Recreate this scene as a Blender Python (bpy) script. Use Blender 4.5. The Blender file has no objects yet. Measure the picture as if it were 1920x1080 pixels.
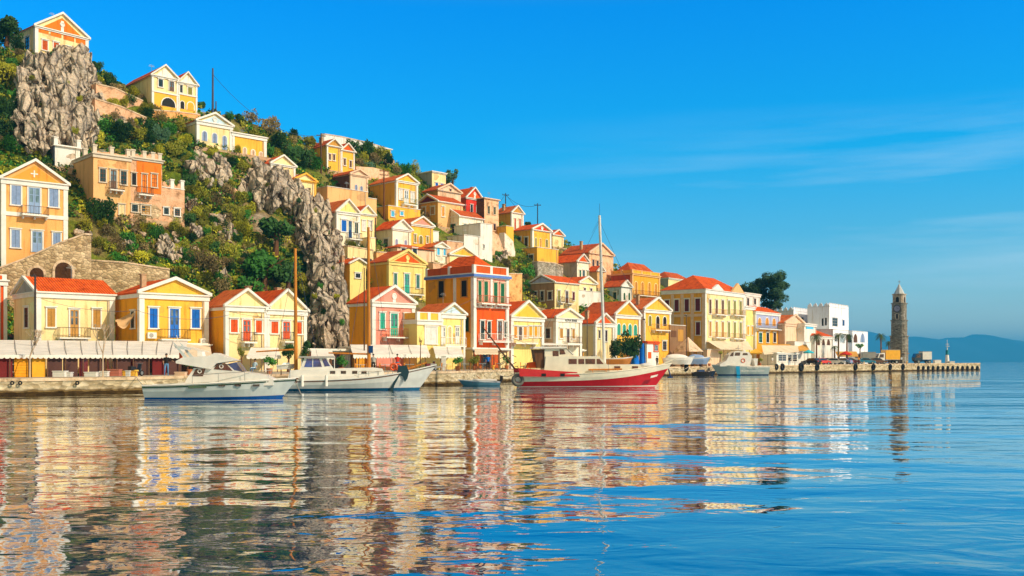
import bpy, math, random
import numpy as np
from mathutils import Vector, noise, Matrix
random.seed(7)
scn = bpy.context.scene
# ---------------------------------------------------------------- camera
F = 1900.0; HOR = 677.0; CZ = 2.4          # focal length in photo pixels, horizon row, eye height above the water
cd = bpy.data.cameras.new('camera'); cam = bpy.data.objects.new('camera', cd); scn.collection.objects.link(cam)
cd.sensor_width = 36; cd.lens = 36*F/1920; cd.shift_y = (HOR-540)/1920
cam.location = (0, 0, CZ); cam.rotation_euler = (math.radians(90), 0, 0)
cd.clip_start = .3; cd.clip_end = 60000; scn.camera = cam
# ---------------------------------------------------------------- light
SUN = Vector((.90, -.44, 0)).normalized(); EL = math.radians(37)
SUN = Vector((SUN.x*math.cos(EL), SUN.y*math.cos(EL), math.sin(EL)))
sd = bpy.data.lights.new('sun', 'SUN'); sd.energy = 4.4; sd.angle = math.radians(.5); sd.color = (1, .875, .69)
so = bpy.data.objects.new('sun', sd); scn.collection.objects.link(so)
so.rotation_euler = SUN.to_track_quat('Z', 'Y').to_euler(); so.location = (200, -100, 200)
wd = bpy.data.worlds.new('World'); scn.world = wd; wd.use_nodes = True
nt = wd.node_tree; nt.nodes.clear()
def nd(t, nt_=None, **k):
    n = (nt_ or nt).nodes.new(t)
    for a, b in k.items():
        setattr(n, a, b)
    return n
sky = nd('ShaderNodeTexSky', sky_type='NISHITA', sun_disc=False, sun_elevation=EL, sun_rotation=math.atan2(SUN.x, SUN.y))
sky.air_density = 1.0; sky.dust_density = .4; sky.ozone_density = 3.0
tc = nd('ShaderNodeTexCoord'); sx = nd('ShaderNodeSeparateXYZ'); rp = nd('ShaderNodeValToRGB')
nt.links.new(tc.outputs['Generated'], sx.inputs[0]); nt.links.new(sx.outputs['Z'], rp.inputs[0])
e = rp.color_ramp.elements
SKYR = [(0.0, (1.75, 1.6, 1.5)), (.05, (.86, 1.12, 1.2)), (.12, (.30, .97, 1.2)), (.2, (.03, 1.03, 1.42)), (.33, (.0, .98, 1.75)), (.55, (1.3, 1.1, .9)), (1.0, (2.2, 1.4, .6))]  # highest stops warmed as added fill for the shaded walls
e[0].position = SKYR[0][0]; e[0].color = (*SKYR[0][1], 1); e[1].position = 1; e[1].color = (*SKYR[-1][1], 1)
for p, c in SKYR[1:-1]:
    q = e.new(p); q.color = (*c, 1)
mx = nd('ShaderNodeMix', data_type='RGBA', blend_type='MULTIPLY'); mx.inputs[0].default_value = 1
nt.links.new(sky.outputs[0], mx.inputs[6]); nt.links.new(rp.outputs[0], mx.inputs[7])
# added warm fill: sky behind the camera brightened for the shaded side walls
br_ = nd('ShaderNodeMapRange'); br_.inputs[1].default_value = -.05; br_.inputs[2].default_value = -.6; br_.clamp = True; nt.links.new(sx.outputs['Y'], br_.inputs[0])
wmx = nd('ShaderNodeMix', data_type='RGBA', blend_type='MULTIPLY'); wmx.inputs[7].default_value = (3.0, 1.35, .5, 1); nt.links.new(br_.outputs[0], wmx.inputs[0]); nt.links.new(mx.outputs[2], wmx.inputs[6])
# thin cirrus
mp = nd('ShaderNodeMapping'); mp.inputs['Scale'].default_value = (1.2, 1.2, 14); mp.inputs['Rotation'].default_value = (0, math.radians(-9), 0)
nz = nd('ShaderNodeTexNoise'); nz.inputs['Scale'].default_value = 2.2; nz.inputs['Detail'].default_value = 6; nz.inputs['Roughness'].default_value = .55
cr = nd('ShaderNodeValToRGB'); cr.color_ramp.elements[0].position = .44; cr.color_ramp.elements[1].position = .78
xr = nd('ShaderNodeMapRange'); xr.inputs[1].default_value = -.05; xr.inputs[2].default_value = .4; xr.clamp = True
mm = nd('ShaderNodeMath', operation='MULTIPLY'); m3 = nd('ShaderNodeMath', operation='MULTIPLY'); m3.inputs[1].default_value = .5
mc = nd('ShaderNodeMix', data_type='RGBA'); mc.inputs[7].default_value = (5.5, 7.2, 8.2, 1)
nt.links.new(tc.outputs['Generated'], mp.inputs[0]); nt.links.new(mp.outputs[0], nz.inputs[0]); nt.links.new(nz.outputs[0], cr.inputs[0])
zr = nd('ShaderNodeValToRGB'); ze = zr.color_ramp.elements; ze[0].position = .02; ze[0].color = (0, 0, 0, 1); ze[1].position = .24; ze[1].color = (0, 0, 0, 1)
for p_ in (.08, .17): q = ze.new(p_); q.color = (1, 1, 1, 1)
nt.links.new(sx.outputs['Z'], zr.inputs[0]); zm = nd('ShaderNodeMath', operation='MULTIPLY'); nt.links.new(cr.outputs[0], zm.inputs[0]); nt.links.new(zr.outputs[0], zm.inputs[1])
nt.links.new(sx.outputs['X'], xr.inputs[0]); nt.links.new(zm.outputs[0], mm.inputs[0]); nt.links.new(xr.outputs[0], mm.inputs[1])
nt.links.new(mm.outputs[0], m3.inputs[0]); nt.links.new(m3.outputs[0], mc.inputs[0]); nt.links.new(wmx.outputs[2], mc.inputs[6])
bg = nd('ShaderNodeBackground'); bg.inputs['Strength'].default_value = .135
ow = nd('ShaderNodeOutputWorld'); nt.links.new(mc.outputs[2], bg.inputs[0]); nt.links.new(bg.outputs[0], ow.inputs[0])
scn.view_settings.view_transform = 'Standard'; scn.view_settings.look = 'None'; scn.view_settings.exposure = .0; scn.view_settings.gamma = 1
scn.render.engine = 'CYCLES'; scn.cycles.max_bounces = 6
# ---------------------------------------------------------------- materials
MATS = {}
PAL = dict(
 white=(.82,.77,.68), whitecream=(.90,.80,.60), cream=(.93,.72,.35), paleyellow=(.90,.68,.22), yellow=(.88,.47,.055), gold=(.85,.40,.03), orange=(.82,.34,.05), peach=(.82,.47,.19),
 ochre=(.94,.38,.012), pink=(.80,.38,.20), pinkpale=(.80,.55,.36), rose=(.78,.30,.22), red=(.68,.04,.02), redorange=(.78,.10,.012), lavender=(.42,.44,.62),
 sky=(.55,.70,.78), grey=(.40,.38,.34), stone=(.56,.44,.29), fortwhite=(.88,.88,.90), tileb=(.62,.11,.02), tilec=(.74,.17,.035), brown=(.16,.07,.03), dark=(.02,.018,.016), maroon=(.16,.02,.018), tan=(.55,.27,.05),
 blue=(.01,.14,.55), greyblue=(.26,.36,.55), teal=(.04,.42,.28), green=(.02,.16,.07), dgreen=(.015,.06,.03), olive=(.30,.27,.06), redwood=(.62,.10,.015),
 tile=(.80,.115,.012), slate=(.10,.09,.09), wood=(.55,.20,.03), greenglass=(.07,.20,.17), lightblue=(.10,.55,.85), navy=(.01,.05,.16), hull=(.42,.50,.48))
def srt(m, col, rough, coat=0, metal=0):
    b = m.node_tree.nodes['Principled BSDF']
    b.inputs['Base Color'].default_value = (*col, 1); b.inputs['Roughness'].default_value = rough; b.inputs['Metallic'].default_value = metal
    b.inputs['Coat Weight'].default_value = coat
    return b
def mat(key, kind='paint', col=None, rough=.6, **k):
    """procedural material: key = colour name, kind = surface"""
    kk = key+'_'+kind
    if kk in MATS: return MATS[kk]
    col = col or PAL[key]
    m = bpy.data.materials.new(kk); m.use_nodes = True; t = m.node_tree; MATS[kk] = m
    N = t.nodes; Lk = t.links
    b = srt(m, col, rough)
    if kind in ('wall', 'stone', 'ruin', 'tilex', 'tiley', 'slat', 'rock', 'ground', 'paving', 'quay', 'cloth', 'wood', 'paint'): b.inputs['Specular IOR Level'].default_value = .12
    c = N.new('ShaderNodeTexCoord')
    def ns(scale, det=4, vec=None, rgh=.55):
        n = N.new('ShaderNodeTexNoise'); n.inputs['Scale'].default_value = scale; n.inputs['Detail'].default_value = det; n.inputs['Roughness'].default_value = rgh
        Lk.new(vec or c.outputs['Object'], n.inputs['Vector']); return n.outputs[0]
    def ramp(src, stops):
        r = N.new('ShaderNodeValToRGB'); e = r.color_ramp.elements
        e[0].position, e[0].color = stops[0][0], (*stops[0][1], 1); e[1].position, e[1].color = stops[-1][0], (*stops[-1][1], 1)
        for p, q in stops[1:-1]:
            z = e.new(p); z.color = (*q, 1)
        Lk.new(src, r.inputs[0]); return r.outputs[0]
    def mapg(sc, rot=(0,0,0)):
        g = N.new('ShaderNodeMapping'); g.inputs['Scale'].default_value = sc; g.inputs['Rotation'].default_value = rot; Lk.new(c.outputs['Object'], g.inputs[0]); return g.outputs[0]
    def mul(a, bb, fac=1, bt='MULTIPLY'):
        x = N.new('ShaderNodeMix'); x.data_type = 'RGBA'; x.blend_type = bt; x.inputs[0].default_value = fac
        for s_, i in ((a, 6), (bb, 7)):
            if isinstance(s_, tuple): x.inputs[i].default_value = (*s_, 1)
            else: Lk.new(s_, x.inputs[i])
        return x.outputs[2]
    def bump(h, dist, st=1):
        n = N.new('ShaderNodeBump'); n.inputs['Distance'].default_value = dist; n.inputs['Strength'].default_value = st; Lk.new(h, n.inputs['Height']); Lk.new(n.outputs[0], b.inputs['Normal'])
    C = b.inputs['Base Color']
    g = lambda v: (v, v, v)
    if kind == 'wall':
        a = ramp(ns(.35, 5), [(.3, g(.86)), (.55, g(1.0)), (.75, (1.0, .97, .92))])
        st = ramp(ns(1, 6, mapg((1.6, 1.6, .18)), .65), [(.34, (.62, .52, .38)), (.47, g(1.0))])
        Lk.new(mul(mul(col, a, .9), st, .75), C); bump(ns(5, 6), .04); b.inputs['Roughness'].default_value = .85
    elif kind == 'stone':
        v = N.new('ShaderNodeTexVoronoi'); v.inputs['Scale'].default_value = 1.9; Lk.new(mapg((1, 1, 1.7)), v.inputs[0])
        v2 = N.new('ShaderNodeTexVoronoi'); v2.feature = 'DISTANCE_TO_EDGE'; v2.inputs['Scale'].default_value = 1.9; Lk.new(mapg((1, 1, 1.7)), v2.inputs[0])
        s_ = N.new('ShaderNodeSeparateColor'); Lk.new(v.outputs['Color'], s_.inputs[0])
        a = ramp(s_.outputs[0], [(0, (.62, .55, .45)), (.5, (1.0, .93, .8)), (1, (1.35, 1.28, 1.15))])
        ed = ramp(v2.outputs[0], [(.0, g(.42)), (.07, g(1))])
        q = ramp(ns(.5, 5), [(.35, (.75, .7, .6)), (.65, g(1.1))])
        Lk.new(mul(mul(mul(col, a), ed), q), C); bump(v2.outputs[0], .15); b.inputs['Roughness'].default_value = .95
    elif kind == 'ruin':
        a = ramp(ns(.8, 8, None, .7), [(.38, (.50, .40, .30)), (.47, (.95, .80, .66)), (.6, (1.15, 1.0, .9))])
        Lk.new(mul(col, a), C); bump(ns(3, 8), .12); b.inputs['Roughness'].default_value = .95
    elif kind in ('tilex', 'tiley'):
        w = N.new('ShaderNodeTexWave'); w.wave_type = 'BANDS'; w.bands_direction = 'X' if kind == 'tilex' else 'Y'; w.inputs['Scale'].default_value = 1.15; w.inputs['Distortion'].default_value = .6; w.inputs['Detail'].default_value = 1
        Lk.new(c.outputs['Object'], w.inputs[0])
        a = ramp(ns(1.1, 8, None, .75), [(.33, (.42, .38, .36)), (.46, (.9, .85, .8)), (.55, g(1)), (.68, (1.12, 1.5, 1.9))])
        l = ramp(w.outputs[0], [(0, g(.48)), (.5, g(1.08))])
        Lk.new(mul(mul(col, a), l, .85), C); bump(w.outputs[0], .07); b.inputs['Roughness'].default_value = .85
    elif kind == 'slat':
        w = N.new('ShaderNodeTexWave'); w.bands_direction = 'Z'; w.inputs['Scale'].default_value = 2.6; Lk.new(c.outputs['Object'], w.inputs[0])
        l = ramp(w.outputs[0], [(0, g(.6)), (.5, g(1.05))]); n = ramp(ns(2.5), [(.3, g(.8)), (.7, g(1.1))])
        Lk.new(mul(mul(col, l), n), C); bump(w.outputs[0], .02); b.inputs['Roughness'].default_value = .6
    elif kind == 'glass':
        b.inputs['Roughness'].default_value = .12; n = ramp(ns(.9, 2), [(.35, g(.5)), (.65, g(1.9))]); Lk.new(mul(col, n), C)
        b.inputs['Specular IOR Level'].default_value = .8
    elif kind == 'rock':
        d = ns(.22, 8, None, .65)
        g2 = N.new('ShaderNodeMapping'); g2.inputs['Scale'].default_value = (1.15, 1.15, .42); Lk.new(c.outputs['Object'], g2.inputs[0])
        dn = N.new('ShaderNodeTexNoise'); dn.inputs['Scale'].default_value = .5; dn.inputs['Detail'].default_value = 5; Lk.new(c.outputs['Object'], dn.inputs[0])
        mxv = N.new('ShaderNodeMix'); mxv.data_type = 'VECTOR'; mxv.inputs[0].default_value = .45; Lk.new(g2.outputs[0], mxv.inputs[4]); Lk.new(dn.outputs['Color'], mxv.inputs[5])
        v = N.new('ShaderNodeTexVoronoi'); v.feature = 'DISTANCE_TO_EDGE'; v.inputs['Scale'].default_value = 1.1; Lk.new(mxv.outputs[1], v.inputs[0])
        v2 = N.new('ShaderNodeTexVoronoi'); v2.inputs['Scale'].default_value = 2.6; Lk.new(mxv.outputs[1], v2.inputs[0])
        a = ramp(d, [(.3, (.24, .19, .14)), (.42, (.48, .38, .28)), (.56, (.64, .51, .36)), (.70, (.38, .34, .28))])
        ed = ramp(v.outputs[0], [(0, g(.18)), (.05, g(.8)), (.12, g(1))])
        h = ramp(v.outputs[0], [(0, g(0)), (.2, g(1))])
        hh = mul(h, v2.outputs[0], .5, 'ADD'); hn = mul(hh, ns(2.5, 8), .6, 'ADD')
        fine = ramp(ns(2.2, 8, None, .7), [(.35, g(.6)), (.6, g(1.15))])
        Lk.new(mul(mul(a, ed), fine), C); bump(hn, .55); b.inputs['Roughness'].default_value = .95
    elif kind == 'ground':
        a = ramp(ns(.09, 8, None, .65), [(.36, (.06, .13, .010)), (.48, (.16, .20, .015)), (.56, (.24, .20, .05)), (.62, (.30, .21, .11)), (.7, (.46, .37, .26))])
        f = ramp(ns(1.1, 8, None, .7), [(.3, g(.45)), (.65, g(1.3))])
        Lk.new(mul(a, f), C); bump(ns(.9, 8, None, .7), .8); b.inputs['Roughness'].default_value = 1
    elif kind == 'paving':
        br = N.new('ShaderNodeTexBrick'); br.inputs['Scale'].default_value = .8; br.inputs['Color1'].default_value = (*[x*1.05 for x in col], 1); br.inputs['Color2'].default_value = (*[x*.85 for x in col], 1); br.inputs['Mortar'].default_value = (*[x*.5 for x in col], 1); br.inputs['Mortar Size'].default_value = .012
        Lk.new(c.outputs['Object'], br.inputs[0]); a = ramp(ns(.5, 7), [(.3, g(.7)), (.7, g(1.1))]); Lk.new(mul(br.outputs[0], a), C); b.inputs['Roughness'].default_value = .9
    elif kind == 'quay':
        br = N.new('ShaderNodeTexVoronoi'); br.inputs['Scale'].default_value = 2.1; Lk.new(mapg((.75, .75, 1.8)), br.inputs[0])
        s_ = N.new('ShaderNodeSeparateColor'); Lk.new(br.outputs['Color'], s_.inputs[0])
        a = ramp(s_.outputs[1], [(0, (.34, .25, .13)), (.5, (.55, .43, .25)), (1, (.70, .58, .38))])
        z = N.new('ShaderNodeSeparateXYZ'); Lk.new(c.outputs['Object'], z.inputs[0])
        nn = N.new('ShaderNodeMath'); nn.operation = 'MULTIPLY_ADD'; nn.inputs[1].default_value = .35; Lk.new(ns(1.2, 6), nn.inputs[0]); Lk.new(z.outputs[2], nn.inputs[2])
        wl = ramp(nn.outputs[0], [(.36, (.10, .07, .03)), (.42, (.45, .36, .2)), (.46, (.2, .14, .07)), (.60, g(1.0))])
        f = ramp(ns(2, 8, None, .7), [(.3, g(.6)), (.65, g(1.1))])
        Lk.new(mul(mul(a, wl), f), C); bump(br.outputs[0], .1); b.inputs['Roughness'].default_value = .95
    elif kind == 'leaf':
        oi = N.new('ShaderNodeObjectInfo'); a = ramp(oi.outputs['Random'], [(0, g(.65)), (1, g(1.35))])
        f = ramp(ns(.55, 3), [(.35, (.65, .7, .6)), (.65, (1.35, 1.3, 1.2))])
        Lk.new(mul(mul(col, a), f), C); b.inputs['Roughness'].default_value = .7; b.inputs['Specular IOR Level'].default_value = .2
    elif kind == 'cloth':
        a = ramp(ns(.7, 5), [(.3, g(.82)), (.65, g(1.05))]); Lk.new(mul(col, a), C); bump(ns(2, 3), .05); b.inputs['Roughness'].default_value = .9
    elif kind == 'gloss':
        b.inputs['Roughness'].default_value = .25; a = ramp(ns(1.5, 5), [(.3, g(.86)), (.7, g(1.04))]); Lk.new(mul(col, a), C)
    elif kind == 'metal':
        b.inputs['Metallic'].default_value = .7; b.inputs['Roughness'].default_value = .4; a = ramp(ns(3), [(.3, g(.7)), (.7, g(1.1))]); Lk.new(mul(col, a), C)
    elif kind == 'wood':
        a = ramp(ns(2, 6, mapg((3, 3, .3))), [(.3, g(.6)), (.7, g(1.15))]); Lk.new(mul(col, a), C); b.inputs['Roughness'].default_value = .55
    else:
        a = ramp(ns(1.3, 5), [(.3, g(.85)), (.7, g(1.05))]); Lk.new(mul(col, a), C); b.inputs['Roughness'].default_value = rough
    return m
# ---------------------------------------------------------------- mesh helpers
class MB:
    def __init__(s): s.v = []; s.f = []; s.m = []
    def add(s, vs, fs, m=0):
        o = len(s.v); s.v += [tuple(p) for p in vs]; s.f += [tuple(o+i for i in f) for f in fs]; s.m += [m]*len(fs)
    def box(s, x0, x1, y0, y1, z0, z1, m=0):
        s.add([(x0,y0,z0),(x1,y0,z0),(x1,y1,z0),(x0,y1,z0),(x0,y0,z1),(x1,y0,z1),(x1,y1,z1),(x0,y1,z1)],
              [(0,3,2,1),(4,5,6,7),(0,1,5,4),(1,2,6,5),(2,3,7,6),(3,0,4,7)], m)
    def ext(s, P, Q, m=0):           # two matching outlines joined
        n = len(P); s.add(list(P)+list(Q), [tuple(range(n))[::-1], tuple(range(n, 2*n))]+[(i, (i+1) % n, n+(i+1) % n, n+i) for i in range(n)], m)
    def py(s, poly, y0, y1, m=0): s.ext([(a, y0, b) for a, b in poly], [(a, y1, b) for a, b in poly], m)
    def px(s, poly, x0, x1, m=0): s.ext([(x0, a, b) for a, b in poly], [(x1, a, b) for a, b in poly], m)
    def pz(s, poly, z0, z1, m=0): s.ext([(a, b, z0) for a, b in poly], [(a, b, z1) for a, b in poly], m)
    def tube(s, p, q, r0, r1=None, n=8, m=0):
        r1 = r0 if r1 is None else r1; p = Vector(p); q = Vector(q); d = (q-p).normalized()
        a = d.orthogonal().normalized(); b = d.cross(a)
        s.ext([p+(a*math.cos(t)+b*math.sin(t))*r0 for t in [6.2832*i/n for i in range(n)]], [q+(a*math.cos(t)+b*math.sin(t))*r1 for t in [6.2832*i/n for i in range(n)]], m)
    def ring(s, c, R, r, ax='y', n=20, k=8, m=0):
        vs = []
        for i in range(n):
            for j in range(k):
                t = 6.2832*i/n; u = 6.2832*j/k; a = (R+r*math.cos(u))*math.cos(t); b = (R+r*math.cos(u))*math.sin(t); h = r*math.sin(u)
                vs.append({'y': (c[0]+a, c[1]+h, c[2]+b), 'x': (c[0]+h, c[1]+a, c[2]+b), 'z': (c[0]+a, c[1]+b, c[2]+h)}[ax])
        s.add(vs, [(i*k+j, ((i+1) % n)*k+j, ((i+1) % n)*k+(j+1) % k, i*k+(j+1) % k) for i in range(n) for j in range(k)], m)
    def build(s, name, mats, parent=None, smooth=False, loc=None):
        me = bpy.data.meshes.new(name); me.from_pydata(s.v, [], s.f)
        if not isinstance(mats, (list, tuple)): mats = [mats]
        for q in mats: me.materials.append(q)
        me.polygons.foreach_set('material_index', s.m)
        if smooth: me.polygons.foreach_set('use_smooth', [True]*len(me.polygons))
        me.update(); o = bpy.data.objects.new(name, me); scn.collection.objects.link(o)
        if parent: o.parent = parent
        if loc is not None: o.location = loc
        return o
def tag(o, label, cat, group=None, kind=None):
    o['label'] = label; o['category'] = cat
    if group: o['group'] = group
    if kind: o['kind'] = kind
    return o
def struct(o, kind='structure'):
    o['kind'] = kind; return o
def empty(name, loc, rz=0):
    o = bpy.data.objects.new(name, None); scn.collection.objects.link(o); o.location = loc; o.rotation_euler = (0, 0, rz); o.empty_display_size = .5; return o
def copy_tree(o, parent=None):
    c = o.copy(); scn.collection.objects.link(c)
    if parent: c.parent = parent
    for ch in list(o.children): copy_tree(ch, c)
    return c
# ---------------------------------------------------------------- terrain
def wx(px, D): return (px-960)/F*D
def wz(py, D): return CZ+(HOR-py)/F*D
def SC(px, s): return s if s > 0 else F/(itp(QP, px)-s)      # negative s: metres inland from the quay edge
QP = [(-900, 56), (-300, 64), (0, 70.2), (270, 77), (560, 88), (850, 101.3), (1060, 134), (1280, 167), (1450, 199), (1640, 229), (1838, 268)]
QH = [(-900, 1.1), (0, 1.12), (270, 1.15), (850, 1.33), (1280, 1.42), (1450, 1.5), (1838, 1.85)]
def itp(T, x): return float(np.interp(x, [a for a, b in T], [b for a, b in T]))
def qz(px): return itp(QH, px)
FOOT = [(wx(p, d), d) for p, d in [(-1100, 78), (0, 106), (400, 122), (900, 148), (1300, 200), (1500, 246), (1600, 275)]]
def fdist(x, y):
    best = None
    for (x0, y0), (x1, y1) in zip(FOOT, FOOT[1:]):
        dx, dy = x1-x0, y1-y0; L2 = dx*dx+dy*dy; t = max(0, min(1, ((x-x0)*dx+(y-y0)*dy)/L2))
        d = math.hypot(x-x0-t*dx, y-y0-t*dy); sg = 1 if (dx*(y-y0)-dy*(x-x0)) > 0 else -1
        if best is None or d < abs(best): best = sg*d
    return best
MS = [(-900, .9), (0, .97), (420, .95), (640, .78), (1000, .74), (1300, .68), (1420, .5), (1520, .12), (1700, .0)]
SIL = [(-900, 60), (-100, 88), (0, 92), (60, 98), (165, 112), (200, 142), (240, 168), (300, 190), (380, 208), (430, 216), (500, 244), (560, 262), (640, 274), (700, 286), (735, 298), (800, 330), (870, 366), (940, 398), (1000, 436), (1060, 454), (1150, 496), (1240, 524), (1300, 534), (1400, 565), (1480, 604), (1560, 640), (1700, 676)]
def zbase(px, D):
    d = fdist(wx(px, D), D)
    g = qz(px)+.25
    return g+.04*max(0, d+20)*(1 if d < 0 else 0)+(.8 if d >= 0 else 0)*1+itp(MS, px)*max(0, d)
def hit(px, py, z=zbase):
    D = itp([(a, b) for a, b in QP], px)+8; q = (HOR-py)/F
    last = D
    while D < 420:
        if z(px, D) >= CZ+q*D: break
        last = D; D += 1.0
    for _ in range(12):
        m = (last+D)/2
        if z(px, m) >= CZ+q*m: D = m
        else: last = m
    return D
CREST = [(p, hit(p, y)) for p, y in SIL]
def zter(px, D):
    c = itp(CREST, px); z = zbase(px, min(D, c))
    if D > c: z = z+.3-.35*(D-c)
    return z
WV = (.165, .024, .0032, .30); WATERCOL = (.0, .035, .10)
# ---------------------------------------------------------------- the land
pxs = [-900+12*i for i in range(0, 208)]; ts = [i*1.15 for i in range(0, 190)]
V = []; Fc = []
for p in pxs:
    d0 = itp(QP, p)+1.5
    for t in ts:
        D = d0+t; x = wx(p, D); f = fdist(x, D); z = zter(p, D)
        if f < -2: z = qz(p)-.12
        if f > 1:
            n = noise.noise(Vector((x*.12, D*.12, 1)))*1.3+noise.noise(Vector((x*.45, D*.45, 4)))*.5
            z += n*min(1, f/6)-.35
        V.append((x, D, max(z, -1)))
n = len(ts)
for i in range(len(pxs)-1):
    for j in range(n-1): Fc.append((i*n+j, (i+1)*n+j, (i+1)*n+j+1, i*n+j+1))
m = MB(); m.add(V, Fc); struct(m.build('hillside', mat('stone', 'ground'), smooth=True))
# promenade and quay wall
N_ = 90; pr = []
for i in range(N_+1):
    p = -900+(1838+900)*i/N_; D = itp(QP, p); pr.append((wx(p, D), D, qz(p), p))
m = MB(); vs = []; fs = []
wid = lambda p: 24 if p < 1400 else 24+(p-1400)*.02
for i, (x, y, z, p) in enumerate(pr):
    a = pr[max(0, i-1)]; b = pr[min(N_, i+1)]; d = Vector((b[0]-a[0], b[1]-a[1], 0)).normalized(); nrm = Vector((-d.y, d.x, 0)); w = wid(p)
    vs += [(x, y, z), (x+nrm.x*w, y+nrm.y*w, z+.02)]
for i in range(N_): fs.append((2*i, 2*i+2, 2*i+3, 2*i+1))
m.add(vs, fs); struct(m.build('promenade', mat('stone', 'paving', col=(.52, .44, .32))))
m = MB(); vs = []; fs = []
for i, (x, y, z, p) in enumerate(pr): vs += [(x, y, -2), (x, y, z-.004)]
e_ = len(pr)*2
x, y, z, p = pr[-1]; a = pr[-2]; d = Vector((x-a[0], y-a[1], 0)).normalized(); nx = x-d.y*33; ny = y+d.x*33
vs += [(nx, ny, -2), (nx, ny, z)]
for i in range(N_+1): fs.append((2*i, 2*i+2, 2*i+3, 2*i+1))
m.add(vs, fs); struct(m.build('quay_wall', mat('stone', 'quay')))
# kerb stones along the edge: pale coping
m = MB(); vs = []; fs = []
for i, (x, y, z, p) in enumerate(pr):
    a = pr[max(0, i-1)]; b = pr[min(N_, i+1)]; d = Vector((b[0]-a[0], b[1]-a[1], 0)).normalized(); nr = Vector((-d.y, d.x, 0))
    for off, zz in ((-.06, z-.16), (-.06, z+.06), (.55, z+.06), (.55, z-.1)): vs.append((x+nr.x*off, y+nr.y*off, zz))
for i in range(N_):
    for k in range(4): fs.append((4*i+k, 4*i+4+k, 4*i+4+(k+1) % 4, 4*i+(k+1) % 4))
m.add(vs, fs); struct(m.build('quay_kerb', mat('stone', 'ruin', col=(.66, .56, .40))))
# seabed and sea
m = MB(); m.add([(-30000, -3000, -3), (30000, -3000, -3), (30000, 40000, -3), (-30000, 40000, -3)], [(0, 1, 2, 3)])
struct(m.build('seabed', mat('stone', 'paint', col=(.02, .05, .06))))
wm = bpy.data.materials.new('sea_water'); wm.use_nodes = True; t = wm.node_tree; t.nodes.clear()
def nn(tp, **k):
    q = t.nodes.new(tp)
    for a, b in k.items(): setattr(q, a, b)
    return q
tcw = nn('ShaderNodeTexCoord')
def wn(sx_, sy_, rot, det=3, rough=.5, dist=0):
    g = nn('ShaderNodeMapping'); g.inputs['Scale'].default_value = (sx_, sy_, 1); g.inputs['Rotation'].default_value = (0, 0, rot)
    q = nn('ShaderNodeTexNoise'); q.inputs['Scale'].default_value = 1; q.inputs['Detail'].default_value = det; q.inputs['Roughness'].default_value = rough; q.inputs['Distortion'].default_value = dist
    t.links.new(tcw.outputs['Object'], g.inputs[0]); t.links.new(g.outputs[0], q.inputs[0]); return q.outputs[0]
def sc_(a, f):
    q = nn('ShaderNodeMath', operation='MULTIPLY'); q.inputs[1].default_value = f; t.links.new(a, q.inputs[0]); return q.outputs[0]
def ad(a, b):
    q = nn('ShaderNodeMath', operation='ADD'); t.links.new(a, q.inputs[0]); t.links.new(b, q.inputs[1]); return q.outputs[0]
H = ad(ad(sc_(wn(.13, .24, .12, 2), WV[0]), sc_(wn(.75, 1.1, -.1, 2, .5, .6), WV[1])), ad(sc_(wn(2.3, 3.4, .2, 2, .5, .8), WV[2]), sc_(wn(.04, .07, .3, 1), WV[3])))
bp = nn('ShaderNodeBump'); bp.inputs['Distance'].default_value = 1; bp.inputs['Strength'].default_value = 1; t.links.new(H, bp.inputs['Height'])
gl = nn('ShaderNodeBsdfGlossy'); gl.inputs['Roughness'].default_value = .008; gl.inputs['Color'].default_value = (.90, .94, .98, 1); t.links.new(bp.outputs[0], gl.inputs['Normal'])
df = nn('ShaderNodeBsdfDiffuse'); df.inputs['Color'].default_value = (*WATERCOL, 1)
fr = nn('ShaderNodeFresnel'); fr.inputs['IOR'].default_value = 1.5; t.links.new(bp.outputs[0], fr.inputs['Normal'])
mr = nn('ShaderNodeMapRange'); mr.inputs[1].default_value = 0; mr.inputs[2].default_value = .68; mr.inputs[3].default_value = .04; mr.inputs[4].default_value = 1; t.links.new(fr.outputs[0], mr.inputs[0])
ms = nn('ShaderNodeMixShader'); t.links.new(mr.outputs[0], ms.inputs[0]); t.links.new(df.outputs[0], ms.inputs[1]); t.links.new(gl.outputs[0], ms.inputs[2])
om = nn('ShaderNodeOutputMaterial'); t.links.new(ms.outputs[0], om.inputs[0])
m = MB(); m.add([(-25000, -2500, 0), (25000, -2500, 0), (25000, 30000, 0), (-25000, 30000, 0)], [(0, 1, 2, 3)])
struct(m.build('sea', wm))
# far hills across the strait
HP = [(1300, 655), (1500, 628), (1590, 616), (1635, 618), (1680, 634), (1730, 629), (1775, 635), (1806, 628), (1830, 631), (1855, 624), (1900, 634), (1940, 645), (2050, 655), (2200, 662), (2600, 670)]
m = MB(); vs = []; fs = []; rows = 14; cols = 150
for i in range(cols):
    p = 1250+1400*i/(cols-1); top = (HOR-itp(HP, p))/F*7000
    for j in range(rows):
        u = j/(rows-1); D = 6000+1600*u; prof = math.sin(min(1, u*1.25)*math.pi/2) if u < .8 else 1-.6*(u-.8)/.2
        x = wx(p, 7000); z = -20+(top+20)*prof*(1+.12*noise.noise(Vector((x*.006, D*.002, 3))))
        vs.append((x, D, z))
for i in range(cols-1):
    for j in range(rows-1): fs.append((i*rows+j, (i+1)*rows+j, (i+1)*rows+j+1, i*rows+j+1))
m.add(vs, fs); struct(m.build('far_hills', mat('stone', 'ground2', col=(.03, .12, .22)), smooth=True))  # base tinted blue: distance haze put into the hill colour
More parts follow.
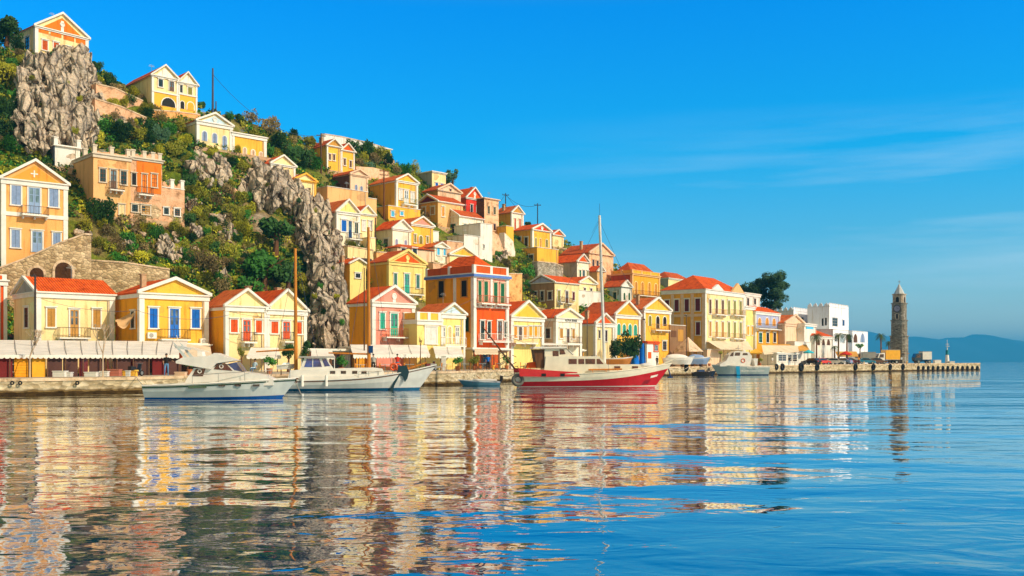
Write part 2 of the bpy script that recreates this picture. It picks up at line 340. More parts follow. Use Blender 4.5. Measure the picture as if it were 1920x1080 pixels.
# ---------------------------------------------------------------- cliffs
def rockmesh(mb, c, rx, ry, rz, seed, sub=4, rough=.28):
    import bmesh
    bm = bmesh.new(); bmesh.ops.create_icosphere(bm, subdivisions=sub, radius=1); sd_ = Vector((seed*7.3, seed*3.1, seed*1.7)); vs = []
    for v in bm.verts:
        p = v.co; w = Vector((p.x*rx, p.y*ry, p.z*rz))
        q = w*.33+sd_; q.z *= .55
        d = noise.multi_fractal(q, 1.0, 2.1, 4)*.10
        vd, _ = noise.voronoi(w*.42+sd_); cell = noise.cell(w*.5+sd_)
        k = 1+rough*(vd[1]-vd[0]-.35)+d+(cell-.5)*.10
        vs.append((c[0]+w.x*k, c[1]+w.y*k, c[2]+w.z*k))
    mb.add(vs, [tuple(v.index for v in f.verts) for f in bm.faces]); bm.free()
def inpoly(x, y, P):
    c = False
    for (x0, y0), (x1, y1) in zip(P, P[1:]+P[:1]):
        if (y0 > y) != (y1 > y) and x < (x1-x0)*(y-y0)/(y1-y0)+x0: c = not c
    return c
def edged(x, y, P):
    b = 1e9
    for (x0, y0), (x1, y1) in zip(P, P[1:]+P[:1]):
        dx, dy = x1-x0, y1-y0; t = max(0, min(1, ((x-x0)*dx+(y-y0)*dy)/(dx*dx+dy*dy))); b = min(b, math.hypot(x-x0-t*dx, y-y0-t*dy))
    return b
def crag(mb, c, rx, ry, rz, rnd):
    """one fractured block: a convex lump cut from random points, edges broken up"""
    import bmesh
    bm = bmesh.new(); n = rnd.randint(12, 20); tilt = Matrix.Rotation(rnd.uniform(-.35, .35), 3, 'Y') @ Matrix.Rotation(rnd.uniform(-.3, .3), 3, 'X')
    for i in range(n):
        d = Vector((rnd.gauss(0, 1), rnd.gauss(0, 1), rnd.gauss(0, 1))).normalized()*rnd.uniform(.8, 1.05); bm.verts.new(tilt @ Vector((d.x*rx, d.y*ry, d.z*rz)))
    r_ = bmesh.ops.convex_hull(bm, input=bm.verts); bmesh.ops.delete(bm, geom=[v for v in bm.verts if not v.link_faces], context='VERTS')
    bmesh.ops.subdivide_edges(bm, edges=bm.edges[:], cuts=2, use_grid_fill=True); o = Vector(c)
    for v in bm.verts:
        p = o+v.co; v.co += noise.noise_vector(p*.55)*.25*min(1, rx)+noise.noise_vector(p*1.9)*.15*min(1, rx)
    bm.verts.index_update(); mb.add([o+v.co for v in bm.verts], [tuple(v.index for v in f.verts) for f in bm.faces]); bm.free()
def cliff(P, step, bulge, seed, tall=1.7):
    rnd = random.Random(seed); m = MB(); xs = [p[0] for p in P]; ys = [p[1] for p in P]; y = min(ys)
    while y <= max(ys):
        x = min(xs)
        while x <= max(xs):
            px_, py_ = x+rnd.uniform(-.5, .5)*step, y+rnd.uniform(-.5, .5)*step*1.2
            if inpoly(px_, py_, P):
                e_ = edged(px_, py_, P); off = bulge*min(1, e_/32)**.6+rnd.uniform(-1, 1)*1.1; D0 = hit(px_, py_); D = D0-off; s = F/D; r = min(rnd.choice((.6, .8, 1.0, 1.3, 1.7, 2.3))*step, 6+e_*1.1)
                crag(m, (wx(px_, D), D, wz(py_, D)), r/s*rnd.uniform(.55, .95), r/s*1.0, r/s*rnd.uniform(1.1, tall), rnd)
                if e_ > step: D = D0-off*.35; crag(m, (wx(px_, D), D, wz(py_, D)), 1.5*step/s, max(1.6*step/s, off*.6), 1.7*step/s, rnd)
            x += step
        y += step*1.25
    return struct(m.build('cliff', mat('stone', 'rock')))
cliff([(18, 150), (44, 116), (60, 108), (84, 106), (105, 88), (140, 88), (168, 108), (182, 150), (184, 200), (192, 240), (178, 268), (150, 280), (120, 272), (95, 282), (50, 286), (24, 262), (20, 215), (30, 180)], 11, 3.6, 1)
cliff([(462, 318), (490, 300), (520, 312), (548, 330), (575, 345), (600, 372), (628, 398), (640, 440), (644, 500), (654, 560), (668, 625), (650, 655), (585, 655), (572, 600), (584, 560), (572, 500), (556, 450), (548, 402), (516, 392), (482, 385), (464, 350)], 10.5, 6, 40)
cliff([(345, 305), (370, 285), (420, 292), (438, 322), (425, 345), (380, 352), (350, 330)], 10, 1.6, 80, 1.2)
cliff([(180, 150), (200, 170), (210, 205), (196, 240), (180, 250), (174, 200)], 9, 1.0, 90, 1.2)
# low scrub covering the open slope, nobody could count it
def scrub():
    rnd = np.random.default_rng(5); xs = []; mi = []
    while len(xs) < 7200:
        px_ = rnd.uniform(-60, 1230); c = itp(CREST, px_); f0 = itp(QP, px_); D = rnd.uniform(f0+20, c+6); x = wx(px_, D); fd = fdist(x, D)
        if fd < 2: continue
        if px_ > 700 and rnd.random() < .55: continue
        if noise.noise(Vector((x*.16, D*.16, 9))) > .22: continue
        xs.append((x, D, zter(px_, D)-.1))
        n = noise.noise(Vector((x*.09, D*.09, 2)))+.35*rnd.normal(); mi.append(0 if n > .35 else 1 if n > .05 else 2 if n > -.25 else 4 if n > -.5 else 3)
    K = 26; B = np.array(xs); n = len(B); R = rnd.uniform(.25, .85, (n, 1, 1)); d = rnd.normal(size=(n, K, 3)); d /= np.linalg.norm(d, axis=2, keepdims=True); P = B[:, None, :]+d*R*np.array([1.2, 1.2, .75])*rnd.uniform(.5, 1, (n, K, 1))+np.array([0, 0, .2])
    a = rnd.normal(size=(n, K, 3)); a /= np.linalg.norm(a, axis=2, keepdims=True); b = np.cross(a, rnd.normal(size=(n, K, 3))); b /= np.linalg.norm(b, axis=2, keepdims=True)+1e-6; s = rnd.uniform(.08, .22, (n, K, 1))
    V = np.stack([P-a*s-b*s*.5, P+a*s-b*s*.5, P+a*s*.8+b*s*.6, P-a*s*.8+b*s*.6], axis=2).reshape(-1, 3); Q = n*K
    me = bpy.data.meshes.new('scrub'); me.vertices.add(4*Q); me.vertices.foreach_set('co', V.ravel()); me.loops.add(4*Q); me.loops.foreach_set('vertex_index', np.arange(4*Q)); me.polygons.add(Q); me.polygons.foreach_set('loop_start', np.arange(0, 4*Q, 4))
    me.update(calc_edges=True)
    for k in ('darkg', 'olive', 'green', 'dry', 'lime'): me.materials.append(mat(k, 'leaf', col=LEAF[k]))
    me.polygons.foreach_set('material_index', np.repeat(np.array(mi), K)); o = bpy.data.objects.new('scrub', me); scn.collection.objects.link(o)
    tag(o, 'low ragged scrub and dry grass covering the open hillside between the houses', 'scrub', kind='stuff')
LEAF = dict(darkg=(.03, .085, .015), green=(.05, .19, .02), olive=(.24, .24, .018), lime=(.38, .36, .02), dry=(.26, .19, .08), bluegreen=(.06, .13, .07))
scrub()
# ---------------------------------------------------------------- foliage prototypes
def leaves(mb, c, R, n, sz, seed, sq=.8, lobes=7):
    rnd = random.Random(seed); L = []
    for i in range(lobes):
        a = rnd.uniform(0, 6.28); r = rnd.uniform(.3, .72)*R; L.append((Vector((math.cos(a)*r, math.sin(a)*r, rnd.uniform(-.3, .55)*R*sq)), rnd.uniform(.28, .50)*R))
    L.append((Vector((0, 0, 0)), .6*R)); vs = []; fs = []
    for i in range(n):
        o, r = rnd.choice(L); d = Vector((rnd.gauss(0, 1), rnd.gauss(0, 1), rnd.gauss(0, 1))).normalized(); p = o+d*r*rnd.uniform(.62, 1.22); p.z *= sq
        a = Vector((rnd.gauss(0, 1), rnd.gauss(0, 1), rnd.gauss(0, 1))).normalized(); b = a.orthogonal().normalized()
        a = (a+d*.0).normalized(); s = sz*R*rnd.uniform(.6, 1.4); k = len(vs); p = p+Vector(c)
        vs += [p-a*s-b*s*.6, p+a*s-b*s*.6, p+a*s+b*s*.6, p-a*s+b*s*.6]; fs.append((k, k+1, k+2, k+3))
    mb.add(vs, fs)
LMESH = {}
def leafmesh(kind, var):
    k = (kind, var)
    if k not in LMESH:
        m = MB(); leaves(m, (0, 0, .45), 1, 1500 if kind != 'dry' else 700, .055, 100+var, lobes=6+var)
        o = m.build('shrub', mat(kind, 'leaf', col=LEAF[kind])); LMESH[k] = o.data; bpy.data.objects.remove(o)
    return LMESH[k]
NB = [0]
def shrub(px, py, r, kind, label, group='shrubs on the hillside', zz=None, sq=1, D=None):
    """r = radius in photo pixels; py = foot of the shrub"""
    D = D or hit(px, py); s = F/D; o = bpy.data.objects.new('shrub', leafmesh(kind, NB[0] % 4)); NB[0] += 1
    scn.collection.objects.link(o); o.location = (wx(px, D), D, wz(py, D)); R = r/s; o.scale = (R, R, R*sq*1.55); o.rotation_euler = (0, 0, NB[0]*2.4)
    return tag(o, label, 'shrub', group)
def tree(px, py, r, h, kind, label, D=None, n=3500, group=None, sq=.85):
    D = D or hit(px, py); s = F/D; R = r/s; Hh = h/s; t_ = empty('tree', (wx(px, D), D, wz(py, D))); tag(t_, label, 'tree', group)
    m = MB(); rnd = random.Random(int(px)); top = Vector((R*.1, 0, Hh-R*sq)); m.tube((0, 0, -.6), top, .13*R+.05, .05*R, 8)
    for i in range(6):
        a = i*1.05; m.tube(top*rnd.uniform(.55, .95), top+Vector((math.cos(a)*R*.6, math.sin(a)*R*.6, R*rnd.uniform(-.1, .4))), .045*R, .015*R, 6)
    m.build('trunk', mat('brown', 'wood', col=(.12, .075, .04)), t_)
    m = MB()
    for i in range(4):
        a = i*1.7+px; k = 0 if i == 0 else 1; leaves(m, (math.cos(a)*R*.52*k, math.sin(a)*R*.4*k, Hh-R*sq+rnd.uniform(-.45, .3)*R*sq*k), R*(.72 if i == 0 else rnd.uniform(.42, .62)), n//3, .10, int(px)+3+i, sq, 6); m.build('crown', mat(kind, 'leaf', col=LEAF[kind]), t_); return t_
# ---------------------------------------------------------------- houses
def frontD(px): return F/itp([(-100, 19.6), (0, 19.2), (200, 19), (420, 18.2), (700, 15.8), (888, 14.6), (1000, 13.2), (1150, 11.6), (1207, 11.0), (1322, 10.0), (1400, 9.25), (1470, 8.75), (1560, 8.25), (1600, 8.1)], px)
def theta(px): return math.radians(itp([(0, 42), (400, 44), (900, 47), (1300, 53), (1500, 55)], px))
class Fr:                                   # a wall plane of a house and how photo pixels fall on it
    def __init__(s, kind, X0, D, th, z0): s.k, s.X0, s.D, s.th, s.z0 = kind, X0, D, th, z0
    def a(s, px):
        r = (px-960)/F
        if s.k == 'F': return (r*s.D-s.X0)/(math.cos(s.th)-r*math.sin(s.th))
        return (s.X0-r*s.D)/(math.sin(s.th)+r*math.cos(s.th))
    def dep(s, a): return s.D+a*(math.sin(s.th) if s.k == 'F' else math.cos(s.th))
    def z(s, px, py): return wz(py, s.dep(s.a(px)))-s.z0
    def box(s, m, a0, a1, z0, z1, o0, o1, mi=0):
        if s.k == 'F': m.box(a0, a1, -o1, -o0, z0, z1, mi)
        else: m.box(-o1, -o0, a0, a1, z0, z1, mi)
    def ext(s, m, poly, o0, o1, mi=0):
        if s.k == 'F': m.py(poly, -o1, -o0, mi)
        else: m.px(poly, -o1, -o0, mi)
def arch(a0, a1, z0, z1, n=8):
    r = (a1-a0)/2; c = (a0+a1)/2; zs = max(z0+.1, z1-r)
    return [(a0, z0), (a1, z0)]+[(c+r*math.cos(t), zs+(z1-zs)*math.sin(t)) for t in [math.pi*i/n for i in range(n+1)]]
def window(root, fr, a0, a1, z0, z1, typ, col, fcol, base=0.0):
    w = a1-a0; hh = z1-z0; fw = min(.15, w*.17); b = base
    if typ == 'q':                          # painted panel
        m = MB(); fr.ext(m, [(a0, z0), (a1, z0), (a1, z1), (a0, z1)], b, b+.05); return m.build('panel', mat(col, 'wall'), root)
    m = MB()
    if typ in 'ao':
        o = arch(a0-fw, a1+fw, z0-.02, z1+fw); fr.ext(m, o, b, b+.05); par = m.build('window' if typ == 'a' else 'arch', mat(fcol, 'wall'), root)
        m = MB(); fr.ext(m, arch(a0, a1, z0, z1), b+.052, b+.075); 
        m.build('shutter' if typ == 'a' and col not in ('dark',) else 'opening_panel', mat(col, 'slat' if typ == 'a' else 'paint'), par)
        if typ == 'a': 
            m = MB(); c = (a0+a1)/2; fr.box(m, c-.03, c+.03, z0, z1-.1, b+.076, b+.11); m.build('mullion', mat('brown', 'wood'), par)
        return par
    fr.box(m, a0-fw, a0, z0, z1, b, b+.10); fr.box(m, a1, a1+fw, z0, z1, b, b+.10); fr.box(m, a0-fw, a1+fw, z1, z1+fw*.9, b, b+.10); fr.box(m, a0-fw-.08, a1+fw+.08, z1+fw*.9, z1+fw*.9+.10, b, b+.2)
    if typ != 'd': fr.box(m, a0-fw-.06, a1+fw+.06, z0-.13, z0, b, b+.17)
    par = m.build('door_frame' if typ == 'd' else 'window', mat(fcol, 'paint'), root)
    c = (a0+a1)/2; m = MB(); g = .03
    if typ == 'w':
        fr.box(m, a0+.01, c-g/2, z0+.01, z1-.01, b+.02, b+.06); fr.box(m, c+g/2, a1-.01, z0+.01, z1-.01, b+.02, b+.06); m.build('shutter', mat(col, 'slat'), par)
        m = MB(); fr.box(m, a0, a1, z0, z1, b+.004, b+.015); m.build('pane', mat('dark', 'glass'), par)
    elif typ == 'g':
        fr.box(m, a0, a1, z0, z1, b+.004, b+.02); m.build('pane', mat('dark' if col != 'lightblue' else col, 'glass', col=(.03, .035, .04) if col != 'lightblue' else None), par)
        m = MB(); t = min(.07, w*.08)
        for x in (a0+t/2, c, a1-t/2): fr.box(m, x-t/2, x+t/2, z0, z1, b+.021, b+.06)
        for k in range(0, 4): zz = z0+t/2+(hh-t)*k/3; fr.box(m, a0, a1, zz-t/2, zz+t/2, b+.022, b+.058)
        m.build('sash', mat(col, 'wood'), par)
    elif typ == 's':                        # open shutters either side of dark glass
        fr.box(m, a0+w*.3, a1-w*.3, z0, z1, b+.004, b+.02); m.build('pane', mat('dark', 'glass'), par)
        m = MB(); fr.box(m, a0, a0+w*.3, z0, z1, b+.03, b+.07); fr.box(m, a1-w*.3, a1, z0, z1, b+.03, b+.07); m.build('shutter', mat(col, 'slat'), par)
    else:
        zt = z0+hh*.45
        for x0, x1 in ((a0+.01, c-g/2), (c+g/2, a1-.01)):
            fr.box(m, x0, x1, z0+.01, zt, b+.02, b+.06); t = (x1-x0)*.2; fr.box(m, x0, x0+t, zt, z1, b+.02, b+.06); fr.box(m, x1-t, x1, zt, z1, b+.02, b+.06); fr.box(m, x0+t, x1-t, z1-.12, z1, b+.02, b+.06); fr.box(m, x0+t, x1-t, (zt+z1)/2-.04, (zt+z1)/2+.04, b+.02, b+.06)
        dl = m.build('door', mat(col, 'gloss'), par)
        m = MB(); fr.box(m, a0, a1, zt, z1, b+.004, b+.015); m.build('pane', mat('glassy', 'glass', col=(.10, .14, .17)), par)
    return par
def balcony(root, fr, a0, a1, z, d=1.0, col='brown', scol='white', step=.28, b=0):
    m = MB(); fr.box(m, a0, a1, z-.16, z, b+.02, d); 
    for x in (a0+.2, (a0+a1)/2, a1-.2): fr.box(m, x-.07, x+.07, z-.5, z-.16, b+.02, d*.6)
    par = m.build('balcony', mat(scol, 'paint'), root); m = MB(); t = .025
    for zz in (z+.08, z+.95): fr.box(m, a0, a1, zz, zz+.05, d-.05, d-.01); fr.box(m, a0, a0+.04, zz, zz+.05, b+.1, d-.05); fr.box(m, a1-.04, a1, zz, zz+.05, b+.1, d-.05)
    k = int((a1-a0)/step)
    for i in range(k+1): x = a0+.02+(a1-a0-.04)*i/k; fr.box(m, x-t/2, x+t/2, z, z+.95, d-.04, d-.015)
    for j in range(4): y = .1+(d-.15)*j/4; fr.box(m, a0, a0+t, z, z+.95, y, y+t); fr.box(m, a1-t, a1, z, z+.95, y, y+t)
    m.build('railing', mat(col, 'metal' if col == 'brown' else 'gloss', col=(.07, .04, .025) if col == 'brown' else None), par)
HN = {}
def house(key, label, L, C, R, yb, ye, pk=None, col='cream', kind='gable', wins='', front=False, s=None, th=None, after=None, trim='white', roofc='tile', tymp=None,
          low=None, side=None, stymp=None, ent=.55, pil=True, balc='', group=None, par=0, parc=None, pillars='', name='house', depth=None, wallk='wall', roof=True, zt=0, base=None):
    if roofc == 'tile': roofc = ('tile', 'tileb', 'tile', 'tilec')[int(C) % 4]
    th = math.radians(th) if th is not None else theta(C)
    if after:
        A = HN[after]; th = A['th']; D = A['D']+A['w']*math.sin(th); X0 = A['X']+A['w']*math.cos(th); z0 = A['z0']
    else:
        s = SC(C, s) if s else None; D = F/s if s else (frontD(C) if front else hit(C, yb)); X0 = wx(C, D); z0 = qz(C)+.03 if front else wz(yb, D)
    ff = Fr('F', X0, D, th, z0); fs = Fr('S', X0, D, th, z0); w = max(1.5, ff.a(R)); r = ((L if L is not None else C)-960)/F
    dn = math.sin(th)+r*math.cos(th)
    d = depth or (min(22, max(4.5, fs.a(L))) if (L is not None and dn > .04) else 8)
    h = wz(ye, D)-z0; HN[key] = dict(D=D, X=X0, th=th, w=w, d=d, z0=z0, h=h, ff=ff, fs=fs)
    root = empty(name, (X0, D, z0), th); tag(root, label, 'house' if name == 'house' else name.replace('_', ' '), group); HN[key]['root'] = root
    B = .25 if front else 5.0; o = .22
    wm_ = [mat(col, wallk), mat(side or col, wallk), mat(low[0] if low else col, wallk)]  # side: second wall paint; on yellow houses it carries painted shade
    if pk is not None and kind == 'gable': ha = max(h+.35, wz(pk, D+w/2*math.sin(th))-z0)
    elif pk is not None and kind == 'side':
        pa = fs.a(pk[0]) if isinstance(pk, tuple) else d/2; ha = max(h+.4, wz(pk[1] if isinstance(pk, tuple) else pk, fs.dep(d/2))-z0)
    elif pk is not None: ha = max(h+.4+par, wz(pk, D+w/2*math.sin(th)+d/2*math.cos(th))-z0)
    else: ha = h
    HN[key]['ha'] = ha
    m = MB(); rp_ = roof and kind in ('gable', 'side')
    if kind == 'gable': m.ext([(0, 0, -B), (w, 0, -B), (w, 0, h), (w/2, 0, ha), (0, 0, h)], [(0, d, -B), (w, d, -B), (w, d, h), (w/2, d, ha), (0, d, h)])
    elif kind == 'side': m.ext([(0, 0, -B), (0, d, -B), (0, d, h), (0, d/2, ha), (0, 0, h)], [(w, 0, -B), (w, d, -B), (w, d, h), (w, d/2, ha), (w, 0, h)])
    else: m.box(0, w, 0, d, -B, h)
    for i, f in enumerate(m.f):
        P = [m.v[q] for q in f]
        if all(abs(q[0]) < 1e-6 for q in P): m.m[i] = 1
    if low:
        zl = ff.z((C+R)/2, low[1]); 
        wl = m.build('wall', wm_[:2], root); m = MB(); m.box(.01, w-.01, -.04, .0, -B, zl); m.build('lower_wall', wm_[2], root)
        m = MB(); m.box(-.03, w+.05, -.16, -.041, zl, zl+.22); m.build('belt_course', mat('white', 'paint'), root)
    else: m.build('wall', wm_[:2], root)
    tm = mat(trim, 'paint'); b0 = .05 if low else 0
    # cornices and corner pilasters
    m = MB(); zc = h-ent
    if kind in ('gable', 'hip', 'flat') or kind == 'side':
        if ent > 0:
            m.box(-.12, w+.12, -.17, 0, zc, h-.08); m.box(-.26, w+.26, -.32, 0, h-.08, h+.06)
            m.box(-.14, 0, .003, d, zc+.1, h-.08); m.box(-.24, 0, .003, d, h-.08, h+.05)
            m.build('cornice', tm, root)
    if pil:
        pw = min(.45, w*.07); m = MB(); m.box(-.06, pw, -.09, 0, -B+.01, zc-.002); m.box(-.06, -.001, .001, pw, -B+.01, zc-.002); m.build('pilaster', tm, root)
        m = MB(); m.box(w-pw, w+.06, -.09, 0, -B+.01, zc-.002); m.build('pilaster', tm, root)
    if kind == 'gable':
        k = (ha-h)/(w/2); t = min(.34, .16+.2*(w/8)); ov = .3
        m = MB(); m.py([(-ov, h-ov*k+.06), (w/2, ha+.02), (w+ov, h-ov*k+.06), (w+ov, h-ov*k+.06+t), (w/2, ha+.02+t), (-ov, h-ov*k+.06+t)], -.36, 0); m.build('raking_cornice', tm, root)
        if tymp:
            m = MB(); q = .80; zb = h+.1; m.py([(w/2-(w/2)*q*.92, zb), (w/2+(w/2)*q*.92, zb), (w/2, h+(ha-h)*q)], -.05, -.004); ty = m.build('pediment', mat(tymp.split('/')[0], 'wall'), root)
            if '/' in tymp:            # central motif
                m = MB(); m.box(w/2-.22, w/2+.22, -.11, -.051, zb, h+(ha-h)*.62); m.ring((w/2, -.10, h+(ha-h)*.42), .3, .1, 'y', 14, 5); m.build('ornament', tm, ty)
        if roof:
            m = MB(); y0, y1 = .004, d+.25; u = .05
            m.py([(-ov, h-ov*k+u), (w/2, ha+u), (w+ov, h-ov*k+u), (w+ov, h-ov*k+u+.16), (w/2, ha+u+.18), (-ov, h-ov*k+u+.16)], y0, y1); m.build('roof', mat(roofc, 'tiley'), root)
    elif kind == 'side':
        k = (ha-h)/(d/2); ov = .3; u = .05
        m = MB(); m.px([(-ov, h-ov*k+u), (d/2, ha+u), (d+ov, h-ov*k+u), (d+ov, h-ov*k+u+.16), (d/2, ha+u+.18), (-ov, h-ov*k+u+.16)], .004, w+.25); m.build('roof', mat(roofc, 'tilex'), root)
        m = MB(); m.px([(-ov, h-ov*k+.06), (d/2, ha+.02), (d+ov, h-ov*k+.06), (d+ov, h-ov*k+.3), (d/2, ha+.28), (-ov, h-ov*k+.3)], -.3, 0); m.build('raking_cornice', tm, root)
        if stymp:
            m = MB(); m.px([(d*.1, h+.08), (d*.9, h+.08), (d/2, h+(ha-h)*.84)], -.05, -.004); m.build('pediment', mat(stymp, 'wall'), root)
    else:
        if par:
            m = MB(); pc = mat(parc or col, 'wall'); m.box(0, w, 0, .25, h+.004, h+par); m.box(0, .25, .252, d, h+.004, h+par); m.box(w-.25, w, .252, d, h+.004, h+par); m.box(.252, w-.252, d-.25, d, h+.004, h+par); pp = m.build('parapet', pc, root)
            n = max(2, int(w/3.2))
            for i in range(n+1): x = (w-.4)*i/n; m = MB(); m.box(x-.02, x+.42, -.06, .3, h+.004, h+par+.12); m.build('parapet_pier', tm, pp)
            n = max(2, int(d/3.2))
            for i in range(1, n+1): y = (d-.4)*i/n; m = MB(); m.box(-.06, .3, y, y+.4, h+.004, h+par+.12); m.build('parapet_pier', tm, pp)
            m = MB(); m.box(-.04, w+.04, -.05, .27, h+par+.002, h+par+.1); m.build('parapet_coping', tm, pp)
        if kind == 'hip':
            m = MB(); ov = .3 if not par else -.35; hb = h+.08 if not par else h+.3; A = [(-ov, -ov, hb), (w+ov, -ov, hb), (w+ov, d+ov, hb), (-ov, d+ov, hb)]
            if w > d: T = [(d*.45, d/2, ha), (w-d*.45, d/2, ha)]; fcs = [(0, 1, 5, 4), (1, 2, 5), (2, 3, 4, 5), (3, 0, 4), (0, 3, 2, 1)]
            else: T = [(w/2, w*.45, ha), (w/2, d-w*.45, ha)]; fcs = [(0, 1, 4), (1, 2, 5, 4), (2, 3, 5), (3, 0, 4, 5), (0, 3, 2, 1)]
            m.add(A+T, fcs); m.build('roof', mat(roofc, 'tilex'), root)
        else:
            m = MB(); m.box(.26 if par else -.05, w-.26 if par else w+.05, .26 if par else -.05, d-.26 if par else d+.05, h+.062, h+.16); m.build('roof', mat(trim, 'wall'), root)
    if pillars:
        hp = float(pillars.split(';')[0])
        for p in pillars.split(';')[1].split(','):
            f_ = fs if p[0] == 'S' else ff; a = f_.a(float(p.strip('S'))); m = MB(); f_.box(m, a-.25, a+.25, h+par, h+par+hp, -.5, 0.03); f_.box(m, a-.32, a+.32, h+par+hp, h+par+hp+.15, -.57, .1); m.build('roof_pillar', tm, root)
    rn_ = random.Random(int(C*7)); 
    if not front and ent > 0:                      # rubble footing on the slope
        m = MB(); m.box(-.5, w+.6, -.45, -.13, -7, -.05); m.box(-.42, -.1, -.12, d*.7, -7, .0); m.build('foundation', mat('ruinf', 'ruin', col=(.50, .38, .25)), root)
    if kind == 'gable' and rp_ and rn_.random() < .55:
        y = d*rn_.uniform(.3, .7); x = w*rn_.choice((.2, .78)); zc_ = h+(ha-h)*.4; m = MB(); m.box(x-.25, x+.25, y-.25, y+.25, zc_-.4, ha+.55); m.box(x-.32, x+.32, y-.32, y+.32, ha+.551, ha+.66); m.build('chimney', mat('ruinf', 'ruin', col=(.50, .38, .25)), root)
    elif kind != 'hip' and rn_.random() < .6 and w > 3 and name == 'house':
        m = MB(); x = w*.6; y = d*.5; m.tube((x, y, ha), (x, y, ha+1.6), .03, n=5); m.box(x-.5, x+.5, y-.02, y+.02, ha+1.3, ha+1.34); m.box(x-.35, x+.35, y-.02, y+.02, ha+1.5, ha+1.53); m.build('aerial', mat('grey', 'metal'), root)
    if name == 'house' and w > 3:                  # peeled plaster, patched paint and a drainpipe
        for q in range(rn_.choice((1, 2, 2, 3))):
            sd = rn_.random() < .3 and d > 4; f_ = fs if sd else ff; W = d if sd else w; r = rn_.uniform(.35, 1.0); zl_ = max(0, h*.1) if not front else 3.6
            cx_ = rn_.choice((rn_.uniform(.9, 1.5), W-rn_.uniform(.9, 1.5), rn_.uniform(1, W-1))); cz = rn_.choice((zl_+rn_.uniform(.2, 1.0), h-ent-rn_.uniform(.5, 1.2))); poly = []
            for k in range(14): a = 6.2832*k/14; rr = r*rn_.uniform(.55, 1.15); poly.append((min(W-.55, max(.55, cx_+rr*math.cos(a)*1.3)), min(h-ent-.05, max(zl_-.3, cz+rr*math.sin(a)))))
            m = MB(); f_.ext(m, poly, .002+.002*q, .006+.002*q); base_ = (side if sd and side else col); pc_ = PAL[base_]; k_ = rn_.choice((.72, .82, 1.12)); m.build('plaster_patch', mat('%s%d' % (base_, k_*100), 'ruin' if rn_.random() < .5 else 'wall', col=tuple(min(.9, c_*k_*(.5 if i_ == 9 else 1)+.02) for i_, c_ in enumerate(pc_))), root)
        if rn_.random() < .6: m = MB(); m.tube((w-.6, -.07, 0), (w-.6, -.07, h-ent), .05, n=5); m.build('drainpipe', mat('palebox2', 'paint', col=(.55, .48, .38)), root)
    for it in wins.split(';'):
        it = it.strip()
        if not it: continue
        spec, c_ = it.split(':'); fr = ff
        if spec[0] == 'S': fr = fs; spec = spec[1:]
        ty_ = spec[0]; x0, y0, x1, y1 = [float(q) for q in spec[1:].split(',')]
        a0, a1 = sorted((fr.a(x0), fr.a(x1))); xm = (x0+x1)/2; z1, zz0 = fr.z(xm, y0), fr.z(xm, y1)
        if fr is ff: a0 = max(.1, a0); a1 = min(w-.1, a1)
        fc = trim
        if '/' in c_: c_, fc = c_.split('/')
        if a1-a0 > .15 and z1-zz0 > .2: window(root, fr, a0, a1, zz0, z1, ty_, c_, fc, b0 if fr is ff and low and z1 < ff.z((C+R)/2, low[1]) else 0)
    for it in balc.split(';'):
        it = it.strip()
        if not it: continue
        spec, *c_ = it.split(':'); x0, x1, y = [float(q) for q in spec.split(',')]; a0, a1 = ff.a(x0), ff.a(x1)
        balcony(root, ff, a0, a1, ff.z((x0+x1)/2, y), .95, c_[0] if c_ else 'brown', b=b0)
    return root
FG = None
# --- waterfront row, left to right
house('redwhite', 'red walled house with white corner pilasters cut by the left edge of the photo', None, -70, 12, 640, 522, None, 'redorange', 'flat', front=True, s=18.6, depth=9, par=.5)
house('creamlong', 'cream house with a long red tiled roof and orange shutters behind the white awning', 26, 68, 213, 0, 547, (48, 522), 'cream', 'side', front=True, stymp='grey',
      wins='w88,578,103,613:tan;d131,581,147,631:tan;w174,580,188,614:tan;Sg47,577,54,614:brown;q96,548,190,562:white', balc='106,164,633')
house('yellowblue', 'bright yellow house with three blue shutters and a blue door', 216, 262, 390, 0, 549, 525, 'yellow', tymp='yellow', front=True, side='ochre',  # same paint all round; ochre side has its shade put into the colour
      wins='w280,578,295,615:blue;d318,579,335,633:blue;w359,580,374,615:blue;Sg247,584,253,615:dark', balc='296,350,636')
house('twinleft', 'left half of the pale yellow twin gabled house with red orange shutters', 393, 423, 500, 0, 573, 545, 'cream', tymp='cream', front=True, side='ochre',  # ochre side wall: shade painted in as a deeper orange
      wins='w432,599,445,623:redorange;d455,600,469,639:redorange;w479,601,491,624:redorange', balc='450,474,641', trim='white')
house('twinright', 'right half of the pale yellow twin gabled house behind the wooden mast', None, 500, 574, 0, 580, 546, 'cream', tymp='cream', front=True, after='twinleft',
      wins='w508,603,521,625:redorange;d530,603,543,636:redorange;w553,604,565,626:redorange', balc='526,547,640')
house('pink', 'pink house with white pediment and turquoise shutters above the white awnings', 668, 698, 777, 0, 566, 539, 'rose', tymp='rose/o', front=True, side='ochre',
      wins='w712,587,721,617:teal;d732,588,745,631:teal;w757,589,766,617:teal', balc='716,770,632:redwood')
house('terrace', 'low yellow terrace wing with a white garage door right of the pink house', None, 782, 826, 0, 600, None, 'paleyellow', 'flat', front=True, s=15.6, depth=5,
      wins='w797,614,818,644:white', par=.9, parc='yellow', pil=False)
house('smallyellow', 'small pale yellow house with a white gable beside the orange mansion', 800, 827, 871, 0, 588, 571, 'paleyellow', tymp='sky', front=True, s=15.2,
      wins='d829,613,834,645:white;a839,612,847,645:cream;d854,613,860,645:white', balc='826,865,648:white')
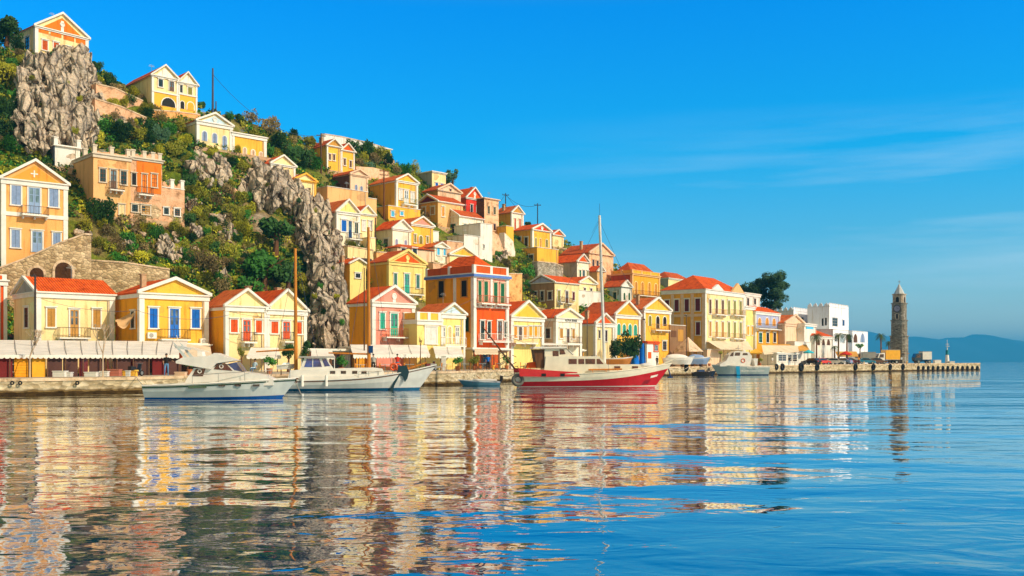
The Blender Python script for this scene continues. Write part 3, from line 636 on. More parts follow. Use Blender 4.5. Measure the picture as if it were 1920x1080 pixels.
house('mansion', 'tall mansion with orange side wall and red and pink front under a red hip roof', 798, 888, 953, 0, 512, 481, 'rose', 'hip', front=True, side='ochre', low=('redorange', 578), par=1.0, parc='redwood',
      wins='w896,527,902,566:green/pinkpale;w907,528,914,567:green/pinkpale;w925,530,932,568:green/pinkpale;w938,532,945,569:green/pinkpale;g900,602,907,636:dgreen;g913,603,919,634:dgreen;d932,602,940,637:brown;g944,604,950,632:dgreen;Sw823,527,833,558:dark/tan;Sw866,526,876,556:dark/tan;Sw870,595,880,622:dgreen/tan',
      balc='894,919,569:redwood;923,949,571:redwood;896,948,640:white')
H_ = HN['mansion']; m = MB()
a = H_['ff'].a(921); m.box(a-.2, a+.2, -.1, 0, H_['ff'].z(921, 574), H_['h']-.56); m.build('pilaster', mat('white'), H_['root']); m = MB(); a = H_['fs'].a(853); m.box(-.08, 0, a-.25, a+.25, -.2, H_['h']-.46); m.build('pilaster', mat('white'), H_['root'])
m = MB(); m.box(-.3, H_['w']+.3, -.38, -.325, H_['h']-.42, H_['h']-.1); m.box(-.32, -.28, -.3, H_['d'], H_['h']-.42, H_['h']-.1); m.build('blue_band', mat('bband', 'paint', col=(.12, .22, .55)), H_['root'])
house('yellowgable', 'lemon yellow gabled house with orange shutters right of the red mansion', 942, 958, 1019, 0, 594, 567, 'paleyellow', tymp='yellow', front=True,
      wins='w963,612,969,634:orange;d972,613,978,638:brown;w981,613,987,633:orange;w991,612,997,632:gold;w1001,612,1007,632:gold;w1011,612,1016,632:gold', balc='958,1000,643:white')
house('bank', 'cream gabled bank building with dark lettering under its pediment', 1018, 1042, 1090, 0, 596, 581, 'whitecream', front=True, side='pinkpale', tymp='cream',
      wins='w1049,616,1055,634:tan;d1062,617,1067,642:brown;w1072,617,1077,635:tan;Sg1024,616,1032,634:brown', balc='1056,1082,644')
house('redtymp', 'small cream house with red pediment behind the white mast', 1098, 1116, 1151, 0, 606, 590, 'cream', tymp='redorange', front=True,
      wins='g1122,620,1125,634:brown;g1134,620,1138,640:brown')
house('longroof', 'yellow house with four turquoise arched windows and a long red roof', 1090, 1153, 1200, 0, 590, 567, 'yellow', tymp='gold', front=True, side='pinkpale',
      wins='a1157,607,1163,628:teal;a1167,608,1173,629:teal;a1178,608,1184,629:teal;a1188,609,1194,629:teal')
house('tallyellow', 'tall yellow gabled house with dark arched windows beside the brown timber shed', 1174, 1207, 1257, 0, 580, 560, 'yellow', tymp='yellow', front=True, side='gold',
      wins='a1216,592,1221,611:olive;a1230,593,1236,616:dark;a1243,594,1249,611:dark;g1242,640,1249,656:brown', balc='1221,1249,619:tan')
house('palace', 'large pale neoclassical palace with ochre side wall, red hip roof and six tall window bays', 1240, 1322, 1395, 0, 542, 519, 'cream', 'hip', front=True, side='gold', ent=.8,
      wins=';'.join('w%g,%g,%g,%g:%s' % (x, 562+i*.6, x+4.2, 588+i*.7, 'brown' if i < 3 else 'olive') for i, x in enumerate((1329, 1341, 1352.5, 1364, 1375, 1386)))+';'+
           ';'.join('w%g,%g,%g,%g:%s' % (x, 603+i*.4, x+4.2, 631+i*.6, 'tan' if i < 3 else 'olive') for i, x in enumerate((1329, 1341, 1352.5, 1364, 1375, 1386)))+
           ';Sw1247,563,1255,580:maroon;Sw1265,562,1273,584:maroon;Sw1284,561,1292,584:maroon;Sw1304,560,1313,583:maroon;Sw1305,604,1313,628:maroon', balc='1335,1357,590:tan;1369,1391,591:tan;1335,1357,633:tan;1369,1391,635:tan')
H_ = HN['palace']
for p0, p1, pt_, c_ in ((1333, 1356, 533, 'white'), (1370, 1394, 531, 'peach')):
    m = MB(); a0, a1 = H_['ff'].a(p0), H_['ff'].a(p1); m.py([(a0, H_['h']+.07), (a1, H_['h']+.07), ((a0+a1)/2, H_['ff'].z((p0+p1)/2, pt_))], -.25, .2); m.build('pediment', mat(c_), H_['root'])
for p in (1261, 1279, 1298, 1319): a = H_['fs'].a(p); m = MB(); m.box(-.07, 0, a-.3, a+.3, 0, H_['h']-.83); m.build('pilaster', mat('pinkpale'), H_['root'])
m = MB(); z_ = H_['fs'].z(1290, 594); m.box(-.16, 0, .5, H_['d'], z_, z_+.5); m.build('belt_course', mat('pinkpale'), H_['root'])
house('slimyellow', 'slim pale yellow house squeezed against the right end of the palace', None, 1396, 1415, 0, 575, None, 'paleyellow', 'flat', front=True, depth=6, wins='w1400,612,1404,628:gold;w1408,612,1412,628:gold')
house('whiteupper', 'plain white upper house under the big pine', None, 1395, 1425, 600, 549, None, 'white', 'flat', s=8.8, depth=8, wins='g1400,559,1404,573:brown;g1413,560,1417,571:brown', pil=False)
house('lavender', 'lavender house with orange ground floor and three orange arched windows', 1396, 1416, 1462, 0, 584, 575, 'lavender', 'hip', front=True, low=('gold', 617),
      wins='a1421,596,1427,610:orange;a1435,596,1441,610:orange;a1448,597,1454,611:orange;g1422,624,1428,642:teal;g1436,624,1441,642:dark;g1449,624,1454,642:dark', balc='1416,1461,617')
house('palepink', 'pale pink gabled house with a bright red side roof right of the lavender house', 1458, 1471, 1509, 0, 606, 592, 'pinkpale', front=True, tymp='pinkpale', wins='g1498,622,1504,633:teal', trim='pinkpale')
house('solar', 'small white flat roofed house with a pale blue panel on top', None, 1508, 1530, 0, 607, None, 'white', 'flat', front=True, depth=5, wins='q1511,610,1525,617:lightblue;w1505,645,1510,650:white', pil=False)
house('arcade', 'low house with orange roof and arched windows left of the white fort', None, 1528, 1561, 0, 630, 613, 'white', 'hip', front=True, depth=9, wins='a1532,636,1537,647:brown;a1541,636,1546,647:brown;a1550,636,1556,647:brown', pil=False)
# white fort with crenellations
def fort(key, label, L, C, R, ytop, s, wins, teeth=True, depth=None):
    r = house(key, label, L, C, R, 0, ytop, None, 'fortwhite', 'flat', front=True, s=s, pil=False, trim='fortwhite', ent=0, wins=wins, name='fort', depth=depth)
    H_ = HN[key]; m = MB(); w, d, h = H_['w'], H_['d'], H_['h']
    if teeth:
        n = max(3, int(w/1.15))
        for i in range(n): x = w*i/n; m.py([(x+.06, h+.05), (x+w/n-.06, h+.05), (x+w/n-.06, h+.5), (x+w/n/2, h+1.0), (x+.06, h+.5)], 0, .3)
        n = max(3, int(d/1.15))
        for i in range(n): x = d*i/n; m.px([(x+.35, h+.05), (x+d/n-.06, h+.05), (x+d/n-.06, h+.5), (x+d/n/2, h+1.0), (x+.35, h+.5)], 0, .3)
        m.build('battlement', mat('fortwhite', 'wall'), r)
    return r
fort('fort', 'white square fort building with pointed battlements behind the palms', 1514, 1555, 1591, 575, 7.75, 'g1560,596,1570,612:grey;g1579,600,1583,611:blue;Sg1541,597,1544.5,611:dark;Sg1547,596,1550.5,610:dark')
fort('fortrear', 'low blue white battlemented block left of the square fort', None, 1488, 1517, 583, 7.7, 'g1502,595,1506,606:dark', depth=9)
fort('fortarcade', 'white seaside arcade with pointed arches beneath the fort', None, 1562, 1627, 618, 8.0, 'a1575,626,1583,642:sky;a1588,626,1596,642:dark;a1600,626,1607,642:brown;a1613,625,1621,642:greyblue;g1565,629,1568,640:dark', teeth=False, depth=7)
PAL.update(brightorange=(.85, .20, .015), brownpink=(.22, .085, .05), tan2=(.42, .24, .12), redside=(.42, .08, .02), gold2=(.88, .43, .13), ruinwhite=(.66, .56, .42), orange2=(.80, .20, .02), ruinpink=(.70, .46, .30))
# --- houses up the hill
house('temple', 'yellow temple fronted house with orange pediment on top of the highest crag', 22, 66, 165, 104, 48, 27, 'cream', tymp='brightorange/o', th=50, depth=10, ent=.3,
      wins='w79,76,89,94:redwood;w100,80,110,99:redwood;w124,88,132,104:redwood;q70,50,91,62:brightorange;q95,56,115,69:brightorange;q119,62,139,76:brightorange;q142,69,161,82:brightorange;Sg48,70,56,94:dark')
house('twingable1', 'left gable of the cream twin gabled villa with an arched porch near the ridge', 228, 285, 334, 206, 140, 124, 'cream', tymp='white', ent=.25, low=('yellow', 176), wins='g297,149,305,163:dark;d317,153,326,171:brown;o303,184,328,200:dark', depth=12)
house('twingable2', 'right gable of the cream twin gabled villa with an arched porch near the ridge', None, 334, 369, 206, 153, 137, 'cream', tymp='white', ent=.25, after='twingable1', low=('yellow', 180), wins='g337,160,342,174:brown;w352,164,360,178:olive;o338,190,345,204:dark;o351,192,363,207:gold', depth=12)
house('bluepediment', 'cream villa with pale blue white pediment and arched blue windows above the rocks', 332, 369, 435, 275, 226, 214, 'cream', tymp='sky/o', wins='a379,246,388,264:greyblue;a398,250,407,268:greyblue;a417,255,425,281:greyblue', depth=10)
house('yellowannex', 'long flat roofed yellow annex joined to the villa with the pale blue pediment', None, 435, 499, 275, 248, None, 'yellow', 'flat', after='bluepediment', wins='a456,277,462,298:pinkpale;a471,281,478,300:pinkpale;a486,285,492,300:pinkpale', depth=7)
HN['yellowannex']
house('peekgable', 'cream gable with rusty roof peeking over the dark crag', 466, 508, 553, 345, 306, 293, 'cream', ent=.3, depth=9)
house('peekgable2', 'small yellow gable rising just right of the dark crag', None, 553, 592, 375, 336, 327, 'cream', ent=.25, trim='yellow', depth=7)
house('brownside', 'house with a long brown shade-painted side wall and pale pink front on the upper slope', 585, 657, 689, 378, 326, 319, 'pinkpale', side='brownpink', ent=.25, wins='a665,346,670,358:greyblue;a675,349,680,361:greyblue', trim='pinkpale')  # side wall shade is put into the darker brown paint
house('peachwall', 'peach retaining block with slanting top below the brown sided house', 604, 614, 690, 402, 350, None, 'peach', 'flat', ent=0, pil=False, depth=3)
house('toptwin1', 'left gable of the weathered yellow twin gabled house behind the utility pole', 583, 613, 640, 318, 272, 262, 'yellow', ent=.2, tymp='tan', wins='w616,289,620,300:brown;w624,290,628,301:brown', depth=9)
house('toptwin2', 'right gable with red pediment of the weathered yellow twin gabled house', None, 640, 664, 318, 281, 270, 'yellow', ent=.2, tymp='redorange', after='toptwin1', wins='w644,298,648,310:brown;w655,302,659,314:brown', depth=9)
house('whitetop', 'small white block at the edge of the skyline scrub', None, 716, 733, 297, 277, None, 'white', 'flat', ent=.15, pil=False, depth=5)
house('balconyyellow', 'deep yellow gabled house with white framed windows and orange-shaded side wall', 693, 743, 783, 412, 338, 328, 'yellow', side='gold', ent=.35, tymp='yellow', wins='w748,355,754,374:white;d758,357,765,383:white;w770,361,776,379:white', balc='752,777,384:green')
house('yellowbase', 'bright yellow terrace block under the deep yellow gabled house', None, 728, 788, 418, 386, None, 'yellow', 'flat', ent=0, pil=False, depth=4, wins='w733,396,739,406:lightblue;w750,397,756,404:lightblue')
house('greyflat', 'flat roofed cream house with grey side wall and blue windows at the skyline', 772, 810, 836, 355, 321, None, 'cream', 'flat', side='grey', ent=.25, pil=False, wins='w816,343,821,352:blue;w826,345,831,353:blue')
house('orangestep', 'pale peach gable with one small dark window below the flat grey house', 803, 821, 864, 388, 356, 346, 'pinkpale', side='tan', ent=.2, pil=False, trim='pinkpale', wins='g843,355,846,361:dark')
house('tanlarge', 'broad tan yellow house with orange roof and maroon side pediment', 783, 821, 868, 424, 377, (804, 366), 'peach', 'side', side='gold', stymp='maroon', ent=.2, pil=False, wins='w828,388,833,406:orange;Sw792,389,798,401:tan;Sw808,388,815,402:tan')
house('greenshutter', 'cream cottage with green shutters on its shaded side and orange tiled roof', 832, 861, 906, 446, 405, (847, 394), 'whitecream', 'side', ent=.2, pil=False, wins='Ss834,420,842,438:green;Ss845,420,855,438:green;s869,420,875,436:green;s881,421,888,436:green')
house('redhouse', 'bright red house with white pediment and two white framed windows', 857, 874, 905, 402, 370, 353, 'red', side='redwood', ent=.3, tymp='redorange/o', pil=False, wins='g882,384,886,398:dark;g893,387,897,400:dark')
house('pinktall', 'tall bare pinkish stone house right of the bright red house', 893, 908, 935, 435, 371, None, 'pinkpale', 'flat', side='brown', ent=.15, pil=False, trim='pinkpale', wins='g914,387,918,401:olive;g925,389,929,402:olive;g925,420,929,432:maroon', wallk='ruin', depth=2.2)
house('redshutter', 'narrow cream gabled house with red shutters and orange roof below the two masts', 936, 959, 981, 432, 398, 387, 'whitecream', side='gold', ent=.2, tymp='tan', wins='w964,410,967,430:redwood;w973,411,976,428:redwood')
house('goldterrace', 'deep yellow garden block below the narrow red shuttered house', 941, 949, 963, 458, 424, None, 'yellow', 'flat', ent=0, pil=False, depth=5)
house('redpediment', 'yellow villa with red pediment and a terrace, highest of its cluster', 963, 998, 1033, 468, 430, 421, 'yellow', side='gold', ent=.2, tymp='red/o', wins='Sg970,445,977,463:brown;Sg984,445,990,462:brown;a1003,446,1006,461:olive;a1012,447,1015,463:gold;a1023,449,1027,463:olive')
house('goldblock', 'plain golden terrace block with railing and brown windows beneath the red pediment villa', 963, 1007, 1047, 496, 464, None, 'yellow', 'flat', side='gold', ent=0, pil=False, depth=None, wins='Sw975,475,984,492:maroon;Sg992,478,1000,490:brown')
house('smallred', 'tiny pale gable with red pediment behind the red pediment villa', None, 1036, 1057, 462, 440, 432, 'cream', ent=.15, tymp='redorange', pil=False, depth=5, trim='white')
house('barn', 'big stone barn like house with long red roof left of the mast top', 1050, 1105, 1150, 525, 474, 458, 'pinkpale', side='stone', ent=.15, pil=False, trim='pinkpale', wins='g1110,487,1114,504:brown;g1118,489,1122,504:brown', wallk='ruin')
house('stonecottage', 'cream cottage with red pediment and grey stone side wall below the barn', 1036, 1082, 1104, 535, 490, 478, 'whitecream', side='grey', ent=.2, tymp='redorange', pil=False, wins='w1086,507,1089,522:green;d1092,507,1096,532:dgreen;w1100,508,1103,522:olive', wallk='wall')
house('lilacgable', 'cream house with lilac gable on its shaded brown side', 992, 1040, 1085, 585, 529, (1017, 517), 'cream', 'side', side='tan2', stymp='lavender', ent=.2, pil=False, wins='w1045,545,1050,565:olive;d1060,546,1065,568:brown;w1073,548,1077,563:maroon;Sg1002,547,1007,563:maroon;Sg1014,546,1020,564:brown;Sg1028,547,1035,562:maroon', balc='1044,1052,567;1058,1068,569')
house('whitesmall', 'small white house with green windows under the ornate orange house', 1132, 1165, 1184, 568, 537, 527, 'white', ent=.12, pil=False, side='sky', wins='a1169,549,1172,562:green;a1178,549,1181,562:green;Sg1150,548,1156,562:green')
house('whitewall', 'blank white courtyard wall block left of the small white house', None, 1085, 1129, 574, 545, None, 'white', 'flat', ent=0, pil=False, depth=5)
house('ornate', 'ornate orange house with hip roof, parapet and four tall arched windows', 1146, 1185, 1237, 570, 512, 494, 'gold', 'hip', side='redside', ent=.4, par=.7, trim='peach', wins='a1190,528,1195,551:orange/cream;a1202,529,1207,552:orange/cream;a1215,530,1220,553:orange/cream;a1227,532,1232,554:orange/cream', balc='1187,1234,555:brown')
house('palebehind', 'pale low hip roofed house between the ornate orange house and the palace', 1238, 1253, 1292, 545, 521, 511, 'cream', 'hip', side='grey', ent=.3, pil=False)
house('lemon', 'pale lemon gabled house with orange pediment triangles and green glazed doors', 697, 729, 797, 565, 490, 471, 'paleyellow', side='gold', ent=.5, tymp='redorange/o', trim='paleyellow', wins='w738,513,744,539:greenglass/white;d758,514,767,551:teal/white;w780,516,786,540:greenglass/white', balc='752,788,552')
house('lemonsmall', 'small plain lemon gable beside the tall grey cliff', 645, 656, 686, 565, 494, 486, 'paleyellow', side='gold', ent=0, pil=False, wins='g666,513,675,521:dark')
house('slateroof', 'low cottage with a dark slate roof above the small lemon gable', 655, 664, 694, 500, 485, (660, 464), 'cream', 'side', roofc='slate', ent=0, pil=False)
house('blueshutters', 'cream house with blue shutters overhanging the tall grey cliff', None, 631, 674, 460, 396, 376, 'whitecream', tymp='paleyellow', ent=.4, pil=True, depth=9, wins='w640,413,649,434:blue;d653,415,659,446:navy;s665,418,672,438:dgreen', balc='650,673,449')
house('creamright', 'narrow cream white house joined right of the blue shuttered house', None, 674, 702, 460, 400, 387, 'cream', ent=.25, pil=False, after='blueshutters', depth=9, wins='w679,414,685,432:white;w691,415,697,431:white')
house('redroofpale', 'pale cream gabled house with bright red side roof behind the rusty pole', 705, 736, 771, 472, 428, 414, 'whitecream', ent=.3, pil=False, wins='Sg720,448,728,465:grey;a741,448,746,466:lavender;a758,450,763,464:lavender')
house('pinktymp', 'yellow gabled house with pink pediment and olive windows left of the green shuttered cottage', 752, 771, 812, 462, 420, 408, 'yellow', ent=.3, tymp='rose', pil=False, wins='w776,440,780,455:olive;a786,442,792,457:olive;w799,444,803,456:olive')
house('pinkgrey', 'long low pinkish grey house with a rusty roof edge', None, 745, 814, 490, 464, 459, 'pinkpale', 'hip', ent=0, pil=False, depth=5, wins='g773,466,781,481:dark;g752,466,760,474:dark')
house('whitebox', 'tiny white block right of the yellow house with pink pediment', None, 811, 820, 458, 434, None, 'white', 'flat', ent=0, pil=False, depth=4)
house('twowindow', 'narrow cream gable with two pale blue windows above the mansion roof', None, 815, 840, 494, 463, 456, 'whitecream', ent=.15, pil=False, depth=6, wins='w819,465,824,478:lightblue;w831,467,836,479:lightblue')
house('yellowbehind', 'yellow gable with red side roof just behind the mansion hip roof', 836, 843, 893, 502, 477, 464, 'cream', ent=.2, pil=False, tymp='yellow')
house('whitelow', 'low white garden block in front of the green shuttered cottage', None, 870, 902, 484, 441, None, 'white', 'flat', ent=0, pil=False, depth=5)
house('whitetall', 'tall blank white wall house with one tiny window right of the green shutters', None, 901, 923, 488, 419, None, 'white', 'flat', ent=0, pil=False, depth=7, wins='g906,459,908,466:dark')
house('orangebig', 'large orange three bay house with pale blue shutters at the left edge', -60, 3, 126, 505, 334, 303, 'gold2', ent=.6, tymp='orange', th=40, wins='w21,348,39,384:greyblue;d53,352,75,402:greyblue;w92,354,109,388:greyblue;w21,431,37,464:greyblue;d60,434,79,473:greyblue;w99,437,113,463:greyblue', balc='38,88,404', depth=10)
H_ = HN['orangebig']; m = MB(); z_ = H_['ff'].z(64, 408); m.box(-.08, H_['w']+.08, -.12, 0, z_, z_+.45); m.build('belt_course', mat('white'), H_['root'])
m = MB(); a = H_['ff'].a(64); z_ = H_['h']+(H_['ha']-H_['h'])*.38; m.box(a-.07, a+.07, -.1, -.051, z_-.4, z_+.4); m.box(a-.4, a-.08, -.1, -.051, z_-.07, z_+.07); m.box(a+.08, a+.4, -.1, -.051, z_-.07, z_+.07); m.build('ornament', mat('white'), H_['root'])
# ruined houses in the middle of the slope
house('ruinyellow', 'flat roofed faded yellow house with roof pillars left of the ruined orange wall', 152, 175, 245, 402, 287, None, 'peach', 'flat', wallk='wall', ent=.5, pil=False, trim='ruinwhite', wins='g187,317,198,341:brown;d207,319,218,355:brown;g226,321,237,346:brown;w223,384,233,402:cream', balc='202,229,357', pillars='1.0;178,210,241,S156', depth=9)
house('ruinorange', 'roofless ruin with a patch of bright orange plaster and crumbling stone', None, 245, 304, 402, 294, None, 'ruinpink', 'flat', after='ruinyellow', wallk='ruin', ent=.35, pil=False, trim='ruinwhite', wins='q256,304,302,362:orange2;w247,325,255,347:dark;g266,327,275,363:dark;g284,327,294,351:brown;g247,384,258,397:dark;g265,386,281,402:tan', pillars='.9;250,271,287,300', balc='256,283,366', depth=9)
house('ruinwing', 'low pinkish stone wing of the ruin with two dark windows', None, 304, 346, 402, 352, None, 'ruinpink', 'flat', after='ruinorange', wallk='ruin', ent=0, pil=False, wins='g307,390,316,402:dark;g327,392,337,405:brown', pillars='1.2;323,342', depth=5)
house('ruinterrace', 'yellow lower terrace of the ruin with square columns behind the orange house', None, 122, 178, 398, 336, None, 'peach', 'flat', ent=0, pil=False, s=13.6, pillars='1.4;131,155', depth=3)
house('ruinrear', 'pale blue grey block with white pillars behind the yellow ruin', 74, 103, 150, 312, 272, None, 'white', 'flat', side='greyblue', ent=.1, pil=False, pillars='1.0;105,148,S92,S78', depth=8)
house('peachstep', 'narrow peach step block between the pole and the brown sided house', None, 690, 706, 415, 372, None, 'peach', 'flat', ent=0, pil=False, depth=4)
house('creamstep', 'plain cream block wedged below the pole left of the red roofed pale house', None, 690, 704, 476, 446, None, 'cream', 'flat', ent=0, pil=False, depth=3)
house('stonelump', 'rough brown stone shed under the green shuttered cottage', None, 838, 868, 500, 452, None, 'ruinpink', 'flat', ent=0, pil=False, depth=3, wallk='ruin')
house('backcream', 'plain cream back house with orange roof above the bank roof line', None, 1086, 1118, 562, 530, 520, 'cream', ent=.15, pil=False, depth=6, wins='g1094,540,1098,550:brown;g1106,541,1110,551:brown')
house('backochre', 'small ochre house wedged right of the mansion parapet', None, 1120, 1133, 540, 508, 500, 'peach', ent=.1, pil=False, depth=5, wins='g1124,515,1128,524:brown')
# retaining walls
def stonewall(name, label, pts, ybot, thick=1.2, col='stone', kind='stone', coping=True, arches=(), cat='wall', Ds=None):
    P = []
    for i, (p, y, *rest) in enumerate(pts):
        D = rest[0] if rest else hit(p, ybot if not callable(ybot) else ybot(p)); P.append((wx(p, D), D, wz(y, D)))
    o = empty(name, P[0]); tag(o, label, cat); m = MB(); c = MB(); O = Vector(P[0])
    for a, b in zip(P, P[1:]):
        A, B_ = Vector(a)-O, Vector(b)-O; d = Vector((B_.x-A.x, B_.y-A.y, 0)).normalized(); nr = Vector((-d.y, d.x, 0))*thick; bz = min(A.z, B_.z)-12
        m.ext([(A.x, A.y, bz), (B_.x, B_.y, bz), B_, A], [(A.x+nr.x, A.y+nr.y, bz), (B_.x+nr.x, B_.y+nr.y, bz), B_+nr, A+nr])
        if coping:
            e1 = d*0-nr.normalized()*.08; u = Vector((0, 0, .18)); c.ext([A+e1+u*.02, B_+e1+u*.02, B_+e1+u, A+e1+u], [A+nr*1.05+u*.02, B_+nr*1.05+u*.02, B_+nr*1.05+u, A+nr*1.05+u])
    m.build('masonry', mat(col, kind), o)
    if coping: c.build('coping', mat('ruinwhite', 'ruin'), o)
    for (p0, y0, p1, y1) in arches:
        for a, b, (pa, *_), (pb, *_) in zip(P, P[1:], pts, pts[1:]):
            if pa <= (p0+p1)/2 <= pb:
                A, B_ = Vector(a), Vector(b); d = Vector((B_.x-A.x, B_.y-A.y, 0)).normalized(); th_ = math.atan2(d.y, d.x); fr = Fr('F', A.x, A.y, th_, 0)
                a0, a1 = fr.a(p0), fr.a(p1); z1, z0 = fr.z((p0+p1)/2, y0), fr.z((p0+p1)/2, y1)
                for nm, g, oo, mm in (('arch', .28, .06, mat('ruinwhite', 'ruin')), ('opening_panel', 0, .09, mat('archdark', 'ruin', col=(.07, .035, .015)))):  # no hole is cut: a dark panel stands for the shade inside
                    q = MB(); q.py(arch(a0-g, a1+g, z0, z1+g, 10), -oo, 0); ob = q.build(nm, mm, o); ob.location = A-O-Vector((0, 0, A.z)); ob.rotation_euler = (0, 0, th_)
    return o
stonewall('retaining_wall', 'arched rubble retaining wall climbing under the orange house', [(-120, 545, 128), (0, 503, 112.5), (42, 488, 113.5), (104, 460, 115), (158, 440, 117), (171, 441, 118)], 530, arches=[(103, 492, 135, 528), (56, 502, 82, 530)])
stonewall('retaining_wall', 'lower rubble retaining wall running right toward the bushes', [(168, 489, 118.5), (230, 493, 120), (318, 506, 124)], 540)
stonewall('retaining_wall', 'peach rubble wall beside the pink topped mansion', [(953, 514), (979, 514)], 572, col='peach', kind='ruin')
stonewall('retaining_wall', 'crumbling stone wall below the tall bare pinkish house', [(921, 434), (934, 440), (947, 476)], 480, col='pinkpale', kind='ruin', coping=False)
stonewall('retaining_wall', 'pale stone garden wall on the ridge right of the temple house', [(180, 158), (215, 166), (268, 190)], 195, col='ruinpink', kind='ruin')
stonewall('retaining_wall', 'long stone terrace wall below the ridge garden wall', [(178, 186), (225, 200), (275, 222)], 228, col='ruinpink', kind='ruin')
stonewall('retaining_wall', 'orange tinted terrace wall under the arched porch villa', [(285, 207), (330, 210), (376, 216)], 222, col='peach', kind='ruin')
stonewall('retaining_wall', 'thin white wall along the skyline behind the scrub', [(608, 252), (640, 257), (690, 268), (733, 281)], 285, col='white', kind='wall', thick=.6)
stonewall('retaining_wall', 'grey stone wall under the golden terrace block', [(1008, 491), (1040, 494), (1056, 500)], 528, col='grey', kind='stone')
stonewall('retaining_wall', 'round topped stone wall below the skyline scrub', [(668, 312), (700, 314), (730, 322)], 338, col='pinkpale', kind='ruin', coping=False)

stonewall('retaining_wall', 'cream terrace wall below the blue shuttered house', [(652, 462), (700, 470)], 500, col='cream', kind='wall')
stonewall('retaining_wall', 'rubble wall below the red roofed pale house', [(706, 473), (770, 478)], 492, col='peach', kind='ruin')
stonewall('retaining_wall', 'stone wall beneath the narrow gable with two pale windows', [(812, 493), (842, 498)], 515, col='ruinpink', kind='ruin')
stonewall('retaining_wall', 'pale zigzag path wall left of the red pediment villa', [(946, 436), (962, 452), (966, 472)], 478, col='white', kind='ruin', coping=False)
stonewall('retaining_wall', 'low stone wall under the lilac gabled house', [(984, 572), (1040, 586)], 600, col='stone', kind='stone')
stonewall('retaining_wall', 'rubble terrace wall above the dark green trees', [(440, 352), (462, 372)], 380, col='ruinpink', kind='ruin', coping=False)

rn_ = random.Random(4)
for k_, hh in (('ruinorange', 1.1), ('ruinwing', .9), ('ruinyellow', .35)):
    H_ = HN[k_]; w, h = H_['w'], H_['h']; P = [(0.02, h+.17)]; n = 16
    P += [(w*(i+.5)/n, h+.17+hh*abs(noise.noise(Vector((i*.7, w, 3))))*1.3+rn_.uniform(0, .2)) for i in range(n)]+[(w-.02, h+.17)]
    m = MB(); m.py(P, .02, .5); m.build('broken_masonry', mat('ruinpink', 'ruin'), H_['root'])
for k_ in ('ruinorange', 'ruinwing', 'ruinorange', 'ruinyellow'):
    H_ = HN[k_]; w, h = H_['w'], H_['h']; cx, cz, r = w*rn_.uniform(.3, .8), rn_.uniform(.5, 1.6), rn_.uniform(.9, 1.6); m = MB()
    m.py([(max(.1, min(w-.1, cx+r*rn_.uniform(.6, 1.2)*1.5*math.cos(6.2832*q/18))), max(-1, cz+r*rn_.uniform(.6, 1.2)*math.sin(6.2832*q/18))) for q in range(18)], -.012-.003*cx, -.002); m.build('exposed_rubble', mat('ruinstone', 'stone', col=(.55, .42, .28)), H_['root'])
# ---------------------------------------------------------------- awnings, shops
def pt(px, py, s): s = SC(px, s); D = F/s; return Vector((wx(px, D), D, wz(py, D)))
def awning(label, f0, f1, b1, b0, posts=4, col='white', val=.28, name='awning', pcol='brown', panel=(), seams=0):
    """corners as (px, py, px-per-metre): front left, front right, back right, back left"""
    A, B_, C_, D_ = [pt(*q) for q in (f0, f1, b1, b0)]; o = empty(name, A); tag(o, label, 'awning'); O = Vector(A)
    A, B_, C_, D_ = A-O, B_-O, C_-O, D_-O; m = MB(); u = Vector((0, 0, .05)); nx, ny = max(6, posts*3), 5; vs = []
    for j in range(ny+1):
        for i in range(nx+1):
            a, b = i/nx, j/ny; p = (A*(1-a)+B_*a)*(1-b)+(D_*(1-a)+C_*a)*b; p = p-Vector((0, 0, .10*math.sin(math.pi*b)*(.6+.4*abs(math.sin(a*nx*.5)))))
            vs.append(p)
    m.add(vs, [(j*(nx+1)+i, j*(nx+1)+i+1, (j+1)*(nx+1)+i+1, (j+1)*(nx+1)+i) for j in range(ny) for i in range(nx)])
    cl = m.build('canopy', mat(col, 'cloth'), o, smooth=True)
    m = MB(); L = (B_-A).length; n = max(4, int(L/.42)); d = (B_-A)/n; dn = d.normalized(); w = Vector((dn.y, -dn.x, 0))*.02; Z = Vector((0, 0, 1))
    for i in range(n):
        p = A+d*i; P = [p, p+d, p+d-Z*val*.65, p+d*.75-Z*val*.95, p+d*.5-Z*val, p+d*.25-Z*val*.95, p-Z*val*.65]; m.ext([q+w for q in P], [q+w*2.2 for q in P])
    m.build('valance', mat(col, 'cloth'), cl)
    if seams:
        m = MB()
        for i in range(1, seams): a = i/seams; m.tube((A*(1-a)+B_*a)+Z*.01, (D_*(1-a)+C_*a)+Z*.01, .025, n=5)
        m.build('seam_pole', mat('grey', 'metal'), cl)
    gz = qz(f0[0])-O.z+.03
    for i in range(posts):
        a = (i+.3)/max(1, posts-.4); p = A*(1-a)+B_*a+Vector((0, .12, -.05)); m = MB(); m.tube((p.x, p.y, gz), p-Z*.02, .055, n=6); m.build('post', mat(pcol, 'gloss', col=PAL[pcol] if pcol != 'brown' else (.25, .05, .02)), o)
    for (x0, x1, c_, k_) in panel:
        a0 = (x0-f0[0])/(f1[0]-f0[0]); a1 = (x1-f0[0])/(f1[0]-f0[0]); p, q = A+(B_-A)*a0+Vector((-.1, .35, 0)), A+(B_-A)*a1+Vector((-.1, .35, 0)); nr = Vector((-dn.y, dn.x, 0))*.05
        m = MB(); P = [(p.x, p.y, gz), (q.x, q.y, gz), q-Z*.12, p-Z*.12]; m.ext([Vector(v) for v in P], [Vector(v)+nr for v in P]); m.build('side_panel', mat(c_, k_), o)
    return o
PAL.update(plumbrown=(.10, .045, .035), palebeige=(.72, .58, .40), awnwhite=(.80, .74, .64))
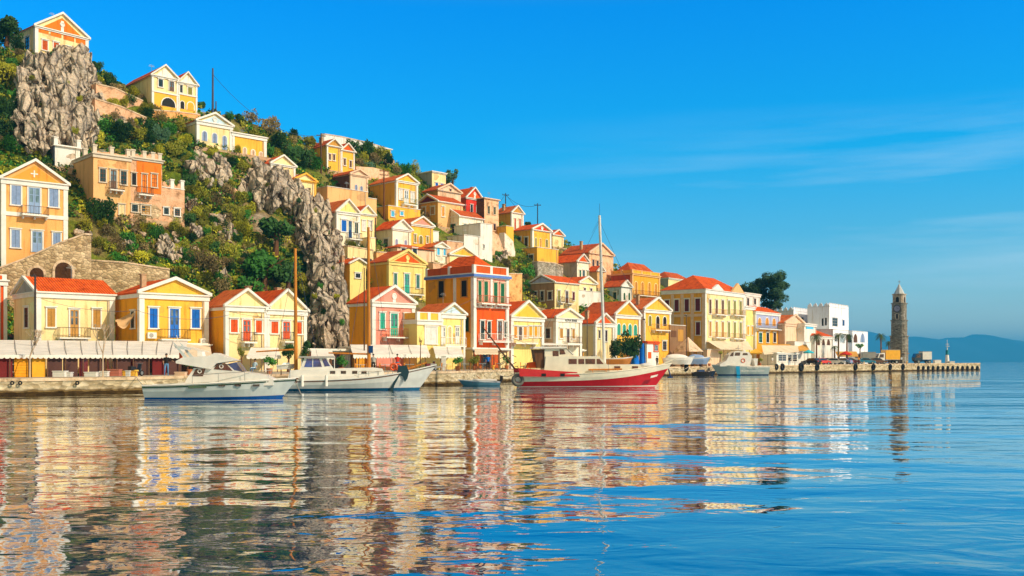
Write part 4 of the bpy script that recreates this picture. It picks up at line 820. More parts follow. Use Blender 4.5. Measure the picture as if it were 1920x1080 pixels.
awning('long off white awning with scalloped edge over the leftmost taverna, brown panels beneath', (-70, 665, 25.4), (344, 666, 21.4), (352, 640, 18.4), (-70, 637, 20.2), 13, 'awnwhite', .3, seams=14,
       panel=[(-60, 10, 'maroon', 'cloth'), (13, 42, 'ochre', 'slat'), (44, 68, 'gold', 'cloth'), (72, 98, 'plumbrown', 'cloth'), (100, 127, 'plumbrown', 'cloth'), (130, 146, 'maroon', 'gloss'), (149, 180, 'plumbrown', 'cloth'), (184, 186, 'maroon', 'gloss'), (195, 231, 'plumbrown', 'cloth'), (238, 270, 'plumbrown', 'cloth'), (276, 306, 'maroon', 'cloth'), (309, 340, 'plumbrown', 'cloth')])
awning('small beige awning behind the flybridge of the motor yacht', (345, 668, 20), (398, 669, 19.2), (394, 646, 17.8), (348, 645, 18.4), 3, 'palebeige')
awning('white awning between the two dark bushes below the twin gabled house', (462, 668, 19), (527, 668, 18.6), (522, 652, 17.6), (470, 652, 18), 3, 'awnwhite')
awning('white awning left of the second wooden mast below the cliff', (583, 668, 18.4), (628, 669, 18.2), (622, 655, 17.4), (584, 656, 17.8), 2, 'awnwhite')
awning('wide white cafe awning in front of the pink house', (662, 665, 17.8), (806, 664, 16.4), (800, 647, 15.6), (656, 646, 16.6), 5, 'awnwhite', .42, seams=4)
awning('white cafe awning under the small pale yellow house', (816, 665, 16.6), (868, 665, 16.2), (864, 650, 15.1), (812, 649, 15.4), 2, 'awnwhite', .42, seams=2)
awning('narrow cream awning over the red framed shop of the mansion', (890, 662, 15.6), (934, 662, 15.3), (934, 654, 14.5), (890, 654, 14.9), 2, 'palebeige', .2)
awning('big beige lean to canopy against the front of the palace', (1350, 654, -7), (1412, 655, -7), (1402, 640, 9.25), (1326, 639, 10.0), 3, 'palebeige', .15)
awning('tan canopy right of the yellow parasol on the ferry quay', (1432, 664, -5), (1498, 659, -5), (1496, 648, -12), (1428, 647, -12), 3, 'palebeige', .12)
awning('long rusty tiled looking canopy behind the small white kiosk', (1466, 657, -9), (1520, 658, -9), (1512, 646, -14), (1450, 645, -14), 3, 'tan', .1)
awning('orange brown canopy behind the parked cars', (1570, 668, -9), (1610, 668, -9), (1606, 659, -13), (1566, 659, -13), 3, 'tan', .12)
awning('white canopy edge on the bright terrace behind the red boat', (1018, 646, 13.3), (1092, 646, 12.6), (1090, 643, 12.3), (1016, 643, 12.9), 4, 'awnwhite', .12)
# low shop buildings under the houses
def shop(key, label, C, R, ye, s, cols, col='tan', d=6):
    r = house(key, label, None, C, R, 0, ye, None, col, 'flat', front=True, s=s, pil=False, ent=.2, name='shop', depth=d); H_ = HN[key]; ff = H_['ff']
    n = len(cols); w = H_['w']
    for i, c_ in enumerate(cols):
        a0 = .25+(w-.5)*i/n; a1 = a0+(w-.5)/n-.3; window(r, ff, a0, a1, .15, min(2.7, H_['h']-.45), 'g' if c_ in ('grey', 'dark') else 'w', c_ if c_ != 'dark' else 'brown', 'brown')
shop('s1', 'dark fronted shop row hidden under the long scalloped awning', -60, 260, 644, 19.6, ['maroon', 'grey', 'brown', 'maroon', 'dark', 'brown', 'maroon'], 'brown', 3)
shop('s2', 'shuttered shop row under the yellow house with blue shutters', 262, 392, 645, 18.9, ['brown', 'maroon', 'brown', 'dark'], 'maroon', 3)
shop('s3', 'yellow walled taverna front under the twin gabled house', 424, 575, 655, 17.9, ['grey', 'maroon', 'yellow', 'brown', 'grey', 'brown'], 'yellow', 3)
shop('s4', 'low taverna building at the foot of the grey cliff', 576, 664, 656, 17.2, ['maroon', 'white', 'dark', 'white'], 'tan', 4)
shop('s5', 'glass fronted cafe row below the pink house', 664, 800, 652, 15.9, ['gold', 'grey', 'dark', 'grey', 'grey'], 'tan', 3)
shop('s6', 'glass fronted shop under the small pale yellow house', 802, 884, 653, 15.1, ['grey', 'maroon', 'grey'], 'pinkpale', 3)
shop('s7', 'red framed shop windows on the ground floor of the mansion', 886, 954, 654, 14.75, ['redwood', 'dark', 'redwood', 'cream'], 'cream', 1.5)
shop('s8', 'orange brown shop row under the lemon gabled house and the bank', 955, 1095, 655, 13.35, ['orange', 'grey', 'brown', 'dark', 'white', 'brown'], 'tan', 2)
house('kiosk', 'small white kiosk with dark windows at the edge of the ferry quay', None, 1456, 1496, 0, 662, None, 'white', 'flat', front=True, s=-3.5, pil=False, ent=.25, name='kiosk', depth=3.5, wins='g1459,665,1474,677:white;g1477,665,1484,678:white;g1486,665,1494,678:white')
house('pinkwall', 'pinkish garden wall at the left foot of the palace', None, 1326, 1352, 0, 656, None, 'pinkpale', 'flat', front=True, s=10.15, pil=False, ent=0, name='garden_wall', depth=2)
house('railterrace', 'white railed terrace block left of the fort arcade', None, 1490, 1526, 0, 641, None, 'white', 'flat', front=True, s=8.75, pil=False, ent=0, name='terrace_block', depth=3)
house('redkiosk', 'small red and white kiosk beside the blue tarps', None, 1213, 1235, 0, 641, None, 'white', 'flat', front=True, s=-7, pil=False, ent=.3, trim='redorange', name='kiosk', depth=2.5, wins='g1226,647,1233,658:sky;q1215,660,1221,672:redorange')
house('shed', 'brown timber lean to shed between the tall yellow house and the palace', None, 1256, 1286, 0, 610, None, 'brownwood', 'flat', front=True, s=10.6, pil=False, ent=0, name='shed', depth=4, wins='q1258,620,1268,632:brown;q1271,618,1281,640:tan') if PAL.update(brownwood=(.28, .15, .07)) is None else 0
# white canvas gable tent by the lamp post
def simple(name, label, cat, px, py, s, rz=0, group=None):
    p = pt(px, py, s); o = empty(name, p, rz); return tag(o, label, cat, group)
def gz(px, s=None, off=.04): return qz(px)+off
def ground_thing(name, label, cat, px, s, rz=0, group=None, z=None):
    D = F/SC(px, s); o = empty(name, (wx(px, D), D, (qz(px)+.025) if z is None else z), rz); return tag(o, label, cat, group)
t_ = ground_thing('market_tent', 'pale pointed canvas tent in front of the palace side wall', 'tent', 1290, -9, .7)
m = MB(); m.add([(-1.9, -1.9, 2.6), (1.9, -1.9, 2.6), (1.9, 1.9, 2.6), (-1.9, 1.9, 2.6), (0, 0, 5.2)], [(0, 1, 4), (1, 2, 4), (2, 3, 4), (3, 0, 4)]); m.build('canopy', mat('spotcloth', 'ruin', col=(.70, .58, .45)), t_)
for a in (-1, 1):
    for b in (-1, 1): m = MB(); m.tube((a*1.8, b*1.8, 0), (a*1.8, b*1.8, 2.62), .06); m.build('post', mat('brown', 'wood'), t_)
def parasol(px, s, R, h, col, label, col2=None, sq=False):
    o = ground_thing('parasol', label, 'parasol', px, s); m = MB(); n = 4 if sq else 8
    P = [(R*math.cos(6.2832*i/n+.5), R*math.sin(6.2832*i/n+.5), h-.25*R) for i in range(n)]; Q = [(x*.98, y*.98, z-.25) for x, y, z in P]
    m.add(P+[(0, 0, h+.25*R)], [(i, (i+1) % n, n) for i in range(n)]); m.add(P+Q, [(i, (i+1) % n, n+(i+1) % n, n+i) for i in range(n)]); m.build('canopy', mat(col, 'cloth'), o)
    m = MB(); m.tube((0, 0, 0), (0, 0, h+.2*R), .035); m.build('pole', mat('white', 'paint'), o); m = MB(); m.tube((0, 0, 0), (0, 0, .1), .35, .3, 12); m.build('base', mat('grey', 'paint'), o)
parasol(1417, -4, 1.7, 2.9, 'yellow', 'yellow square parasol behind the patrol boat', sq=True)
parasol(1516, -7, 1.1, 3.0, 'lightblue2', 'turquoise parasol by the parked cars') if PAL.update(lightblue2=(.05, .50, .62)) is None else 0
parasol(1586, -7, 1.3, 2.7, 'red', 'red parasol under the palms')
parasol(1050, 13.8, 1.4, 2.7, 'awnwhite', 'white parasol behind the wheelhouse of the red boat')
# blue tarps stacked near the quay
for px_, s_, w_, h_, lb in ((1190, -6, .7, 3.3, 'tall blue tarpaulin bundle left of the red and white kiosk'), (1204, -5, .55, 3.8, 'slim blue tarpaulin bundle next to the red and white kiosk')):
    m = MB(); n = 12; vs = []
    for j in range(6):
        for i in range(n): a = 6.2832*i/n; r = w_*(1+.16*math.sin(3*a+j)+.08*math.sin(7*a))*(1-.08*j); vs.append((r*math.cos(a), r*math.sin(a), h_*j/5))
    m.add(vs, [(j*n+i, j*n+(i+1) % n, (j+1)*n+(i+1) % n, (j+1)*n+i) for j in range(5) for i in range(n)]+[tuple(range(5*n, 6*n))])
    D = F/SC(px_, s_); tag(m.build('tarpaulin', mat('tarp', 'cloth', col=(.01, .16, .60)), loc=(wx(px_, D), D, qz(px_)+.03), smooth=True), lb, 'tarpaulin')
# ---------------------------------------------------------------- clock tower
D = F/7.8; ct = empty('clock_tower', (wx(1686, D), D, qz(1686)), math.radians(-40)); tag(ct, 'tall stepped stone clock tower with pointed roof standing alone on the ferry quay', 'clock tower')
zt = lambda y: wz(y, D)-qz(1686); S8 = 7.8
def tier(nm, hw, y0, y1, mt=None, n=8):
    m = MB(); c = hw*.72; P = [(-c, -hw), (c, -hw), (hw, -c), (hw, c), (c, hw), (-c, hw), (-hw, c), (-hw, -c)]
    m.pz(P, zt(y0), zt(y1)); k = hw+.16; c = k*.72; P = [(-c, -k), (c, -k), (k, -c), (k, c), (c, k), (-c, k), (-k, c), (-k, -c)]; m.pz(P, zt(y1), zt(y1)+.22)
    return m.build(nm, mt or mat('towerstone', 'stone', col=(.27, .26, .24)), ct)
tier('base_stage', 1.74, 681, 631); t2 = tier('lower_stage', 1.55, 629, 602); t3 = tier('clock_stage', 1.44, 600, 570); t4 = tier('belfry', 1.26, 568, 553, mat('belfry', 'ruin', col=(.44, .41, .35)))
m = MB(); m.add([(1.3*math.cos(a), 1.3*math.sin(a), zt(552)) for a in [6.2832*i/8+.39 for i in range(8)]]+[(0, 0, zt(531))], [(i, (i+1) % 8, 8) for i in range(8)]+[tuple(range(8))]); sp = m.build('spire', mat('spirestone', 'paint', col=(.50, .51, .50)), ct)
m = MB(); m.tube((0, 0, zt(533)-.1), (0, 0, zt(525)), .05); m.box(-.3, .3, -.03, .03, zt(529), zt(528)); m.build('cross', mat('grey', 'metal'), sp)
m = MB(); m.py(arch(-.38, .38, zt(567), zt(557)), -1.30, -1.261); m.px(arch(-.38, .38, zt(567), zt(557)), 1.261, 1.30); m.build('opening_panel', mat('dark'), t4)
m = MB(); m.tube((0, -1.45, zt(579)), (0, -1.52, zt(579)), .8, n=20); cf = m.build('clock_face', mat('clockface', 'paint', col=(.30, .28, .36)), t3)
m = MB(); m.ring((0, -1.52, zt(579)), .8, .07, 'y', 20, 5); m.box(-.03, .03, -1.56, -1.525, zt(579), zt(579)+.55); m.box(0, .4, -1.56, -1.525, zt(579)-.03, zt(579)+.03); m.build('clock_hands', mat('dark'), cf)
m = MB(); m.box(-.42, .42, -1.50, -1.441, zt(599), zt(588)); w_ = m.build('window', mat('belfry', 'ruin'), t3); m = MB(); m.box(-.22, .22, -1.52, -1.501, zt(598), zt(589)); m.build('opening_panel', mat('dark'), w_)
m = MB(); m.tube((0, -1.54, zt(618)), (0, -1.6, zt(618)), .16, n=10); m.build('opening_panel', mat('dark'), t2)
m = MB(); m.box(-1.80, 1.80, -1.80, 1.80, zt(664), zt(662)); m.build('string_course', mat('grey', 'ruin', col=(.26, .23, .19)), ct)
# harbour beacon
D = F/7.22; bc = empty('harbour_beacon', (wx(1776, D), D, qz(1776)), 0); tag(bc, 'slim white harbour beacon with teal band near the pier end', 'beacon')
m = MB(); m.tube((0, 0, 0), (0, 0, 2.2), .55, .38, 10); m.build('base', mat('white'), bc); m = MB(); m.tube((0, 0, 2.2), (0, 0, 3.5), .38, .36, 10); m.build('band', mat('teal2', 'paint', col=(.02, .22, .28)), bc)
m = MB(); m.tube((0, 0, 3.5), (0, 0, 4.4), .12, .12, 8); m.tube((0, 0, 4.4), (0, 0, 4.5), .5, .5, 10); m.ring((0, 0, 5.0), .5, .04, 'z', 12, 4); m.tube((0, 0, 4.5), (0, 0, 6.1), .05); m.build('lamp_gallery', mat('white'), bc)
# ---------------------------------------------------------------- poles
def pole(px, ytop, ybot, label, r=.13, D=None, name='utility_pole', arms=1, col=(.10, .05, .03), cat='utility pole'):
    D = D or hit(px, ybot); z0 = wz(ybot, D)-1.5; z1 = wz(ytop, D); o = empty(name, (wx(px, D), D, z0), .4); tag(o, label, cat)
    m = MB(); m.tube((0, 0, 0), (0, 0, z1-z0), r, r*.7); m.build('post', mat('pole%d' % int(col[0]*100), 'wood', col=col), o)
    if arms:
        m = MB(); h = z1-z0
        for k in range(arms): m.box(-.8, .8, -.06, .06, h-.5-k*.7, h-.38-k*.7); [m.tube((x, 0, h-.38-k*.7), (x, 0, h-.2-k*.7), .05) for x in (-.7, -.35, .35, .7)]
        m.build('crossarm', mat('pole%d' % int(col[0]*100), 'wood', col=col), o)
    return Vector((wx(px, D), D, z1))
P1 = pole(399, 128, 214, 'tall thin mast pole on the skyline right of the arched porch villa', .2, arms=0, col=(.08, .10, .16))
pole(405, 190, 214, 'short pole beside the tall skyline pole', .13, arms=0, col=(.08, .10, .16))
P2 = pole(602, 250, 322, 'dark utility pole in front of the weathered twin gabled house', .17)
P3 = pole(720, 316, 412, 'brown utility pole with crossarms left of the deep yellow gabled house', .17, arms=2, col=(.16, .06, .02))
P4 = pole(704, 408, 470, 'thin dark utility pole left of the red roofed pale house', .13, arms=0)
P5 = pole(948, 362, 400, 'utility pole with stay wires on the skyline behind the red shuttered house', .15, arms=1, col=(.05, .07, .10))
P6 = pole(1008, 381, 436, 'utility pole with a box behind the red pediment villa', .15, arms=1, col=(.05, .07, .10))
P7 = pole(683, 502, 640, 'thin dark pole beside the second wooden mast', .08, D=F/17, arms=0)
def cable(a, b, sag, label, r=.035):
    m = MB(); n = 14; pts = [a.lerp(b, i/n)-Vector((0, 0, sag*4*(i/n)*(1-i/n))) for i in range(n+1)]; O = pts[0]
    for p, q in zip(pts, pts[1:]): m.tube(p-O, q-O, r, n=4)
    tag(m.build('overhead_cable', mat('cable', 'paint', col=(.05, .07, .12)), loc=O), label, 'cable')
cable(P1-Vector((0, 0, 1)), P2-Vector((0, 0, .4)), 3.0, 'long sagging cable from the skyline pole down to the twin gabled house')
cable(P5-Vector((0, 0, .4)), P6-Vector((0, 0, .4)), 1.2, 'sagging cable between the two skyline poles', .045)
cable(P5-Vector((0, 0, .2)), P5+Vector((-3.2, 1, -4.4)), .1, 'left stay wire of the skyline pole', .04); cable(P5-Vector((0, 0, .2)), P5+Vector((3.6, 1, -4.6)), .1, 'right stay wire of the skyline pole', .04)
def lamp(px, ytop, s, label, col=(.05, .03, .025), r=.07, head=True, arm=.0):
    D = F/SC(px, s); z0 = qz(px)+.02; z1 = wz(ytop, D); o = empty('street_lamp', (wx(px, D), D, z0)); tag(o, label, 'street lamp'); h = z1-z0
    m = MB(); m.tube((0, 0, 0), (0, 0, h), r, r*.7); m.tube((0, 0, 0), (0, 0, .5), r*1.7, r*1.3); m.build('post', mat('lampmetal', 'gloss', col=col), o)
    if head: m = MB(); m.box(-.35-arm, .05, -.12, .12, h, h+.16); m.tube((-.1, 0, h+.16), (-.1, 0, h+.3), .1, .03); m.build('lamp_head', mat('lampmetal', 'gloss', col=col), o)
lamp(66, 519, 21, 'dark street lamp post in front of the cream house', r=.13)
lamp(1101, 578, -6, 'dark street lamp post left of the white mast'); lamp(1287, 592, -6, 'street lamp post before the canvas tent'); lamp(1209, 600, -4, 'thin dark lamp post above the blue tarpaulins')
# ---------------------------------------------------------------- tyres, cars, trucks
def tyre(px, y, r, label, group='tyre fenders hung on the quay wall', D=None, s=None):
    D = (D or itp(QP, px)-.25); p = Vector((wx(px, D), D, wz(y, D))); m = MB(); R = r/(F/D); m.ring((0, 0, 0), R*.68, R*.33, 'y', 18, 8)
    a = itp(QP, px+8)-itp(QP, px-8); th_ = math.atan2(a, wx(px+8, itp(QP, px+8))-wx(px-8, itp(QP, px-8))); o = m.build('tyre_fender', mat('tyre', 'paint', col=(.015, .014, .014)), loc=p, smooth=True); o.rotation_euler = (0, 0, th_); return tag(o, label, 'tyre', group)
for px_, r_, lb in ((1287, 8, 'tyre fender just right of the red boat bow'), (1467, 7, 'tyre fender right behind the stern of the patrol boat'), (1456, 6, 'smaller tyre fender hard against the patrol boat stern'), (1502, 8.5, 'big tyre fender under the right edge of the white kiosk'), (1532, 7, 'tyre fender below the red parked car'), (1604, 6.5, 'tyre fender below the teal parked car'), (1638, 6, 'tyre fender below the truck cab'), (1669, 6, 'tyre fender below the orange truck box'), (1693, 6, 'tyre fender at the foot of the clock tower'), (23, 4, 'small tyre fender on the quay near the left edge'), (38, 4, 'small tyre fender left of the bare tree'), (145, 4, 'small tyre fender under the dark red door')):
    tyre(px_, 688 if px_ > 1200 else 718, r_, lb)
for i in range(13): tyre(1722+i*9.2, 690, 4.4, 'black tyre fender, pier end row, '+['leftmost one', 'second from the left', 'third from left, below the white truck', 'fourth from the left', 'fifth from the left', 'sixth from the left', 'seventh, right below the beacon', 'eighth, just right of the beacon', 'fifth from the pier tip', 'fourth from the pier tip', 'third from the pier tip', 'second from the pier tip', 'last one at the pier tip'][i], 'row of tyre fenders along the pier end')
def wheel(root, x, y, r, w=.2):
    m = MB(); m.ring((x, y, r), r*.78, r*.24, 'y', 16, 6); t_ = m.build('tyre', mat('tyre', 'paint', col=(.015, .014, .014)), root, smooth=True); 
    m = MB(); m.tube((x, y-w*.4, r), (x, y+w*.4, r), r*.6, n=12); m.build('rim', mat('grey', 'metal'), t_)
def car(px, s, rz, col, label):
    o = ground_thing('parked_car', label, 'car', px, s, rz, 'cars parked on the ferry quay'); L = 4.1; prof = [(-2, .35), (2.05, .35), (2.08, .62), (1.95, .78), (1.0, .92), (.35, 1.42), (-.95, 1.46), (-1.75, .98), (-2.05, .9), (-2.06, .5)]
    m = MB(); m.ext([(x, -.82+(.1 if z > 1 else 0), z) for x, z in prof], [(x, .82-(.1 if z > 1 else 0), z) for x, z in prof]); bd = m.build('body', mat(*col), o)
    m = MB(); g = [(.88, .95), (.32, 1.36), (-.9, 1.4), (-1.5, .98)]
    for sg in (-1, 1): m.ext([(x, sg*(.85-(.1 if z > 1 else 0)), z) for x, z in g], [(x, sg*(.83-(.1 if z > 1 else 0)), z) for x, z in g])
    m.add([(1.0, -.66, .95), (1.0, .66, .95), (.40, .6, 1.40), (.40, -.6, 1.40)], [(0, 1, 2, 3)]); m.v = m.v[:-4]+[(x+.03, y, z+.02) for x, y, z in m.v[-4:]]
    m.add([(-1.78, -.6, 1.0), (-1.78, .6, 1.0), (-1.02, .55, 1.44), (-1.02, -.55, 1.44)], [(0, 1, 2, 3)]); m.build('window', mat('dark', 'glass'), bd)
    for x in (-1.3, 1.3):
        for y in (-.78, .78): wheel(o, x, y, .32)
    for y in (-.6, .6):
        m = MB(); m.box(2.0, 2.1, y-.16, y+.16, .62, .74); m.build('headlight', mat('white', 'gloss'), bd); m = MB(); m.box(-2.12, -2.04, y-.16, y+.16, .7, .86); m.build('tail_light', mat('red', 'gloss'), bd)
for a in ((1522, -6, 2.2, ('dark', 'gloss'), 'dark parked car left of the red one'), (1540, -4.5, .5, ('red', 'gloss'), 'bright red parked car on the ferry quay'), (1556, -7, .9, ('dgreen', 'gloss'), 'dark green parked car mostly hidden by the white one'), (1566, -3.5, -.4, ('white', 'gloss'), 'white parked hatchback on the ferry quay'), (1580, -6, 2.4, ('greyblue', 'gloss'), 'blue grey parked car right of the white hatchback'), (1594, -6.5, .2, ('maroon', 'gloss'), 'dark maroon parked car under the brown canopy'), (1623, -6, .1, ('teal3', 'gloss'), 'teal blue parked car left of the truck cab'), (1645, -3, .0, ('brown', 'gloss'), 'low brown parked car before the truck cab')):
    if a[3][0] == 'teal3': PAL['teal3'] = (.01, .18, .28)
    car(*a)
def truck(px, s, rz, cabcol, boxcol, label, bl=4.6, bh=2.3, bw=2.2):
    o = ground_thing('parked_truck', label, 'truck', px, s, rz); m = MB(); m.box(-bl/2, bl/2, -bw/2, bw/2, .95, .95+bh); cg = m.build('cargo_box', mat(*boxcol), o)
    m = MB()
    for z in (.95, .95+bh-.1): m.box(-bl/2-.02, bl/2+.02, -bw/2-.03, bw/2+.03, z, z+.1)
    m.build('frame', mat('grey', 'metal'), cg)
    m = MB(); m.box(-bl/2, bl/2+1.9, -.45, .45, .5, .85); m.build('chassis', mat('dark'), o)
    m = MB(); x = bl/2+.15; m.ext([(x, -1, .7), (x+1.7, -1, .7), (x+1.75, -1, 1.5), (x+1.35, -1, 2.5), (x, -1, 2.6)], [(x, 1, .7), (x+1.7, 1, .7), (x+1.75, 1, 1.5), (x+1.35, 1, 2.5), (x, 1, 2.6)]); cb = m.build('cab', mat(*cabcol), o)
    m = MB(); m.ext([(x+1.77, -.85, 1.55), (x+1.41, -.85, 2.38), (x+1.38, -.85, 2.37)], [(x+1.77, .85, 1.55), (x+1.41, .85, 2.38), (x+1.38, .85, 2.37)])
    for sg in (-1, 1): m.ext([(x+.3, sg*1.02, 1.5), (x+1.5, sg*1.02, 1.5), (x+1.2, sg*1.02, 2.3), (x+.3, sg*1.02, 2.3)], [(x+.3, sg*1.002, 1.5), (x+1.5, sg*1.002, 1.5), (x+1.2, sg*1.002, 2.3), (x+.3, sg*1.002, 2.3)])
    m.build('window', mat('dark', 'glass'), cb)
    for xx in (-bl*.28, x+.8):
        for y in (-.9, .9): wheel(o, xx, y, .45, .26)
truck(1670, -3, math.radians(188), ('white', 'gloss'), ('yellow2', 'gloss'), 'parked truck with a bright orange yellow cargo box beside the clock tower', 3.6, 2.4) if PAL.update(yellow2=(.90, .42, .01)) is None else 0
truck(1628, -10, math.radians(170), ('white', 'gloss'), ('grey', 'gloss'), 'white parked truck with grey box left of the orange one', 3.0, 1.9)
truck(1735, -6, math.radians(182), ('navy2', 'gloss'), ('white', 'gloss'), 'parked truck with white cargo box and dark cab right of the clock tower', 2.3, 2.1) if PAL.update(navy2=(.02, .05, .08)) is None else 0
PAL['palebox'] = (.7, .66, .6)
for px_, s_, w_, h_, c_, lb in ((1757, -4, 1.6, .8, 'white', 'low white container box on the pier right of the white truck'), (1784, -5, 1.3, .45, 'palebox', 'low pale block at the foot of the beacon'), (243, 23.4, .9, .35, 'yellow', 'yellow fishing crate on the quay left of the motor yacht'), (240, 24.2, .3, .4, 'palebox', 'white plastic canister beside the yellow fishing crate'), (339, 23.6, .8, .25, 'pinkpale', 'pale crate behind the stern of the motor yacht'), (215, 23.8, .9, .5, 'redwood2', 'heap like reddish crate of nets left of the yellow crate'), (196, 24, .6, .35, 'white', 'white foam fish box right of the bare tree'), (832, 17.6, .45, 1.5, 'white', 'white upright power pedestal on the quay under the cafe awning'), (113, 24.5, .9, .4, 'white', 'white foam fish box in front of the plum panels'), (126, 24.4, .7, .3, 'palebox', 'flat pale fish box left of the dark red door'), (172, 24.2, .9, .3, 'white', 'white foam fish box left of the bare tree foot')):
    PAL.setdefault('redwood2', (.5, .16, .10)); D = F/SC(px_, s_); m = MB(); m.box(-w_/2, w_/2, -w_*.35, w_*.35, 0, h_); t = .04; m.box(-w_/2-t, w_/2+t, -w_*.35-t, w_*.35+t, h_, h_+.06); m.box(-w_/2-t*.5, w_/2+t*.5, -w_*.35-t*.5, w_*.35+t*.5, h_*.45, h_*.55)
    tag(m.build('crate', mat(c_, 'paint'), loc=(wx(px_, D), D, qz(px_)+.065)), lb, 'crate')
PAL['redwood2'] = (.5, .16, .10)
# striped tarpaulin car shape at far left and motor scooters
def scooter(px, s, rz, col, label):
    o = ground_thing('motor_scooter', label, 'scooter', px, s, rz, 'scooters parked on the waterfront')
    m = MB(); m.ext([(x, -.16, z) for x, z in [(-.75, .5), (-.1, .3), (.35, .35), (.5, .95), (.42, 1.0), (.25, .5), (-.05, .5), (-.2, .78), (-.75, .8)]], [(x, .16, z) for x, z in [(-.75, .5), (-.1, .3), (.35, .35), (.5, .95), (.42, 1.0), (.25, .5), (-.05, .5), (-.2, .78), (-.75, .8)]]); m.build('body', mat(*col), o)
    m = MB(); m.tube((.45, -.3, 1.05), (.45, .3, 1.05), .025); m.tube((.45, 0, 1.05), (.62, 0, .3), .04); m.build('handlebar', mat('grey', 'metal'), o)
    for x in (-.6, .65): wheel(o, x, 0, .25, .12)
scooter(820, 17.4, .3, ('grey', 'gloss'), 'grey scooter parked left of the white pedestal'); scooter(808, 17.2, .8, ('maroon', 'gloss'), 'dark red scooter parked by the dark awning post'); scooter(255, 23, 1.2, ('dark', 'gloss'), 'black scooter parked left of the standing man'); scooter(1508, -4, .4, ('dark', 'gloss'), 'dark scooter parked right of the white quay kiosk')
# ---------------------------------------------------------------- people
def person(px, s, z, rz, label, shirt, trous, pose='stand', skin=(.45, .24, .14)):
    J = {'hip': (0, 0, .95), 'ch': (0, .02, 1.3), 'nk': (0, .02, 1.5), 'hd': (0, 0, 1.66), 'top': (0, 0, 1.75)}
    Lg = {1: [(.10, 0, .9), (.12, -.02, .5), (.13, .03, .08), (.13, -.14, .04)], -1: [(-.10, 0, .9), (-.13, -.06, .5), (-.14, .02, .08), (-.14, -.14, .04)]}
    Am = {1: [(.19, .02, 1.43), (.25, .05, 1.15), (.24, -.08, .9), (.23, -.12, .82)], -1: [(-.19, .02, 1.43), (-.25, .03, 1.15), (-.22, -.14, .92), (-.21, -.2, .85)]}
    if pose == 'sit':
        J = {k: (x, y, q-.45) for k, (x, y, q) in J.items()}; Am = {k: [(x, y-.05*i, q-.45) for i, (x, y, q) in enumerate(v)] for k, v in Am.items()}
        Lg = {sg: [(.1*sg, -.02, .5), (.13*sg, -.42, .52), (.13*sg, -.45, .1), (.13*sg, -.6, .05)] for sg in (1, -1)}
    if pose == 'reach': Am[1] = [(.19, .02, 1.43), (.34, -.12, 1.22), (.50, -.28, 1.15), (.56, -.32, 1.12)]
    V = [J['hip'], J['ch'], J['nk'], J['hd'], J['top']]; E_ = [(0, 1), (1, 2), (2, 3), (3, 4)]; R = [.15, .155, .055, .095, .06]
    for sg in (1, -1):
        k = len(V); V += Lg[sg]; E_ += [(0, k), (k, k+1), (k+1, k+2), (k+2, k+3)]; R += [.095, .065, .045, .04]
        k = len(V); V += Am[sg]; E_ += [(1, k), (k, k+1), (k+1, k+2), (k+2, k+3)]; R += [.06, .045, .032, .03]
    me = bpy.data.meshes.new('person'); me.from_pydata(V, E_, []); ob = bpy.data.objects.new('person', me); scn.collection.objects.link(ob)
    md = ob.modifiers.new('s', 'SKIN'); 
    for i, r in enumerate(R): me.skin_vertices[0].data[i].radius = (r, r)
    me.skin_vertices[0].data[0].use_root = True; sb = ob.modifiers.new('u', 'SUBSURF'); sb.levels = 1
    dg = bpy.context.evaluated_depsgraph_get(); nm = bpy.data.meshes.new_from_object(ob.evaluated_get(dg)); bpy.data.objects.remove(ob)
    nm.materials.clear(); [nm.materials.append(q) for q in (mat('skin', 'paint', col=skin), mat(*shirt), mat(*trous))]
    hz = J['hip'][2]
    for f in nm.polygons:
        c = f.center; leg = c.z < hz+.02 and (abs(c.x) < .2 or pose == 'sit') ; arm = abs(c.x) > .17 and c.z > .5
        f.material_index = 0 if c.z > J['nk'][2]-.02 else (2 if leg and not (arm and abs(c.x) > .2) else (0 if arm and abs(c.x) > .21 and c.z < J['ch'][2]-.1 else 1)); f.use_smooth = True
    o = bpy.data.objects.new('person', nm); scn.collection.objects.link(o); D = F/SC(px, s); o.location = (wx(px, D), D, z); o.rotation_euler = (0, 0, rz); tag(o, label, 'person')
    m = MB(); rockmesh(m, (0, .015, J['hd'][2]+.05), .105, .11, .085, 3, 2, .02); m.build('hair', mat('dark'), o)
    m = MB(); hd = J['hd']; m.box(-.018, .018, -.125, -.09, hd[2]-.03, hd[2]+.02); m.build('nose', mat('skin', 'paint'), o)
    m = MB(); [m.box(x-.012, x+.012, -.1, -.088, hd[2]+.015, hd[2]+.03) for x in (-.035, .035)]; m.build('eye', mat('dark'), o)
    return o
PAL['denim'] = (.12, .25, .45)
person(312, 23.4, qz(312)+.07, .4, 'man in dark jacket and pale jeans walking on the quay behind the yacht stern', ('dark', 'cloth'), ('denim', 'cloth'), 'reach')
person(478, 20.5, qz(478)+.05, -.5, 'person in pale top sitting on the quay between the two white boats', ('sky', 'cloth'), ('denim', 'cloth'), 'sit')
person(1232, -4, qz(1232)+.04, .3, 'person in a dark top standing right of the red and white kiosk', ('dark', 'cloth'), ('dark', 'cloth'))
person(1176, -5, qz(1176)+.04, -.6, 'person in a pink shirt standing left of the blue tarpaulins', ('rose', 'cloth'), ('denim', 'cloth'))
person(1448, -2, qz(1448)+.04, .2, 'person in white standing at the left end of the quay kiosk', ('white', 'cloth'), ('palebeige', 'cloth'))
